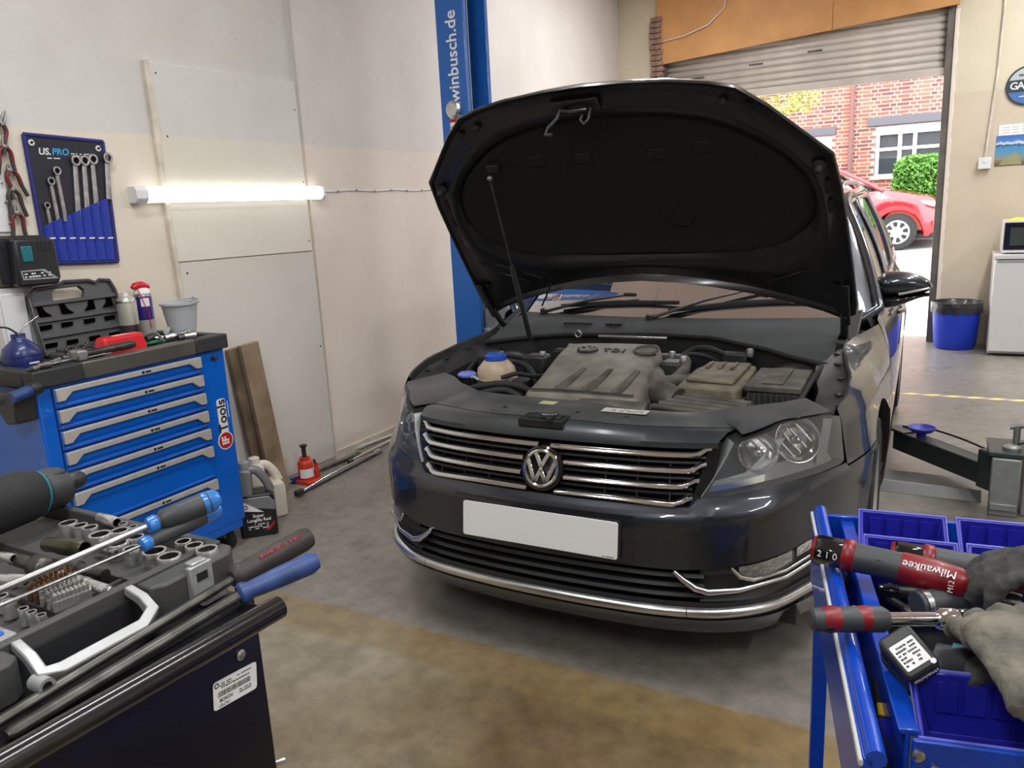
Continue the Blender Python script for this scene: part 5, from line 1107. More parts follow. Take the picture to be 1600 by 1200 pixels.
# bottle jack
p = at(480, 753, 0); mat('jack_red', srgb(196, 52, 30), .4, var=.1, vscale=20)
bj = thing('bottle_jack', 'small red bottle jack on the floor by the left wall', 'jack', (p.x, p.y, 0))
obj('base', MB().prism([(-.06, -.05), (.06, -.05), (.075, 0), (.06, .05), (-.06, .05)], lambda a, b_, d: (a, b_, d), 0, .022), 'jack_red', bj, bevel=.006)
obj('reservoir', MB().lathe([(.042, .02), (.042, .115), (.036, .125), (.028, .13), (.028, .145), (0, .145)], 28), 'jack_red', bj, smooth=40)
obj('label', MB().patch([[(.0428*math.cos(a), .0428*math.sin(a), z) for a in frange(-1.6, .6, 10)] for z in (.035, .085)]), 'label_white', bj, smooth=60)
obj('ram', MB().lathe([(.012, .14), (.012, .20), (.019, .203), (.021, .215), (0, .216)], 18), 'dark_steel', bj, smooth=40)
pm = obj('pump', MB().lathe([(.014, .02), (.014, .07), (.010, .075), (.010, .10), (0, .10)], 16, Matrix.Translation((.04, .045, 0))), 'jack_red', bj, smooth=40); obj('pump_link', MB().tube([(.04, .045, .095), (.02, .05, .115), (.03, .05, .07)], .007, 8), 'dark_steel', pm, smooth=50)
# bars and wiper on the floor
def floorbar(name, label, cat, a, b_, r, m_, za=.012, zb=.012, parts=()):
    p, q = at(*a, za), at(*b_, zb); t = thing(name, label, cat, p, frame((0, 0, 0), q-p).to_3x3(), 'bars on the floor'); L = (q-p).length
    obj('shaft', MB().tube([(0, 0, 0), (L, 0, 0)], r, 10), m_, t, smooth=50)
    for nm, x0, x1, rr, mm in parts: obj(nm, MB().tube([(L*x0, 0, 0), (L*(x0+.02), 0, 0), (L*(x1-.02), 0, 0), (L*x1, 0, 0)], [rr*.7, rr, rr, rr*.8], 10), mm, t, smooth=50)
    return t, L
floorbar('long_screwdriver', 'screwdriver with a dark blue handle lying behind the red jack', 'screwdriver', (443, 757), (468, 747), .007, 'steel', .02, .02, (('handle', .5, 1.8, .017, 'oilcan_blue'),))
floorbar('wheel_brace', 'dark wheel brace lying along the foot of the left wall', 'wheel brace', (492, 738), (562, 709), .011, 'dark_steel', .02, .02, (('end_socket', .92, 1.0, .017, 'dark_steel'),))
floorbar('steel_rod', 'long pale rod lying closest along the foot of the left wall', 'rod', (528, 712), (622, 676), .010, 'trim_silver', .012, .012, (('collar', .35, .42, .016, 'trim_silver'),))
floorbar('breaker_bar', 'chrome breaker bar lying on the floor past the jack', 'breaker bar', (545, 722), (612, 687), .011, 'chrome', .014, .014, (('head', .0, .08, .016, 'dark_steel'),))
t, L = floorbar('wiper_blade', 'long wiper blade lying on the floor in front of the red jack', 'wiper blade', (466, 774), (596, 706), .007, 'black_plastic', .012, .012)
obj('spine', MB().tube([(0, 0, .008), (L*.3, 0, .022), (L*.7, 0, .022), (L, 0, .008)], .006, 8), 'chrome', t, smooth=50); obj('end_clip', MB().cbox((.01, 0, .012), (.05, .03, .03)), 'dark_steel', t, bevel=.003); obj('adapter', MB().cbox((L*.95, 0, .014), (.06, .022, .022)), 'grey_plastic', t, bevel=.004)

# ---- left lift post
lp = thing('lift_post', 'blue steel two post lift column behind the bonnet on the left', 'lift post', (-1.38, 1.98, 0))
PH = 3.0
obj('column', MB().prism([(-.09, -.13), (.09, -.13), (.09, -.10), (-.06, -.10), (-.06, .10), (.09, .10), (.09, .13), (-.09, .13)], lambda a, b_, d: (a, b_, d), 0, PH), 'blue_lift', lp, bevel=.006)
obj('base_plate', MB().box(-.22, .16, -.20, .20, 0, .015), 'dark_steel', lp, bevel=.003)
mat('lift_dark', srgb(8, 52, 92), .5); obj('carriage_track', MB().box(-.055, -.03, -.10, .10, .02, PH), 'lift_dark', lp); obj('sync_cable', MB().tube([(.02, .02, .1), (.02, .02, PH)], .004, 8), 'galv', lp)
pM = lambda x, z: Matrix(((0, -1, 0, x), (0, 0, -1, -.1306), (1, 0, 0, z), (0, 0, 0, 1)))
text('www.twinbusch.de', .094, 'white_print', lp, pM(.008, 2.470), align='RIGHT', bold=.0012)
obj('logo_oval', MB().ring_prism(ell(28, .055, .04, .005, 2.585), ell(28, .049, .034, .005, 2.585), lambda a, b_, d: (a, d, b_), -.132, -.1305), 'white_print', lp)
obj('button_bezel', MB().lathe([(.048, 0), (.047, .02), (.036, .026), (.034, .034), (0, .036)], 28, Matrix.Translation((.0, -.13, 1.965)) @ Matrix.Rotation(math.pi/2, 4, 'X')), 'satin_chrome', lp, smooth=40)
obj('capacity_label', MB().box(-.035, .05, -.1315, -.1302, 1.70, 1.92), 'label_white', lp); obj('label_bar', MB().box(-.035, .05, -.1325, -.1312, 1.90, 1.915), 'red_print', lp); obj('label_block', MB().box(-.03, .0, -.1325, -.1312, 1.80, 1.845), 'black_print', lp)
dashes(lp, 'black_print', Matrix(((1, 0, 0, .008), (0, 0, -1, -.1316), (0, 1, 0, 1.872), (0, 0, 0, 1))), .07, .03, 1, 5, .9, depth=.0008)
obj('carriage', MB().box(-.03, .16, -.09, .09, .12, .75), 'galv', lp, bevel=.006)
hl_ = obj('cable_reel', MB().lathe([(.09, -.03), (.10, -.026), (.10, .026), (.09, .03)], 28, Matrix.Translation((.15, -.02, .80)) @ Matrix.Rotation(math.pi/2, 4, 'X')), 'grey_plastic', lp, smooth=40)
# ------------------------------------------------------------------ black trolley in the left foreground
ZTT = .90                                        # trolley top
mat('trolley_black', (.006, .006, .009), .32, coat=.25); mat('tube_black', (.006, .006, .007), .22, coat=.3); mat('case_grey', srgb(70, 70, 70), .5, bump=.06, bscale=160, var=.12, vscale=12)
bt = thing('black_trolley', 'black steel tool trolley in the left foreground', 'trolley', (0, 0, 0))
e = at(405, 985, .83); TX, TYm = e.x, e.y; LX, LY = .235, -1.272        # right front vertical edge
obj('side_panel', MB().box(TX-.02, TX, -2.35, TYm, .08, .885), 'trolley_black', bt, bevel=.003)
obj('end_panel', MB().box(-.75, TX-.02, TYm-.02, TYm, .08, .885), 'trolley_black', bt, bevel=.003)
obj('top_panel', MB().box(-.75, LX, -2.35, LY, .885, ZTT), 'trolley_black', bt, bevel=.003)
obj('lower_shelf', MB().box(-.75, TX-.02, -2.35, TYm-.02, .10, .13), 'trolley_black', bt)
p0, p1 = at(436, 948, .925), at(0, 1198, .925); d = (p1-p0).normalized()
obj('edge_tube', MB().tube([p0, p0+d*.9], .0155, 20), 'tube_black', bt, smooth=50); obj('tube_bore', MB().tube([p0-d*.0006, p0+d*.001], .0115, 18), 'black_print', bt)
obj('edge_rail', MB().tube([p0+d*.02+Vector((-.034, 0, -.022)), p0+d*.9+Vector((-.034, 0, -.022))], .012, 12), 'tube_black', bt, smooth=50)
for bq in (atx(372, 995, TX), atx(375, 1023, TX)): obj('bolt', MB().lathe([(.008, 0), (.008, .003), (.005, .005), (0, .005)], 14, Matrix.Translation((TX, bq.y, bq.z)) @ Matrix.Rotation(math.pi/2, 4, 'Y')), 'steel', bt, smooth=40)
for z in (.835, .60, .38): obj('hinge_pin', MB().cyl((TX-.006, TYm, z), (TX-.002, TYm+.016, z-.004), .005, n=10), 'steel', bt)
for x in (-.6, TX-.08):
    for y in (-2.2, TYm-.1):
        ca = obj('castor', MB().lathe([(.03, -.015), (.045, -.013), (.045, .013), (.03, .015)], 20, Matrix.Translation((x, y, .045)) @ Matrix.Rotation(math.pi/2, 4, 'X')), 'rubber', bt, smooth=40); obj('castor_fork', MB().box(x-.018, x+.018, y-.022, y+.022, .055, .10), 'dull_steel', ca)
# sticker
c4 = [atx(*q, TX+.0012) for q in ((331, 1068), (399, 1032), (401, 1076), (337, 1112))]
u_ = (c4[1]-c4[0]).normalized(); w_ = (c4[1]-c4[0]).length; cc = sum(c4, Vector())/4; h_ = .052
sM = Matrix(((0, 0, 1, TX+.001), (u_.y, -u_.z, 0, cc.y), (u_.z, u_.y, 0, cc.z), (0, 0, 0, 1)))
hS = (c4[0]-c4[3]).length
sk_ = obj('part_sticker', MB().prism(rrect(w_, hS*.95, .005), fM(sM), 0, .0006), 'label_white', bt); plabel(sk_, 'white barcode sticker')
xx = -w_*.40; r = random.Random(4)
while xx < w_*.34:
    bw = r.choice((.0006, .0009, .0014)); obj('barcode_bar', MB().prism([(xx, -.004), (xx+bw, -.004), (xx+bw, .004), (xx, .004)], fM(sM), .0006, .0008), 'black_print', sk_); xx += bw+r.choice((.0006, .0009))
dashes(sk_, 'black_print', sM @ Matrix.Translation((-w_*.22, hS*.30, .0006)), .022, .006, 2, 2, .8, depth=.0002); dashes(sk_, 'black_print', sM @ Matrix.Translation((w_*.2, hS*.34, .0006)), .026, .003, 1, 3, .9, depth=.0002)
dashes(sk_, 'black_print', sM @ Matrix.Translation((0, hS*.2, .0006)), .05, .0035, 1, 4, .85, depth=.0002); text('BOSCH', .007, 'black_print', sk_, sM @ Matrix.Translation((-w_*.22, -hS*.22, .0007)), depth=.0001, bold=.0002); dashes(sk_, 'black_print', sM @ Matrix.Translation((w_*.22, -hS*.24, .0006)), .022, .007, 2, 5, .8, depth=.0002); dashes(sk_, 'black_print', sM @ Matrix.Translation((-w_*.25, -hS*.38, .0006)), .02, .005, 2, 6, .7, depth=.0002)
obj('sticker_roundel', MB().ring_prism(ell(16, .004, .004, -w_*.42, hS*.33), ell(16, .0025, .0025, -w_*.42, hS*.33), fM(sM), .0006, .0009), 'black_print', sk_)

# ---- the socket case
ZR = .955
ca_ = thing('socket_set_case', 'open grey plastic socket set case with a silver handle on the black trolley', 'case', (0, 0, 0))
A = at(372, 856, ZR); B = at(285, 884, ZR); Cc = at(0, 1000, ZR); D = at(130, 780, ZR)
xf = .106                                     # front face of the case
yb = -1.222                                     # far end
x_l, y_n = -.42, -2.2
obj('base', MB().box(x_l, xf, y_n, yb, ZTT, ZTT+.012), 'case_grey', ca_, bevel=.003)
for x0, x1, y0, y1 in ((xf-.014, xf, y_n, yb), (x_l, xf-.014, yb-.014, yb), (x_l, x_l+.014, y_n, yb-.014)):
    obj('wall', MB().box(x0, x1, y0, y1, ZTT+.01, ZR), 'case_grey', ca_, bevel=.003)
yh0, yh1 = at(200, 915, ZR).y, at(25, 1000, ZR).y     # handle bay along the front
obj('corner_block', MB().prism([(yh0+.012, xf), (yb, xf), (yb, xf+.022), (yb-.02, xf+.040), (yh0+.03, xf+.040), (yh0+.012, xf+.03)], lambda a, b_, d: (b_, a, d), ZTT, ZR-.004), 'case_grey', ca_, bevel=.004)
obj('corner_block', MB().prism([(yh1-.16, xf), (yh1-.015, xf), (yh1-.015, xf+.03), (yh1-.03, xf+.040), (yh1-.16, xf+.040)], lambda a, b_, d: (b_, a, d), ZTT, ZR-.004), 'case_grey', ca_, bevel=.004)
obj('handle_bay', MB().box(xf, xf+.006, yh1-.015, yh0+.012, ZTT, ZR-.02), 'black_plastic', ca_)
hd = [Vector((xf, yh1, ZR-.006)), Vector((xf+.036, yh1-.004, ZR-.014)), Vector((xf+.060, yh1-.008, ZR-.026)), Vector((xf+.066, yh1+.012, ZR-.030)), Vector((xf+.066, yh0-.030, ZR-.030)), Vector((xf+.052, yh0-.004, ZR-.024)), Vector((xf+.03, yh0, ZR-.014)), Vector((xf, yh0, ZR-.006))]
mat('handle_silver', srgb(178, 180, 180), .38, metal=.5, var=.08, vscale=40)
hdl = obj('carry_handle', MB().tube(hd, [.0085, .0095, .011, .011, .011, .011, .0095, .0085], 4, phase=math.pi/4, flat=1.0), 'handle_silver', ca_, bevel=.002); plabel(hdl, 'silver carry handle')
obj('handle_eye', MB().lathe([(.010, -.012), (.010, .012), (.006, .012), (.006, -.012), (.010, -.012)], 18, Matrix.Translation(hd[2]+Vector((.008, -.006, -.006))) @ Matrix.Rotation(math.pi/2, 4, 'Y'), caps=False), 'handle_silver', ca_, smooth=40)
yl = -1.300
lt_ = obj('latch', MB().box(xf+.038, xf+.048, yl-.018, yl+.020, ZR-.045, ZR+.004), 'handle_silver', ca_, bevel=.002); plabel(lt_, 'silver latch')
obj('latch_tongue', MB().box(xf+.030, xf+.046, yl-.012, yl+.014, ZR, ZR+.008), 'handle_silver', lt_, bevel=.002); obj('latch_slot', MB().box(xf+.046, xf+.049, yl-.008, yl+.010, ZR-.020, ZR-.008), 'black_print', lt_)
obj('lower_latch', MB().box(xf+.036, xf+.062, yl-.012, yl+.03, ZTT+.002, ZTT+.012), 'handle_silver', ca_, bevel=.002)
# moulded insert: blocks with rows
for k, (x0, x1, y0, y1, h) in enumerate(((x_l+.016, xf-.016, yb-.115, yb-.016, .022), (x_l+.016, xf-.016, yb-.21, yb-.125, .012), (x_l+.016, xf-.016, y_n+.02, yb-.22, .016))):
    obj('insert', MB().box(x0, x1, y0, y1, ZTT+.01, ZTT+.012+h), 'case_grey', ca_, bevel=.005)
for y in (yb-.118, yb-.215): obj('insert_rib', MB().box(x_l+.016, xf-.016, y-.004, y+.004, ZTT+.012, ZTT+.036), 'case_grey', ca_, bevel=.002)
for x in (xf-.07, xf-.14, xf-.21): obj('insert_rib', MB().box(x-.003, x+.003, yb-.21, yb-.12, ZTT+.02, ZTT+.034), 'case_grey', ca_, bevel=.002)
# standing sockets
mat('socket_steel', (.66, .66, .65), .27, metal=.8, var=.1, vscale=40)
def socket(label, px, py, dpx, h, grp, m_='socket_steel'):
    z1 = ZTT+.03+h; p = at(px, py, z1); dist = (p-CAM).dot(CF); r = dpx/2*dist/FPX
    t = thing('socket', label, 'socket', (p.x, p.y, z1-h), group=grp)
    obj('body', MB().lathe([(r*.85, 0), (r*.9, .002), (r*.9, h*.45), (r, h*.52), (r, h-.0012), (r*.96, h), (r*.78, h), (r*.74, h-.002)], 24, caps=False), m_, t, smooth=40)
    obj('broach', MB().lathe([(r*.745, h-.001), (r*.70, h*.35), (0, h*.35)], 12, caps=False), 'dark_steel', t)
S_far = [(106, 816, 28), (125, 820, 23), (141, 823, 23), (156, 834, 34), (187, 828, 28), (192, 817, 14), (208, 822, 14), (212, 838, 25), (183, 848, 34), (206, 856, 28), (241, 860, 37), (264, 868, 37), (286, 845, 25), (303, 851, 28), (323, 857, 34)]
lab_far = ['leftmost large socket in the far row of the trolley case', 'second socket of the far row in the trolley case', 'third socket of the far row in the trolley case', 'wide dark rimmed socket in the far row of the trolley case', 'middle socket of the far row near the blue screwdriver collar', 'tiny socket at the far edge of the trolley case', 'second tiny socket at the far edge of the trolley case', 'rusty mouthed socket under the large screwdriver shaft', 'wide socket beneath the large screwdriver shaft', 'socket between the two screwdriver shafts', 'largest deep socket at the near row of the trolley case', 'rusty mouthed largest socket by the case latch', 'small socket in the far right corner of the trolley case', 'middle socket of three in the far right corner of the case', 'rightmost socket beside the case latch corner']
for (x, y, dp), lb in zip(S_far, lab_far): socket(lb, x, y, dp, .028, 'sockets standing in the trolley case')
for k, (x, y, dp) in enumerate([(2, 930, 20), (13, 939, 22), (36, 950, 16), (49, 955, 15), (64, 960, 15)]):
    socket(['socket at the left picture edge of the trolley case', 'second socket from the left picture edge in the case', 'first of three small sockets beside the bit block', 'middle of three small sockets beside the bit block', 'last of three small sockets beside the bit block'][k], x, y, dp, .024, 'small near sockets in the trolley case')
def lying(label, a, b_, z, dpx, m_, g='sockets lying in the trolley case'):
    p, q = at(*a, z), at(*b_, z); dist = (p-CAM).dot(CF); r = dpx/2*dist/FPX; t = thing('long_socket', label, 'socket', p, frame((0, 0, 0), q-p).to_3x3(), g); L = (q-p).length; Q = Matrix.Rotation(math.pi/2, 4, 'Y')
    obj('body', MB().lathe([(r*.8, 0), (r*.85, .002), (r*.85, L*.3), (r, L*.38), (r, L-.001), (r*.95, L), (r*.76, L), (r*.72, L-.004)], 24, Q, caps=False), m_, t, smooth=40); obj('bore', MB().lathe([(r*.73, L-.002), (r*.68, L*.5), (0, L*.5)], 14, Q, caps=False), 'dark_steel', t); obj('drive_end', MB().lathe([(r*.8, 0), (r*.45, .0005), (r*.42, .006), (0, .006)], 16, Q, caps=False), m_, t)
mat('olive_steel', srgb(84, 82, 68), .32, metal=.8, var=.2, vscale=30)
lying('olive coloured impact socket lying across the case', (72, 850), (133, 858), ZR+.01, 27, 'olive_steel'); lying('bright short socket lying at the far end of the case', (155, 808), (183, 817), ZR+.004, 17, 'socket_steel'); lying('silver adapter lying at the left in the case', (0, 868), (22, 873), ZR+.008, 15, 'socket_steel')
lying('silver universal joint lying by the left picture edge', (0, 905), (42, 908), ZR+.004, 20, 'socket_steel')
def inbar(name, label, cat, a, b_, z, r, m_, parts=()):
    p, q = at(*a, z), at(*b_, z); t = thing(name, label, cat, p, frame((0, 0, 0), q-p).to_3x3()); L = (q-p).length; obj('shaft', MB().tube([(0, 0, 0), (L, 0, 0)], r, 12), m_, t, smooth=50)
    for nm, x0, x1, rr, mm in parts: obj(nm, MB().tube([(L*x0, 0, 0), (L*(x0*.9+x1*.1), 0, 0), (L*(x0*.1+x1*.9), 0, 0), (L*x1, 0, 0)], [rr*.8, rr, rr, rr*.8], 14), mm, t, smooth=50)
    return t, L
inbar('extension_bar', 'chrome extension bar lying in the near slot of the trolley case', 'extension bar', (72, 890), (168, 922), ZR-.006, .0075, 'socket_steel', (('collar', .62, .70, .0085, 'steel'), ('drive', .95, 1.06, .006, 'steel')))
inbar('ratchet', 'dark ratchet handle lying in the middle of the trolley case', 'ratchet', (20, 872), (62, 886), ZR+.002, .010, 'dark_steel', (('head', .8, 1.25, .016, 'dark_steel'),))
inbar('sliding_bar', 'black moulded sliding bar in the middle slot of the case', 'bar', (115, 885), (165, 898), ZR-.004, .008, 'dark_steel', (('knob', .0, .2, .011, 'dark_steel'),))
inbar('small_extension', 'short chrome extension between the far and near sockets', 'extension bar', (150, 856), (182, 866), ZR-.008, .006, 'steel', (('end', .8, 1., .008, 'steel'),))
# bits in their block
blk = [at(*q, ZR-.012) for q in ((48, 935), (88, 950), (140, 930), (104, 900))]
def bl(a, t): return blk[0].lerp(blk[1], a).lerp(blk[3].lerp(blk[2], a), t)
obj('bit_block', MB().prism([(bl(a, t).x, bl(a, t).y) for a, t in ((-.08, -.08), (1.08, -.08), (1.08, 1.08), (-.08, 1.08))], lambda a, b_, d: (a, b_, d), ZTT+.012, ZR-.016), 'black_plastic', ca_, bevel=.002)
mat('bit_brown', srgb(122, 92, 62), .4, metal=.8); b0 = {}
for i in range(5):
    for j in range(9):
        ky = i < 2
        p = bl(i/4, j/8)
        if ky not in b0:
            t = thing('screw_bit', 'small bronze screw bit standing in the bit block' if ky else 'small steel screw bit standing in the bit block', 'screw bit', p, group='bronze screw bits' if ky else 'steel screw bits'); b0[ky] = t
            obj('shank', MB().lathe([(.0036, -.004), (.0036, .010), (.0030, .012), (.0028, .019), (.0012, .023), (0, .023)], 6), 'bit_brown' if ky else 'socket_steel', t)
        else: t = dup(b0[ky])
        t.location = p+Vector((0, 0, -.002))
obj('bit_tray', MB().box(xf-.10, xf-.03, -1.78, -1.70, ZTT+.012, ZR-.01), 'grey_plastic', ca_, bevel=.003)
p = at(14, 978, ZR); tp = thing('tape_reel', 'grey and green small box with a blue button at the left picture edge', 'box', (p.x-.02, p.y-.02, ZR-.02)); obj('shell', MB().box(-.03, .03, -.035, .025, -.02, .012), 'grey_plastic', tp, bevel=.005); obj('button', MB().box(.005, .02, .0, .014, .012, .016), 'blue_chest', tp, bevel=.002)

# ---- impact driver
g0, g1 = at(-40, 815, .985), at(122, 752, .985); gd = (g1-g0); gL = gd.length
ig = thing('impact_driver', 'black and teal cordless impact driver lying on the open socket case', 'power tool', g0, frame((0, 0, 0), gd).to_3x3())
gm = .040
obj('motor_housing', MB().tube([(0, 0, .012), (.012, 0, .012), (gL*.45, 0, .010), (gL*.58, 0, .006), (gL*.62, 0, .004)], [gm*.8, gm*1.15, gm*1.12, gm*.95, gm*.8], 24), 'rubber', ig, smooth=50)
obj('teal_band', MB().tube([(gL*.545, 0, .007), (gL*.575, 0, .006)], [gm*1.02, gm*.98], 24), 'teal', ig, smooth=50)
obj('gear_case', MB().tube([(gL*.60, 0, .005), (gL*.64, 0, .005), (gL*.82, 0, .004), (gL*.86, 0, .004)], [gm*.82, gm*.92, gm*.85, gm*.55], 20), 'dark_plastic', ig, smooth=40)
obj('chuck', MB().tube([(gL*.86, 0, .004), (gL*.92, 0, .004), (gL*1.02, 0, .004), (gL*1.06, 0, .004)], [.011, .0165, .0155, .010], 18), 'black_plastic', ig, smooth=40)
obj('nose_rib', MB().box(gL*.62, gL*.82, -.022, .022, .024, .038), 'dark_plastic', ig, bevel=.005)
obj('grip', MB().tube([(gL*.12, .01, -.0), (-.02, .06, -.01), (-.06, .14, -.016)], [.022, .021, .022], 16), 'rubber', ig, smooth=50); obj('emblem', MB().ring_prism(ell(18, .010, .010, gL*.3, -.006), ell(18, .007, .007, gL*.3, -.006), lambda a, b_, d: (a, b_*.9-.0, d), .046, .050), 'dark_plastic', ig)
obj('clip', MB().box(gL*.53, gL*.56, -.030, -.02, .02, .03), 'teal', ig, bevel=.002)
# ---- screwdrivers and pry bars laid across
def driver(name, label, cat, h0, h1, s1, z, prof, mh, ms, rs, flat=1., parts=()):
    a, b_, c = at(*h0, z), at(*h1, z+.012), at(*s1, z-.012)
    d = (b_-a); L = d.length; t = thing(name, label, cat, a, frame((0, 0, 0), d).to_3x3())
    obj('handle', MB().tube([(L*k, 0, 0) for k, r in prof], [r for k, r in prof], 16), mh, t, smooth=40)
    Mi = frame(a, d).inverted(); e_ = Mi @ c; obj('shaft', MB().tube([(.004, 0, 0), e_*.98, e_], [rs, rs, rs*.7], 14, flat=flat), ms, t, smooth=50)
    for nm, pf, mm in parts: obj(nm, MB().tube([(L*k, 0, 0) for k, r in pf], [r for k, r in pf], 16), mm, t, smooth=40)
    return t, L
mat('grip_dark', srgb(58, 60, 62), .5, bump=.05, bscale=150); mat('blue_trans', srgb(40, 118, 200), .2, coat=.5); mat('grip_worn', srgb(52, 46, 44), .55, var=.25, vscale=40)
t, L = driver('screwdriver', 'large screwdriver with grey grip and blue collar laid across the socket case', 'screwdriver', (232, 822), (335, 780), (-20, 930), 1.003, [(0, .010), (.05, .013), (.10, .012), (.16, .011), (.22, .0155), (.6, .017), (.9, .0165), (1.0, .012)], 'grip_dark', 'steel', .0048, parts=(('blue_collar', [(-.03, .007), (.0, .0125), (.10, .0135), (.14, .011)], 'blue_trans'), ('blue_cap', [(.80, .0172), (1.0, .0155), (1.07, .010)], 'blue_trans')))
t, L = driver('screwdriver', 'thin screwdriver with blue and grey handle laid across the socket case', 'screwdriver', (222, 852), (342, 795), (-20, 955), .982, [(0, .008), (.04, .010), (.1, .009), (.2, .0115), (.7, .0135), (.9, .012), (1.0, .009)], 'grip_dark', 'steel', .0026, parts=(('blue_tip', [(-.02, .007), (0, .0105), (.08, .011), (.11, .009)], 'blue_trans'), ('blue_end', [(.78, .013), (.9, .0125), (1.0, .0095)], 'blue_trans')))
t, L = driver('pry_bar', 'pry bar with worn black and red handle lying on the trolley edge', 'pry bar', (362, 905), (484, 838), (-20, 1138), .926, [(0, .012), (.04, .0175), (.10, .0185), (.14, .0165), (.5, .0180), (.9, .0185), (.98, .016), (1.0, .008)], 'grip_worn', 'dark_steel', .0085, flat=.7)
dashes(t, 'dark_red', Matrix.Translation((L*.58, -.0108, .0148)) @ Matrix.Rotation(math.radians(36), 4, 'X'), .075, .009, 1, 12, .85, depth=.0008); obj('end_cap', MB().tube([(L*.985, 0, 0), (L*1.01, 0, 0)], [.010, .007], 14), 'brand_blue' if False else 'label_white', t, smooth=50)
t, L = driver('pry_bar', 'pry bar with blue handle lying along the black trolley rim', 'pry bar', (372, 930), (495, 876), (10, 1150), .920, [(0, .012), (.03, .0155), (.08, .0155), (.14, .0125), (.5, .0150), (.9, .0160), (1.0, .012)], 'blue_handle', 'dark_steel', .010, flat=.7)

# ------------------------------------------------------------------ blue trolley in the right foreground
TRA = math.radians(12.3); TR = Matrix.Translation((.85, -.46, 0)) @ Matrix.Rotation(TRA, 4, 'Z')
bl_t = thing('blue_trolley', 'blue steel tool trolley with hanging bins in the right foreground', 'trolley', (.85, -.46, 0), (0, 0, TRA))
ZB = .82; WID = .52; LEN = .70
mat('edge_white', srgb(196, 196, 190), .5)
obj('outer_rail', MB().tube([(.012, .02, ZB), (.012, -LEN, ZB)], .011, 12), 'blue_trolley', bl_t, smooth=50)
obj('outer_side', MB().box(-.002, .010, -LEN, .02, ZB-.085, ZB), 'blue_trolley', bl_t, bevel=.002); obj('worn_edge', MB().box(-.006, .0, -LEN, .02, ZB-.012, ZB-.002), 'edge_white', bl_t, bevel=.002)
obj('pocket_floor', MB().box(.0, .056, -LEN, .0, ZB-.14, ZB-.13), 'blue_trolley', bl_t); obj('pocket_side', MB().box(-.002, .004, -LEN, .02, ZB-.14, ZB-.08), 'blue_trolley', bl_t)
obj('inner_side', MB().box(.054, .060, -.625, .0, ZB-.14, ZB-.012), 'blue_trolley', bl_t, bevel=.002); obj('inner_lip', MB().box(.046, .070, -.625, .0, ZB-.018, ZB-.010), 'blue_trolley', bl_t, bevel=.002)
obj('back_side', MB().box(.0, WID, -.002, .008, ZB-.13, ZB), 'blue_trolley', bl_t, bevel=.002); obj('right_side', MB().box(WID-.008, WID, -LEN, .0, ZB-.13, ZB), 'blue_trolley', bl_t, bevel=.002)
obj('tray_floor', MB().box(.06, WID, -.63, 0, ZB-.13, ZB-.12), 'dark_steel', bl_t)
obj('front_panel', MB().box(.060, WID, -.635, -.627, ZB-.25, ZB-.016), 'blue_trolley', bl_t, bevel=.003); obj('front_pocket', MB().box(.0, .062, -LEN-.006, -LEN, ZB-.25, ZB-.06), 'blue_trolley', bl_t, bevel=.003)
for x, z in ((.066, ZB-.035), (.085, ZB-.052), (.066, ZB-.075)): obj('bolt', MB().lathe([(.008, 0), (.008, .003), (.005, .005), (0, .005)], 14, Matrix.Translation((x, -.635, z)) @ Matrix.Rotation(math.pi/2, 4, 'X')), 'steel', bl_t, smooth=40)
for x in (.004, WID-.03):
    for y in (-.02, -LEN+.02):
        obj('leg', MB().prism([(0, 0), (.026, 0), (.026, .003), (.003, .003), (.003, .026), (0, .026)], lambda a, b_, d: (x+a, y-.026+b_, d), .10, ZB-.1), 'blue_trolley', bl_t)
        ca = obj('castor', MB().lathe([(.03, -.015), (.048, -.013), (.048, .013), (.03, .015)], 20, Matrix.Translation((x+.013, y-.013, .048)) @ Matrix.Rotation(math.pi/2, 4, 'X')), 'rubber', bl_t, smooth=40)
obj('lower_tray', MB().box(.0, WID, -LEN, 0, .14, .16), 'blue_trolley', bl_t); obj('lower_lip', MB().box(.0, .006, -LEN, 0, .16, .24), 'blue_trolley', bl_t)
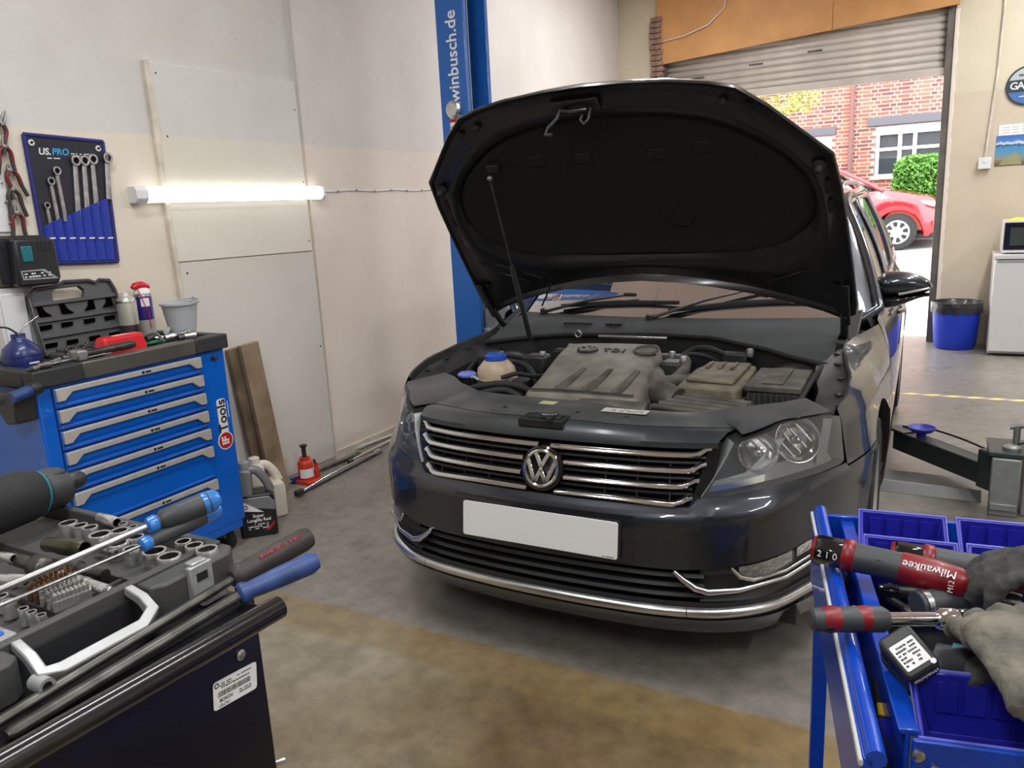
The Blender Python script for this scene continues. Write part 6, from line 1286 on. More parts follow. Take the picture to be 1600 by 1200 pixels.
# bins
mat('blue_bin_highlight', srgb(104, 106, 190), .35)  # paler blue paints the highlight along the bin rims
def bin_(label, x, y, w, d, h, z, tilt=0, rz=-.10, fr=.5):
    p = TR @ Vector((x, y, z)); t = thing('parts_bin', label, 'bin', p, (tilt, 0, TRA+rz), 'blue bins on the trolley'); tk = .0025
    hh = lambda b_: h if b_ > 0 else h*fr
    def wl_(mb, a, b_, c, d_):   # wall quad from bottom edge a,b to top edge c,d
        return mb
    o = MB(); b0_ = [(-w/2*.86, -d/2*.80), (w/2*.86, -d/2*.80), (w/2*.86, d/2*.9), (-w/2*.86, d/2*.9)]; t0_ = [(-w/2, -d/2), (w/2, -d/2), (w/2, d/2), (-w/2, d/2)]
    bi = [(a*.965, b_*.95) for a, b_ in b0_]; ti = [(a-math.copysign(.005, a), b_-math.copysign(.005, b_)) for a, b_ in t0_]
    rings_ = [[(a, b_, 0) for a, b_ in b0_], [(a, b_, hh(b_)*.97) for a, b_ in t0_], [(a, b_, hh(b_)) for a, b_ in t0_], [(a, b_, hh(b_)) for a, b_ in ti], [(a, b_, .004) for a, b_ in bi]]
    o.patch(rings_, close=True); o.f += [tuple(len(o.v)-4+i for i in range(4)), (3, 2, 1, 0)]
    obj('tub', o, 'blue_bin', t, bevel=.0015)
    lip = [(a*1.015, b_*1.015, hh(b_)) for a, b_ in t0_]; obj('rim', MB().tube(lip, .003, 6, closed=True), 'blue_bin_highlight', t)
    n = max(3, int(w/.035))
    for i in range(n):
        xx = -w/2*.8+w*.8*(i+.5)/n
        for sgn, ins in ((-1, 0), (1, -1)):
            f_ = lambda a, b_, d__: (xx+a, sgn*(d/2*(.84 if sgn < 0 else .9)+(d/2-d/2*(.84 if sgn < 0 else .9))*(b_/h))+d__*sgn+(0 if sgn < 0 else -.006), b_)
            obj('wall_rib', MB().prism([(-w*.3/n, h*(.42 if sgn > 0 else .12)), (w*.3/n, h*(.42 if sgn > 0 else .12)), (w*.3/n, h*(.88 if sgn > 0 else .4)), (-w*.3/n, h*(.88 if sgn > 0 else .4))], f_, -.001, .0025), 'blue_bin', t)
    return t
bin_('back left blue parts bin on the trolley', .142, -.070, .140, .078, .078, ZB-.055); bin_('back right blue parts bin on the trolley', .305, -.085, .15, .078, .078, ZB-.055)
bin_('front left blue parts bin of the far pair on the trolley', .142, -.148, .142, .070, .07, ZB-.062); bin_('front right blue parts bin of the far pair on the trolley', .305, -.160, .15, .070, .07, ZB-.062)
bin_('blue parts bin at the near end of the trolley', .205, -.585, .27, .082, .085, ZB-.065, rz=0., fr=.55)
# pocket contents
def TW(x, y, z): return TR @ Vector((x, y, z))
t, L = bar('screwdriver', 'small black and blue screwdriver in the trolley side pocket', TW(.035, -.20, ZB-.11), TW(.045, -.06, ZB-.06), .004, 'steel', 'screwdriver'); obj('handle', MB().tube([(L*.5, 0, 0), (L*.6, 0, 0), (L, 0, 0)], [.010, .013, .011], 12), 'black_plastic', t, smooth=50); obj('inlay', MB().tube([(L*.62, 0, .004), (L*.9, 0, .004)], .0105, 10), 'blue_handle', t, smooth=50)
t, L = bar('marker', 'dark blue tube standing in the near end of the side pocket', TW(.045, -.60, ZB-.13), TW(.042, -.53, ZB-.075), .016, 'oilcan_blue', 'tube'); obj('cap', MB().tube([(L*.8, 0, 0), (L*1.05, 0, 0)], .0165, 14), 'blue_bin', t, smooth=50)
t, L = bar('hook_pick', 'thin bent pick lying in the trolley side pocket', TW(.028, -.36, ZB-.02), TW(.030, -.45, ZB-.06), .002, 'steel', 'pick'); obj('hook', MB().tube(curve([(0, 0, 0), (-.014, .0, .01), (-.008, .014, .014)]), .0022, 6), 'label_white', t)
t, L = bar('yellow_knife', 'black and yellow knife lying in the trolley side pocket', TW(.05, -.52, ZB-.10), TW(.058, -.42, ZB-.085), .010, 'black_plastic', 'knife'); obj('slider', MB().cbox((L*.4, 0, .010), (.022, .012, .006)), 'yellow', t, bevel=.002)
# red ratchets
mat('mw_red', srgb(122, 14, 24), .4, coat=.1, var=.2, vscale=60)
def red_ratchet(label, a, b_, z, full=True):
    p, q = at(*a, z), at(*b_, z-.012); d = q-p; L = d.length; t = thing('cordless_ratchet', label, 'power tool', p, frame((0, 0, 0), d).to_3x3())
    obj('battery', MB().tube([(0, 0, 0), (.006, 0, 0), (.045, 0, 0)], [.021, .024, .024], 8, phase=math.pi/8), 'black_gloss', t, bevel=.003); obj('end_plate', MB().tube([(-.004, 0, 0), (.002, 0, 0)], [.018, .022], 8, phase=math.pi/8), 'dark_red', t)
    obj('red_collar', MB().tube([(.042, 0, 0), (.046, 0, 0), (.058, 0, 0), (.062, 0, 0)], [.024, .0265, .026, .022], 20), 'mw_red', t, smooth=50)
    obj('grip', MB().tube([(.06, 0, 0), (.09, 0, .001), (.13, 0, .001)], [.0235, .0225, .0235], 20), 'grip_dark', t, smooth=50)
    obj('body', MB().tube([(.115, 0, 0), (.13, 0, .001), (.17, 0, 0), (.205, 0, -.002), (.215, 0, -.003)], [.0215, .0245, .0255, .024, .018], 20), 'mw_red', t, smooth=50)
    obj('head', MB().tube([(.21, 0, -.004), (.235, 0, -.006), (.26, 0, -.008), (.285, 0, -.008)], [.016, .013, .017, .014], 14, flat=.7), 'steel', t, smooth=50)
    if full:
        R_ = Matrix.Rotation(math.radians(48), 4, 'X')
        text('Milwaukee', .017, 'white_print', t, Matrix.Translation((.165, -.0190, .0180)) @ R_ @ Matrix.Rotation(math.pi, 4, 'Z'), depth=.0004, shear=.1); text('M12', .011, 'white_print', t, Matrix.Translation((.196, -.0252, .001)) @ Matrix.Rotation(math.radians(88), 4, 'X') @ Matrix.Rotation(math.pi/2, 4, 'Z'), depth=.0004); text('2 1 0', .015, 'label_white', t, Matrix.Translation((.022, -.0226, .002)) @ Matrix.Rotation(math.radians(88), 4, 'X'), depth=.0006)
        obj('vent', MB().cbox((.098, -.018, .012), (.014, .003, .002)), 'black_print', t)
    return t
red_ratchet('red and black cordless ratchet lying across the blue trolley rail', (1274, 856), (1480, 905), .86)
red_ratchet('second red cordless ratchet behind the gloves in the trolley', (1395, 866), (1610, 905), .835, False)
# black air ratchet and driver in the tray
t, L = bar('air_ratchet', 'black ratchet head tool lying in the blue trolley tray', at(1378, 922, .79), at(1475, 930, .80), .009, 'dark_steel', 'ratchet'); obj('head', MB().tube([(-.004, 0, 0), (.012, 0, 0), (.026, 0, 0)], [.009, .013, .010], 14), 'black_gloss', t, smooth=50)
t, L = bar('ratchet_spanner', 'dark ratchet spanner crossing under the gloves', at(1390, 935, .78), at(1425, 958, .78), .007, 'dark_steel', 'spanner'); obj('head', MB().lathe([(.012, -.007), (.014, 0), (.012, .007), (.006, .008), (0, .004)], 16, Matrix.Translation((L, 0, 0))), 'steel', t, smooth=40)
t, L = bar('air_die_grinder', 'grey black air tool body lying beside the gloves', at(1432, 945, .82), at(1500, 935, .82), .020, 'grip_dark', 'power tool'); obj('collar', MB().tube([(L*.1, 0, 0), (L*.22, 0, 0)], [.0215, .0215], 16), 'steel', t, smooth=50)
# torque wrench
a, b_ = at(1266, 968, .86), at(1500, 967, .855); d = b_-a; L = d.length
tw = thing('breaker_bar', 'breaker bar with black and red grip and chrome shaft across the blue trolley', 'breaker bar', a, frame((0, 0, 0), d).to_3x3())
obj('grip', MB().tube([(0, 0, 0), (.003, 0, 0), (.02, 0, 0), (.05, 0, 0), (L*.48, 0, 0), (L*.52, 0, 0)], [.012, .0155, .0168, .0175, .0175, .013], 20), 'grip_dark', tw, smooth=40); obj('hang_hole', MB().lathe([(.006, 0), (.006, .0015), (0, .0015)], 14, Matrix.Translation((.022, -.0158, -.006)) @ Matrix.Rotation(math.radians(110), 4, 'X')), 'black_print', tw)
for k in (.30, .75): obj('red_pad', MB().tube([(L*.48*(k-.13), 0, 0), (L*.48*k, 0, .0006), (L*.48*(k+.13), 0, 0)], [.0168, .0181, .0168], 20), 'dark_red', tw, smooth=50)
obj('shaft', MB().tube([(L*.5, 0, 0), (L*.9, 0, 0)], .0095, 16), 'chrome', tw, smooth=50); obj('collar', MB().tube([(L*.84, 0, 0), (L*.86, 0, 0), (L*.97, 0, 0), (L*.99, 0, 0)], [.0125, .0145, .0145, .012], 20), 'chrome', tw, smooth=50); obj('pivot_head', MB().tube([(L*.98, 0, 0), (L*1.08, 0, 0), (L*1.12, 0, 0)], [.013, .014, .006], 14), 'black_gloss', tw, smooth=50)
# cordless drill with big battery
qA, qB, qC = at(1407, 964, .892), at(1458, 1022, .868), at(1380, 1013, .862)
ex_ = (qB-qA).normalized(); ez_ = ex_.cross(qC-qA).normalized()
if ez_.dot(CAM-qA) < 0: ez_ = -ez_
ey_ = ez_.cross(ex_); eL = (qB-qA).length; eW = abs((qC-qA).dot(ey_))
o_ = qA+(qC-qA)*.5+(qB-qA)*.5
dr = thing('cordless_screwdriver', 'black cordless drill with a large labelled battery lying in the trolley', 'power tool', o_, Matrix(((ex_.x, ey_.x, ez_.x), (ex_.y, ey_.y, ez_.y), (ex_.z, ey_.z, ez_.z))))
fz = lambda a, b_, d__: (a, b_, d__)
obj('battery', MB().prism(rrect(eL*1.06, eW*1.08, .008), fz, -.044, 0), 'black_plastic', dr, bevel=.004)
obj('battery_foot', MB().prism(rrect(eL*1.12, eW*1.14, .008), fz, -.066, -.040), 'dark_plastic', dr, bevel=.005)
sgn = 1 if (qC-qA).dot(ey_) > 0 else -1
obj('label', MB().prism(rrect(eL*.62, eW*.78, .002), lambda a, b_, d__: (a+eL*.06, b_, d__), 0, .0008), 'label_white', dr); obj('label_edge', MB().prism(rrect(eL*.20, eW*.78, .002), lambda a, b_, d__: (a-eL*.36, b_, d__), 0, .0008), 'grip_dark', dr)
dashes(dr, 'black_print', Matrix.Translation((eL*.06, 0, .0008)) @ Matrix.Rotation(math.pi/2, 4, 'Z'), eW*.66, eL*.5, 6, 8, .7)
text('makita', eW*.30, 'label_white', dr, Matrix(((0, 0, 1, eL*.53+.0006), (sgn, 0, 0, 0), (0, sgn, 0, -.016), (0, 0, 0, 1))), depth=.0004, bold=.0003)
obj('screw', MB().lathe([(.0035, 0), (.0035, .0015), (0, .0015)], 12, Matrix.Translation((eL*.43, -sgn*eW*.38, 0))), 'label_white', dr)
Mi = (Matrix.Translation(o_) @ Matrix(((ex_.x, ey_.x, ez_.x), (ex_.y, ey_.y, ez_.y), (ex_.z, ey_.z, ez_.z))).to_4x4()).inverted()
h0, h1, h2 = Vector((eL*.15, 0, -.05)), Mi @ at(1520, 1035, .83), Mi @ at(1568, 1058, .815)
obj('grip', MB().tube([h0, h0.lerp(h1, .4), h1, h2], [.022, .020, .020, .025], 18), 'grip_dark', dr, smooth=50); obj('trigger', MB().tube([h1.lerp(h2, .3)+Vector((0, sgn*.01, .012)), h1.lerp(h2, .8)+Vector((0, sgn*.01, .014))], .009, 10), 'black_plastic', dr, smooth=50)
obj('motor', MB().tube([h2+Vector((-.06, sgn*.05, 0)), h2+Vector((-.02, sgn*.02, 0)), h2+Vector((.03, -sgn*.03, 0)), h2+Vector((.06, -sgn*.05, 0))], [.020, .028, .028, .018], 18), 'grip_dark', dr, smooth=50); obj('teal_ring', MB().tube([h2+Vector((-.045, sgn*.038, 0)), h2+Vector((-.035, sgn*.03, 0))], .0265, 18), 'teal', dr, smooth=50)
# gloves
mat('glove', srgb(84, 82, 76), .95, var=.4, vscale=16, bump=.35, bscale=120, col2=srgb(122, 117, 104)); mat('glove_dark', srgb(74, 74, 72), .9, var=.35, vscale=22, bump=.25, bscale=90, col2=srgb(50, 50, 50))
def glove(label, M_, m_, sc=1., curl=.4):
    t = MB(); P = lambda *q: M_ @ (Vector(q)*sc)
    # local: x along fingers, y across, z up
    t.tube([P(-.13, 0, .0), P(-.10, 0, .004), P(-.05, 0, .008), P(0, 0, .010), P(.035, 0, .006)], [.046*sc, .043*sc, .044*sc, .047*sc, .040*sc], 16, flat=.50)
    for k, (y, L_, r) in enumerate(((-.036, .068, .0125), (-.012, .082, .0135), (.013, .078, .0135), (.036, .060, .0115))):
        c = curl*(.7+.2*k)
        t.tube([P(.005, y*.9, .008), P(.03, y, .010), P(.03+L_*.4, y*1.1, .008-.008*c), P(.03+L_*.75*(1-.2*c), y*1.12, -.002-.022*c), P(.03+L_*(1-.35*c), y*1.12, -.008-.040*c)], [r*sc*1.0, r*sc*1.1, r*sc*1.05, r*sc, r*sc*.75], 10)
    t.tube([P(-.045, -.03, .004), P(-.02, -.052, .0), P(.008, -.066, -.006), P(.03, -.070, -.012)], [.018*sc, .017*sc, .0145*sc, .010*sc], 10)
    o = obj('work_glove', t, m_); tag(o, label, 'glove', 'work gloves on the trolley')
    md = o.modifiers.new('r', 'REMESH'); md.mode = 'VOXEL'; md.voxel_size = .0032; md.use_smooth_shade = True
    md = o.modifiers.new('s', 'SMOOTH'); md.factor = .6; md.iterations = 3
    tx = bpy.data.textures.new('wrinkle', 'CLOUDS'); tx.noise_scale = .024; md = o.modifiers.new('d', 'DISPLACE'); md.texture = tx; md.strength = .008; md.mid_level = .5; md.texture_coords = 'GLOBAL'
    return o
gA = at(1585, 895, .885); glove('dark grey work glove lying over the red ratchets', frame(gA+Vector((.03, .02, 0)), at(1490, 905, .865)-gA, (.1, 0, 1)), 'glove_dark', 1.0, .5)
gB = at(1580, 1010, .895); glove('pale dirty work glove lying on top of the trolley tools', frame(gB, at(1510, 920, .885)-gB, (-.2, -.3, 1)), 'glove', 1.05, .3)
gC = at(1610, 1000, .872); glove('grey work glove lying beneath the pale glove at the picture edge', frame(gC+Vector((.0, -.03, -.02)), at(1530, 1000, .85)-gC, (0, 0, 1)), 'glove_dark', 1.0, .6)
# ------------------------------------------------------------------ back of the garage
rp = thing('lift_arm_assembly', 'grey lift carriage and swing arm on the right lift base', 'lift arm', (0, 0, 0))
mat('lift_grey', srgb(62, 70, 70), .4, metal=.4, coat=.1); mat('arm_galv', srgb(150, 154, 152), .42, metal=.5, var=.1, vscale=20)
a0, a1 = Vector((.915, 2.38, .15)), Vector((1.27, 1.98, .15))
M_ = frame(a0, a1-a0); L = (a1-a0).length
obj('swing_arm', MB().box(-.05, L+.06, -.045, .045, -.05, .05, M_), 'lift_grey', rp, bevel=.006)
obj('arm_end', MB().box(-.10, .03, -.05, .05, .045, .058, M_), 'lift_grey', rp, bevel=.003)
pdM = M_ @ Matrix.Translation((.10, .0, .05)); mat('pad_blue', srgb(40, 52, 160), .4)
pd = obj('lift_pad', MB().lathe([(.022, 0), (.022, .02), (.05, .03), (.064, .045), (.064, .052), (.058, .052), (.045, .040), (0, .036)], 28, pdM), 'pad_blue', rp, smooth=40); plabel(pd, 'round blue lifting pad')
obj('arm_cable', MB().tube(curve([M_ @ Vector(p) for p in ((-.06, .02, .06), (.05, .07, .075), (.25, .09, .075), (.5, .06, .075))]), .005, 6), 'black_plastic', rp, smooth=60)
obj('arm_root', MB().box(L-.02, L+.10, -.06, .06, -.06, .12, M_), 'lift_grey', rp, bevel=.01)
obj('carriage_plate', MB().box(1.25, 1.50, 1.86, 2.10, .265, .285), 'lift_grey', rp, bevel=.004); obj('carriage_face', MB().box(1.265, 1.375, 1.85, 1.90, .0, .262), 'arm_galv', rp, bevel=.006)
obj('carriage_block', MB().box(1.385, 1.50, 1.88, 2.08, .0, .262), 'arm_galv', rp, bevel=.006); obj('face_strip', MB().box(1.27, 1.37, 1.835, 1.852, .03, .06), 'arm_galv', rp, bevel=.003)
obj('pivot_pin', MB().lathe([(.035, 0), (.035, .012), (.025, .018), (0, .018)], 20, Matrix.Translation((1.34, 1.93, .285))), 'arm_galv', rp, smooth=40)
for x, y, h in ((1.36, 2.02, .09), (1.41, 1.96, .06)): obj('lock_pin', MB().cyl((x, y, .28), (x, y, .28+h), .014, n=14), 'arm_galv', rp, smooth=50)
obj('lock_handle', MB().tube([(1.33, 2.02, .36), (1.36, 2.02, .37), (1.40, 2.01, .375)], .012, 8), 'arm_galv', rp, smooth=50); obj('lock_spring', MB().tube([(1.41+.016*math.cos(a), 1.96+.016*math.sin(a), .285+.008*a) for a in frange(0, 12, 60)], .003, 5), 'steel', rp)
obj('sensor_wire', MB().tube(curve([(1.36, 1.93, .31), (1.42, 1.90, .34), (1.47, 1.95, .33), (1.5, 1.97, .30)]), .004, 6), 'black_plastic', rp, smooth=60)
rpo = thing('lift_post', 'blue steel lift column on the right side of the bay', 'lift post', (1.60, 2.0, 0)); obj('column', MB().prism([(.09, -.13), (-.09, -.13), (-.09, -.10), (.06, -.10), (.06, .10), (-.09, .10), (-.09, .13), (.09, .13)], lambda a, b_, d: (a, b_, d), .012, 3.0), 'blue_lift', rpo, bevel=.006); obj('track', MB().box(.03, .055, -.1, .1, .02, 3.0), 'lift_dark', rpo); obj('base_plate', MB().box(-.09, .2, -.2, .2, 0, .012), 'dark_steel', rpo)
# tread plate cover between the posts
m, nt, b = node_mat('tread'); v = objvec(nt)
mp = N(nt, 'ShaderNodeMapping'); mp.inputs['Rotation'].default_value = (0, 0, .785); nt.links.new(v, mp.inputs[0]); ck = N(nt, 'ShaderNodeTexBrick'); ck.inputs['Scale'].default_value = 28; ck.inputs['Mortar Size'].default_value = .06
nt.links.new(mp.outputs[0], ck.inputs['Vector']); b.inputs['Base Color'].default_value = (*srgb(122, 124, 122), 1); b.inputs['Metallic'].default_value = .6; b.inputs['Roughness'].default_value = .45; bump(nt, b, ck.outputs['Fac'], .5, .004)
cv = thing('cover_plate', 'grey tread plate floor cover running between the lift posts', 'cover plate', (0, 0, 0))
obj('ramp', MB().prism([(1.99, 0), (2.04, .045), (2.20, .045), (2.25, 0)], lambda a, b_, d: (d, a, b_), -1.21, 1.245), 'tread', cv, bevel=.003)
# hazard tape on the floor
tp_ = thing('floor_tape', 'worn yellow and black hazard tape line on the floor past the lift arm', 'tape', (0, 0, 0)); mat('tape_yellow', srgb(226, 206, 128), .6, var=.15, vscale=12); mat('tape_grey', srgb(170, 160, 148), .6)
x = .55
r = random.Random(2)
while x < 3.2:
    obj('tape_stripe', MB().prism([(x, 4.05), (x+.07, 4.05), (x+.12, 4.11), (x+.05, 4.11)], lambda a, b_, d: (a, b_, d), .0005, .0015), 'tape_yellow', tp_); obj('tape_stripe', MB().prism([(x+.07, 4.05), (x+.13, 4.05), (x+.18, 4.11), (x+.12, 4.11)], lambda a, b_, d: (a, b_, d), .0005, .0013), 'tape_grey', tp_); x += .13
# waste bin
bn = thing('waste_bin', 'round blue waste bin with a black liner beside the doorway', 'waste bin', (1.135, 6.02, 0)); mat('liner', (.02, .02, .022), .3, coat=.3, bump=.5, bscale=35)
obj('tub', MB().lathe([(0, .004), (.150, 0), (.165, .02), (.195, .40), (.19, .40), (.155, .02), (0, .012)], 36), 'blue_bucket', bn, smooth=40)
r = random.Random(6); rows = []
for k, (rr, z) in enumerate(((.150, .30), (.190, .405), (.199, .415), (.203, .405), (.2045, .36), (.203, .325))):
    rows.append([((rr+(.004*math.sin(j*2.3+k)+.003*math.sin(j*5.1) if k != 2 else 0)*(1 if k > 2 else .3))*math.cos(2*math.pi*j/48), (rr+(.004*math.sin(j*2.3+k)+.003*math.sin(j*5.1) if k != 2 else 0)*(1 if k > 2 else .3))*math.sin(2*math.pi*j/48), z+(.012*math.sin(j*1.7)+.006*math.sin(j*4.1) if k == 5 else 0)) for j in range(48)])
obj('liner', MB().patch(rows, close=True), 'liner', bn, smooth=60)
obj('rim', MB().tube([(.202*math.cos(a), .202*math.sin(a), .412) for a in frange(0, 6.283*35/36, 35)], .007, 6, closed=True), 'liner', bn, smooth=60)
# fridge, microwave
fd = thing('fridge', 'white under counter fridge standing against the back wall', 'fridge', (1.38, 5.66, 0)); mat('fridge_white', srgb(214, 212, 212), .3, coat=.2)
obj('cabinet', MB().box(0, .55, .05, .55, .015, .84), 'fridge_white', fd, bevel=.006); obj('door', MB().box(.0, .55, .0, .045, .04, .805), 'fridge_white', fd, bevel=.008); obj('worktop', MB().box(-.004, .556, -.004, .556, .812, .848), 'fridge_white', fd, bevel=.004); obj('grip', MB().box(.02, .53, -.003, .02, .785, .803), 'grey_plastic', fd, bevel=.003)
for x in (.05, .5): obj('foot', MB().cyl((x, .08, 0), (x, .08, .02), .018, n=12), 'black_plastic', fd)
mw = thing('microwave', 'white microwave with a black door on top of the fridge', 'microwave', (1.425, 5.74, .848)); obj('case', MB().box(0, .46, .01, .36, .012, .27), 'fridge_white', mw, bevel=.006); d_ = obj('door', MB().box(.008, .34, -.002, .012, .035, .255), 'black_gloss', mw, bevel=.004); obj('door_window', MB().box(.05, .30, -.004, .0, .07, .215), 'lamp_dark', d_)
obj('control_panel', MB().box(.35, .45, -.002, .012, .03, .255), 'fridge_white', mw, bevel=.003); obj('front_frame', MB().box(.0, .46, -.0, .011, .012, .03), 'fridge_white', mw)
for x in (.04, .42): obj('foot', MB().cyl((x, .05, 0), (x, .05, .013), .012, n=10), 'black_plastic', mw)
yc = thing('yellow_packet', 'yellow packet lying on top of the microwave', 'packet', (1.52, 5.86, 1.118)); mat('packet', srgb(250, 225, 60), .4, bump=.3, bscale=40)
obj('bag', MB().grid(lambda a, t: ((a-.3)*.2, (t-.5)*.12, .022*math.sin(math.pi*a)*math.sin(math.pi*t)*(1+.3*math.sin(9*a))+.004), 16, 10), 'packet', yc, smooth=60, solid=.004); obj('seal', MB().box(-.075, -.058, -.05, .05, .002, .010), 'packet', yc, bevel=.002)
# sign, poster, socket on the back wall
YW = YB-.002
sg = thing('round_sign', 'round black and blue garage sign on the back wall', 'sign', (1.535, YW, 2.215)); fS = lambda a, b_, d: (a, -d, b_); mat('sign_dark', srgb(44, 54, 60), .5); mat('sign_blue', srgb(66, 110, 170), .5); mat('sign_grey', srgb(176, 184, 186), .5)
obj('disc', MB().prism(ell(40, .16, .16), fS, 0, .012), 'sign_dark', sg, bevel=.002)
top_ = [(.145*math.cos(a), .145*math.sin(a)) for a in frange(math.radians(20), math.radians(160), 16)]; bot_ = [(.145*math.cos(a), .145*math.sin(a)) for a in frange(math.radians(200), math.radians(340), 16)]
obj('top_field', MB().prism(top_, fS, .012, .0135), 'sign_grey', sg); obj('bottom_field', MB().prism(bot_, fS, .012, .0135), 'sign_blue', sg)
text('GARAGE', .082, 'white_print', sg, Matrix(((1, 0, 0, 0.01), (0, 0, -1, -.0138), (0, 1, 0, 0), (0, 0, 0, 1))), bold=.001, space=.8); dashes(sg, 'sign_dark', Matrix(((1, 0, 0, 0), (0, 0, -1, -.0135), (0, 1, 0, .085), (0, 0, 0, 1))), .14, .03, 1, 5, .8); dashes(sg, 'white_print', Matrix(((1, 0, 0, 0), (0, 0, -1, -.0135), (0, 1, 0, -.085), (0, 0, 0, 1))), .15, .016, 1, 6, .8)
ps = thing('poster_calendar', 'seascape calendar poster pinned to the back wall', 'poster', (1.34, YW, 1.57))
m, nt, b = node_mat('sea_print'); v = objvec(nt); s_ = N(nt, 'ShaderNodeSeparateXYZ'); nt.links.new(v, s_.inputs[0])
hh = math_(nt, 'ADD', s_.outputs[2], math_(nt, 'MULTIPLY', math_(nt, 'SUBTRACT', noise(nt, v, 22, 3), .5), .05))
c = ramp(nt, math_(nt, 'DIVIDE', hh, .25), [(0, srgb(84, 70, 52)), (.25, srgb(150, 140, 112)), (.32, srgb(96, 150, 170)), (.62, srgb(70, 140, 190)), (.68, srgb(40, 52, 90)), (.74, srgb(210, 225, 240)), (.80, srgb(80, 130, 190)), (1, srgb(56, 110, 180))]); nt.links.new(c, b.inputs['Base Color'])
obj('picture', MB().box(0, .35, -.003, 0, 0, .25), 'sea_print', ps); obj('top_page', MB().box(.012, .35, -.003, 0, .252, .34), 'label_white', ps)
rk = MB().prism([(.03, .005), (.2, .005), (.18, .07), (.15, .105), (.12, .09), (.07, .06)], lambda a, b_, d: (a, -d, b_), .003, .0036); mat('rock_print', srgb(150, 148, 110), .6); obj('rock', rk, 'rock_print', ps)
for i in range(3):
    for j in range(5): obj('page_line', MB().box(.04+.07*j, .09+.07*j, -.0036, -.003, .27+.022*i, .275+.022*i), 'sign_grey', ps)
sb = thing('wall_socket', 'white wall socket with a surface conduit on the back wall', 'socket', (1.265, YW, 1.60)); obj('back_box', MB().box(-.045, .045, -.04, 0, -.045, .045), 'white_plastic', sb, bevel=.004); obj('face_plate', MB().box(-.048, .048, -.048, -.038, -.048, .048), 'white_plastic', sb, bevel=.003); obj('rocker', MB().box(-.012, .012, -.053, -.046, .005, .03), 'white_plastic', sb, bevel=.002); obj('conduit', MB().tube([(0, -.012, .04), (.02, -.012, .35), (.045, -.012, .75), (.055, -.012, 1.2), (.055, -.012, 1.98)], .010, 6), 'trim_wood', sb, smooth=50)

# ------------------------------------------------------------------ outside
_w = aty(1401, 363, 12.75); GS = (_w.z-.30)/(12.85-6.5)                                         # the yard rises gently to the street
def gz(y): return 0 if y < 6.5 else GS*(y-6.5)*2*.5+0
mat('yard', srgb(196, 190, 184), .85, var=.08, vscale=2, bump=.1, bscale=30); mat('tarmac', srgb(168, 165, 162), .9, var=.08, vscale=3); mat('pave', srgb(190, 180, 172), .9, var=.1, vscale=5)
BY = 16.4
yd = struct('ground_yard', MB().add([(-30, 6.6, -.002), (30, 6.6, -.002), (30, 9.5, gz(9.5)), (-30, 9.5, gz(9.5)), (30, 14.6, gz(14.6)-.0), (-30, 14.6, gz(14.6)-.0)], [(0, 1, 2, 3)]), 'yard')
struct('ground_road', MB().add([(-30, 9.5, gz(9.5)), (30, 9.5, gz(9.5)), (30, 14.7, gz(14.7)), (-30, 14.7, gz(14.7))], [(0, 1, 2, 3)]), 'tarmac')
kz = gz(14.7); struct('ground_pavement', MB().box(-30, 30, 14.7, BY+6, kz-.3, kz+.10), 'pave')
# terrace house
mat('mortar', srgb(178, 165, 155), .9, bump=.2, bscale=60); mat('brick_red', srgb(138, 74, 58), .85); mat('brick_pale', srgb(152, 90, 70), .85); mat('brick_dark', srgb(108, 58, 50), .85)
hs = thing('brick_house', 'red brick terraced house across the street seen through the doorway', 'house', (0, BY, 0))
WX0, WX1, WZ0, WZ1 = 0, 0, 0, 0
win = [atx, aty]
def hp(px, py): p = aty(px, py, BY); return p.x, p.z
wr = [hp(1368, 200)[0], hp(1476, 200)[0]+.35, hp(1380, 276)[1], hp(1380, 198)[1]]         # right window
wl2 = [hp(1215, 220)[0], hp(1296, 220)[0], hp(1285, 300)[1], hp(1285, 214)[1]]
HX0, HX1, HZ0, HZ1 = -7.5, 5.5, kz, 7.5
xs = sorted({HX0, wl2[0], wl2[1], wr[0], wr[1], HX1}); zs = sorted({HZ0, wl2[2], wl2[3], wr[2], wr[3], HZ1})
wm = MB()
def inwin(x, z): return any(w[0] < x < w[1] and w[2] < z < w[3] for w in (wr, wl2))
for i in range(len(xs)-1):
    for j in range(len(zs)-1):
        if not inwin((xs[i]+xs[i+1])/2, (zs[j]+zs[j+1])/2): wm.box(xs[i], xs[i+1], .008, .28, zs[j], zs[j+1])
obj('masonry', wm, 'mortar', hs)
bmesh_cache = {}
stuff = {'brick_red': MB(), 'brick_pale': MB(), 'brick_dark': MB()}
vis0, vis1 = hp(1190, 150)[0], hp(1485, 150)[0]; zv0, zv1 = hp(1400, 310)[1], hp(1400, 118)[1]
r = random.Random(12); cnt = 0; row = 0; z = HZ0+.2
while z < 5.6:
    x = -6.5+(0.056 if row % 2 else 0)*3; k = row % 2
    while x < 4.5:
        L_ = .215 if (k % 2 == 0) else .1025; h_ = .052
        if not inwin(x+L_/2, z+h_/2) and not inwin(x+.01, z+h_/2) and not inwin(x+L_-.01, z+h_/2):
            mm = r.choice(('brick_red', 'brick_red', 'brick_pale', 'brick_dark'))
            vis = vis0+1.2 < x < vis1 and zv0+.9 < z < zv1+.1
            if vis and cnt < 300:
                key = (L_, mm)
                if key not in bmesh_cache:
                    o = obj('brick', MB().box(0, L_, 0, .012, 0, h_), mm, hs); bmesh_cache[key] = o.data
                else:
                    o = bpy.data.objects.new('brick', bmesh_cache[key]); COL.objects.link(o); o.parent = hs
                o.location = (x, -.002+r.uniform(-.002, .002), z); cnt += 1
            elif -3.5 < x < 3.2: stuff[mm].box(x, x+L_, -.002, .010, z, z+h_)
        x += L_+.022; k += 1
    z += .075; row += 1
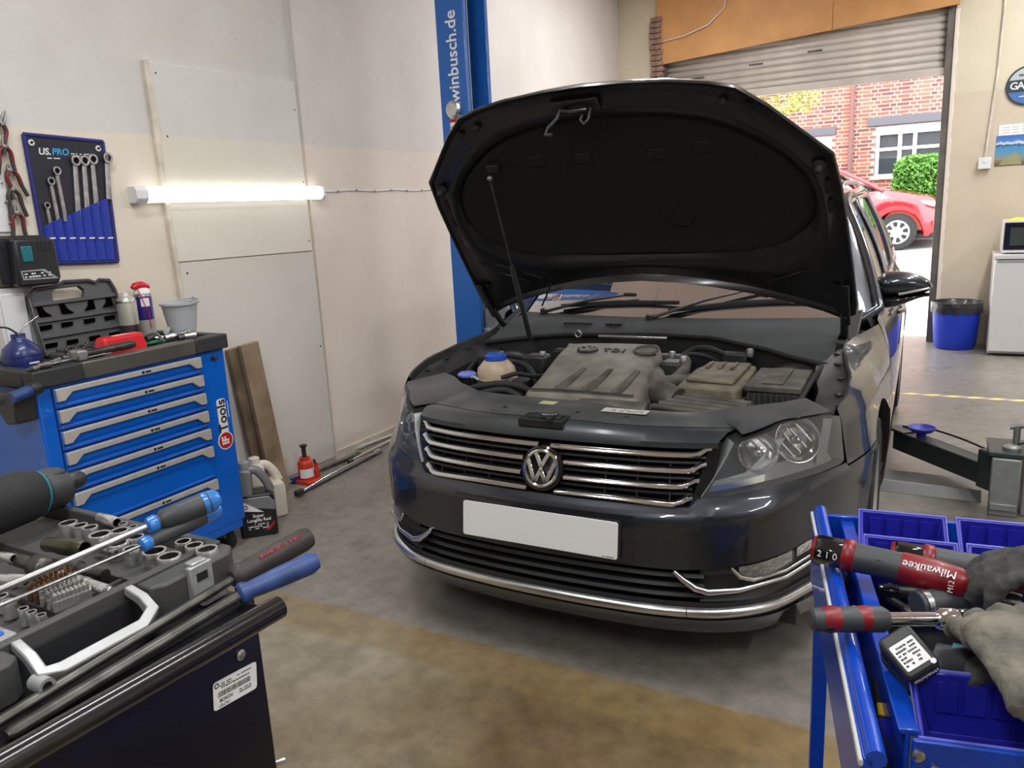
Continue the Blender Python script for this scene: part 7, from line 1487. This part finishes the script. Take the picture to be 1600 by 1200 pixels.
for mm, sb_ in stuff.items(): o = obj('brickwork', sb_, mm, hs); o['kind'] = 'stuff'
mat('frame_white', (.82, .82, .82), .4); mat('lintel', srgb(84, 84, 90), .8); glass_mat('house_glass', (.75, .78, .80), .0, 1.3, 1.5); mat('curtain', srgb(150, 150, 152), .9)
def house_window(w, cols, lab):
    x0, x1, z0, z1 = w
    wd = obj('window', MB().box(x0, x1, .10, .14, z0, z0+.05), 'frame_white', hs); 
    W_, H_ = x1-x0, z1-z0
    obj('lintel', MB().box(x0-.16, x1+.12, -.06, .06, z1+.02, z1+.19), 'lintel', hs, bevel=.01); obj('sill', MB().box(x0-.06, x1+.06, -.05, .15, z0-.05, z0), 'frame_white', hs)
    obj('head', MB().box(x0, x1, .05, .13, z1-.16, z1), 'frame_white', wd)
    for c in cols: obj('mullion', MB().box(x0+W_*c-.035, x0+W_*c+.035, .06, .14, z0, z1), 'frame_white', wd)
    obj('transom', MB().box(x0, x1, .075, .115, z0+H_*.52, z0+H_*.52+.06), 'frame_white', wd); obj('pane', MB().box(x0, x1, .12, .126, z0, z1), 'house_glass', wd); obj('curtain', MB().box(x0, x1, .16, .17, z0, z1), 'curtain', wd)
house_window(wr, (.03, .29, .46, .97), ''); house_window(wl2, (.04, .5, .96), '')
px_ = hp(1331, 200)[0]; mat('pipe_brown', srgb(108, 74, 72), .6); dp = obj('drain_pipe', MB().tube([(px_, -.07, kz), (px_, -.07, 7)], .045, 12), 'pipe_brown', hs, smooth=50)
obj('roof', MB().prism([(-.2, 7.4), (3, 9.5), (6, 7.4)], lambda a, b_, d: (d, a, b_), HX0, HX1), 'lintel', hs)
# front wall, hedge, tree
gw = thing('garden_wall', 'low brick garden wall under the hedge across the street', 'wall', (0, BY-1.5, kz+.1)); obj('wall_body', MB().box(-6, 5, 0, .2, 0, .55), 'brick_red', gw); 
for x in frange(-5.8, 4.8, 30): obj('coping', MB().box(x-.17, x+.17, -.03, .23, .55, .61), 'lintel', gw, bevel=.008)
def leaf_mass(name, label, cat, c, size, n, m_, leaf, seed, stem=None):
    r = random.Random(seed); t = thing(name, label, cat, c); mb = MB()
    for i in range(n):
        while 1:
            q = Vector((r.uniform(-1, 1), r.uniform(-1, 1), r.uniform(-1, 1)))
            if .45 < max(abs(q.x), abs(q.y), abs(q.z)) and (abs(q.x)**4+abs(q.y)**4+abs(q.z)**4) < 1: break
        p = Vector((q.x*size[0], q.y*size[1], q.z*size[2])); a = Vector((r.uniform(-1, 1), r.uniform(-1, 1), r.uniform(-1, 1))).normalized(); b_ = a.orthogonal().normalized(); s = leaf*r.uniform(.6, 1.3)
        mb.add([p-a*s, p+b_*s*.5+a.cross(b_)*s*.15, p+a*s, p-b_*s*.5+a.cross(b_)*s*.15], [(0, 1, 2, 3)])
    o = obj('foliage', mb, m_, t); o['kind'] = 'stuff'
    for i in range(stem or 0): x = r.uniform(-.8, .8)*size[0]; obj('stem', MB().tube([(x, 0, -size[2]-.5), (x+r.uniform(-.1, .1), 0, 0), (x+r.uniform(-.3, .3), r.uniform(-.1, .1), size[2]*.8)], [.03, .025, .008], 6), 'old_wood_dark', t)
    return t
def leafmat(name, c1, c2):
    m, nt, b = node_mat(name); v = objvec(nt); nt.links.new(ramp(nt, noise(nt, v, 9, 3), [(.3, c1), (.7, c2)]), b.inputs['Base Color']); b.inputs['Roughness'].default_value = .6
    b.inputs['Transmission Weight'].default_value = 0.
    return m
leafmat('hedge_leaf', srgb(52, 100, 30), srgb(100, 152, 54)); leafmat('tree_leaf', srgb(118, 138, 52), srgb(150, 164, 84))
hc0, hc1 = aty(1392, 300, BY-1.2), aty(1474, 250, BY-1.2)
cx, cz_ = (hc0.x+hc1.x)/2+.25, (hc0.z+hc1.z)/2+.03
leaf_mass('hedge', 'leafy green hedge in front of the white window across the street', 'hedge', (cx, BY-.92, cz_-.05), (abs(hc1.x-hc0.x)/2+.25, .32, abs(aty(1430, 247, BY-1).z-aty(1430, 318, BY-1).z)/2), 5200, 'hedge_leaf', .045, 3, 8)
tl = aty(1230, 165, BY-2.2)
tt = leaf_mass('street_tree', 'pale yellow green tree branches hanging before the brick house', 'tree', (tl.x-.25, BY-2.2, tl.z+.25), (.85, .5, .42), 900, 'tree_leaf', .05, 8)
for k in range(5): obj('branch', MB().tube([(-1.8, 0, -.5), (-.6+.2*k, .1*k-.2, -.2+.1*k), (.1+.16*k, .1*k-.2, .1-.12*k)], [.03, .015, .004], 6), 'old_wood_dark', tt)
obj('trunk', MB().tube([(-2.2, 0, -4.2), (-2.0, 0, -1.5), (-1.8, 0, -.5)], [.12, .09, .05], 10), 'old_wood_dark', tt)
# ---- red hatchback
mat('red_paint', srgb(166, 14, 28), .3, coat=1.); mat('hub_white', srgb(214, 214, 216), .4, metal=.3)
RY = 12.75; RZ = gz(RY); wc = aty(1401, 363, RY)
rc = thing('red_car', 'red hatchback parked across the street seen through the doorway', 'car', (wc.x, RY, gz(RY+.1)))
RS = .60                                         # overall wheel diameter
def rsec(x):                                    # body section heights, x from front wheel centre, nose at +x
    zt_ = lin([(-3.3, .9), (-3.0, 1.38), (-2.2, 1.50), (-1.2, 1.46), (-.55, 1.12), (-.2, .99), (.45, .86), (.68, .66), (.74, .5)], x)
    return zt_
sil_low = [(-3.3, .28)]
body = MB(); NX = 60; rows = []
for i in range(NX+1):
    x = -3.3+4.04*i/NX; zt_ = min(rsec(x), lin([(-3.3, .9), (-.6, .98), (-.2, .985), (.45, .86), (.68, .66), (.74, .5)], x)); zb_2 = .22
    if abs(x) < .36: zb_2 = max(zb_2, .30+math.sqrt(.36**2-x*x)*.95)
    if abs(x+2.6) < .36: zb_2 = max(zb_2, .30+math.sqrt(.36**2-(x+2.6)**2)*.95)
    w = .84*min(1, .72+.28*sm((.74-x)/.5)); 
    rows.append([(x, .84-w+(.05 if t == 0 else .02*(2*t-1)**2+.09*sm((t-.6)/.4)), zb_2+(zt_-zb_2)*t) for t in (0, .12, .3, .5, .7, .85, 1)])
body.patch(rows); top_r = [[(p[-1][0], p[-1][1]+dy, p[-1][2]+.03*math.sin(dy*1.9)) for p in rows] for dy in (0, .3, .75, 1.2, 1.5)]; body.patch(top_r)
rows_b = [[(a, 1.68-b2, c2) for a, b2, c2 in row] for row in rows]; body.patch(rows_b)
obj('body', body, 'red_paint', rc, smooth=40)
ghx = frange(-3.05, -.30, 30)
gl = obj('side_glass', MB().patch([[(x, .11+.20*t, lin([(-3.3, .9), (-.6, .97), (-.2, .985)], x)+(rsec(x)-.03-lin([(-3.3, .9), (-.6, .97), (-.2, .985)], x))*t) for x in ghx] for t in frange(0, 1, 5)]), 'side_glass', rc, smooth=60)
obj('roof', MB().patch([[(x, .31+1.06*t, rsec(x)-.03+.05*math.sin(math.pi*t)) for x in frange(-3.0, -1.1, 20)] for t in frange(0, 1, 8)]), 'red_paint', rc, smooth=60)
obj('screen', MB().patch([[(x, .31+1.06*t-(.16*(x+1.1)/.85 if t < .5 else -.16*(x+1.1)/.85), rsec(x)-.03+.04*math.sin(math.pi*t)) for x in frange(-1.1, -.25, 10)] for t in frange(0, 1, 8)]), 'side_glass', rc, smooth=60)
for x0, z0, x1, z1 in ((-.25, .99, -1.1, 1.43), (-1.55, .97, -1.6, 1.45), (-2.6, .95, -2.7, 1.40)): obj('pillar', MB().tube([(x0, .10, z0), ((x0+x1)/2, .2, (z0+z1)/2+.01), (x1, .30, z1)], .032, 8), 'red_paint', rc, smooth=60)
obj('cabin', MB().box(-2.9, -.75, .35, 1.35, .5, 1.25), 'interior', rc, bevel=.1)
obj('mirror', MB().tube([(-.62, .08, 1.02), (-.60, -.02, 1.03), (-.60, -.12, 1.03)], [.04, .08, .06], 10), 'red_paint', rc, smooth=60)
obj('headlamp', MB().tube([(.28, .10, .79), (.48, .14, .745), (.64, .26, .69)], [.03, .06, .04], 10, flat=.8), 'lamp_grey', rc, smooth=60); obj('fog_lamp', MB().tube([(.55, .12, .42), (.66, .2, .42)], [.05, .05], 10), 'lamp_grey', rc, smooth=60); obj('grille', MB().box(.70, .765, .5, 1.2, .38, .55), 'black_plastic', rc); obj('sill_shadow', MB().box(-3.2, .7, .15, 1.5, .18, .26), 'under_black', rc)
for x in (0, -2.6):
    Mw = Matrix.Translation((x, .10, .30)) @ Matrix.Rotation(math.pi/2, 4, 'X'); wh = obj('wheel', MB().lathe([(.20, -.09), (.28, -.09), (.30, -.06), (.30, .06), (.28, .09), (.205, .095), (.205, .06)], 36, Mw, caps=False), 'rubber', rc, smooth=40)
    obj('hub_cap', MB().lathe([(.205, .07), (.19, .09), (0, .095)], 32, Mw), 'hub_white', wh, smooth=40)
    for k in range(8):
        a = k*math.pi/4+.2; obj('cap_slot', MB().prism([(.09, -.018), (.16, -.04), (.175, 0), (.16, .04), (.09, .018)], lambda p, q, d: Mw @ Vector((p*math.cos(a)-q*math.sin(a), p*math.sin(a)+q*math.cos(a), d)), .088, .098), 'black_print', wh)
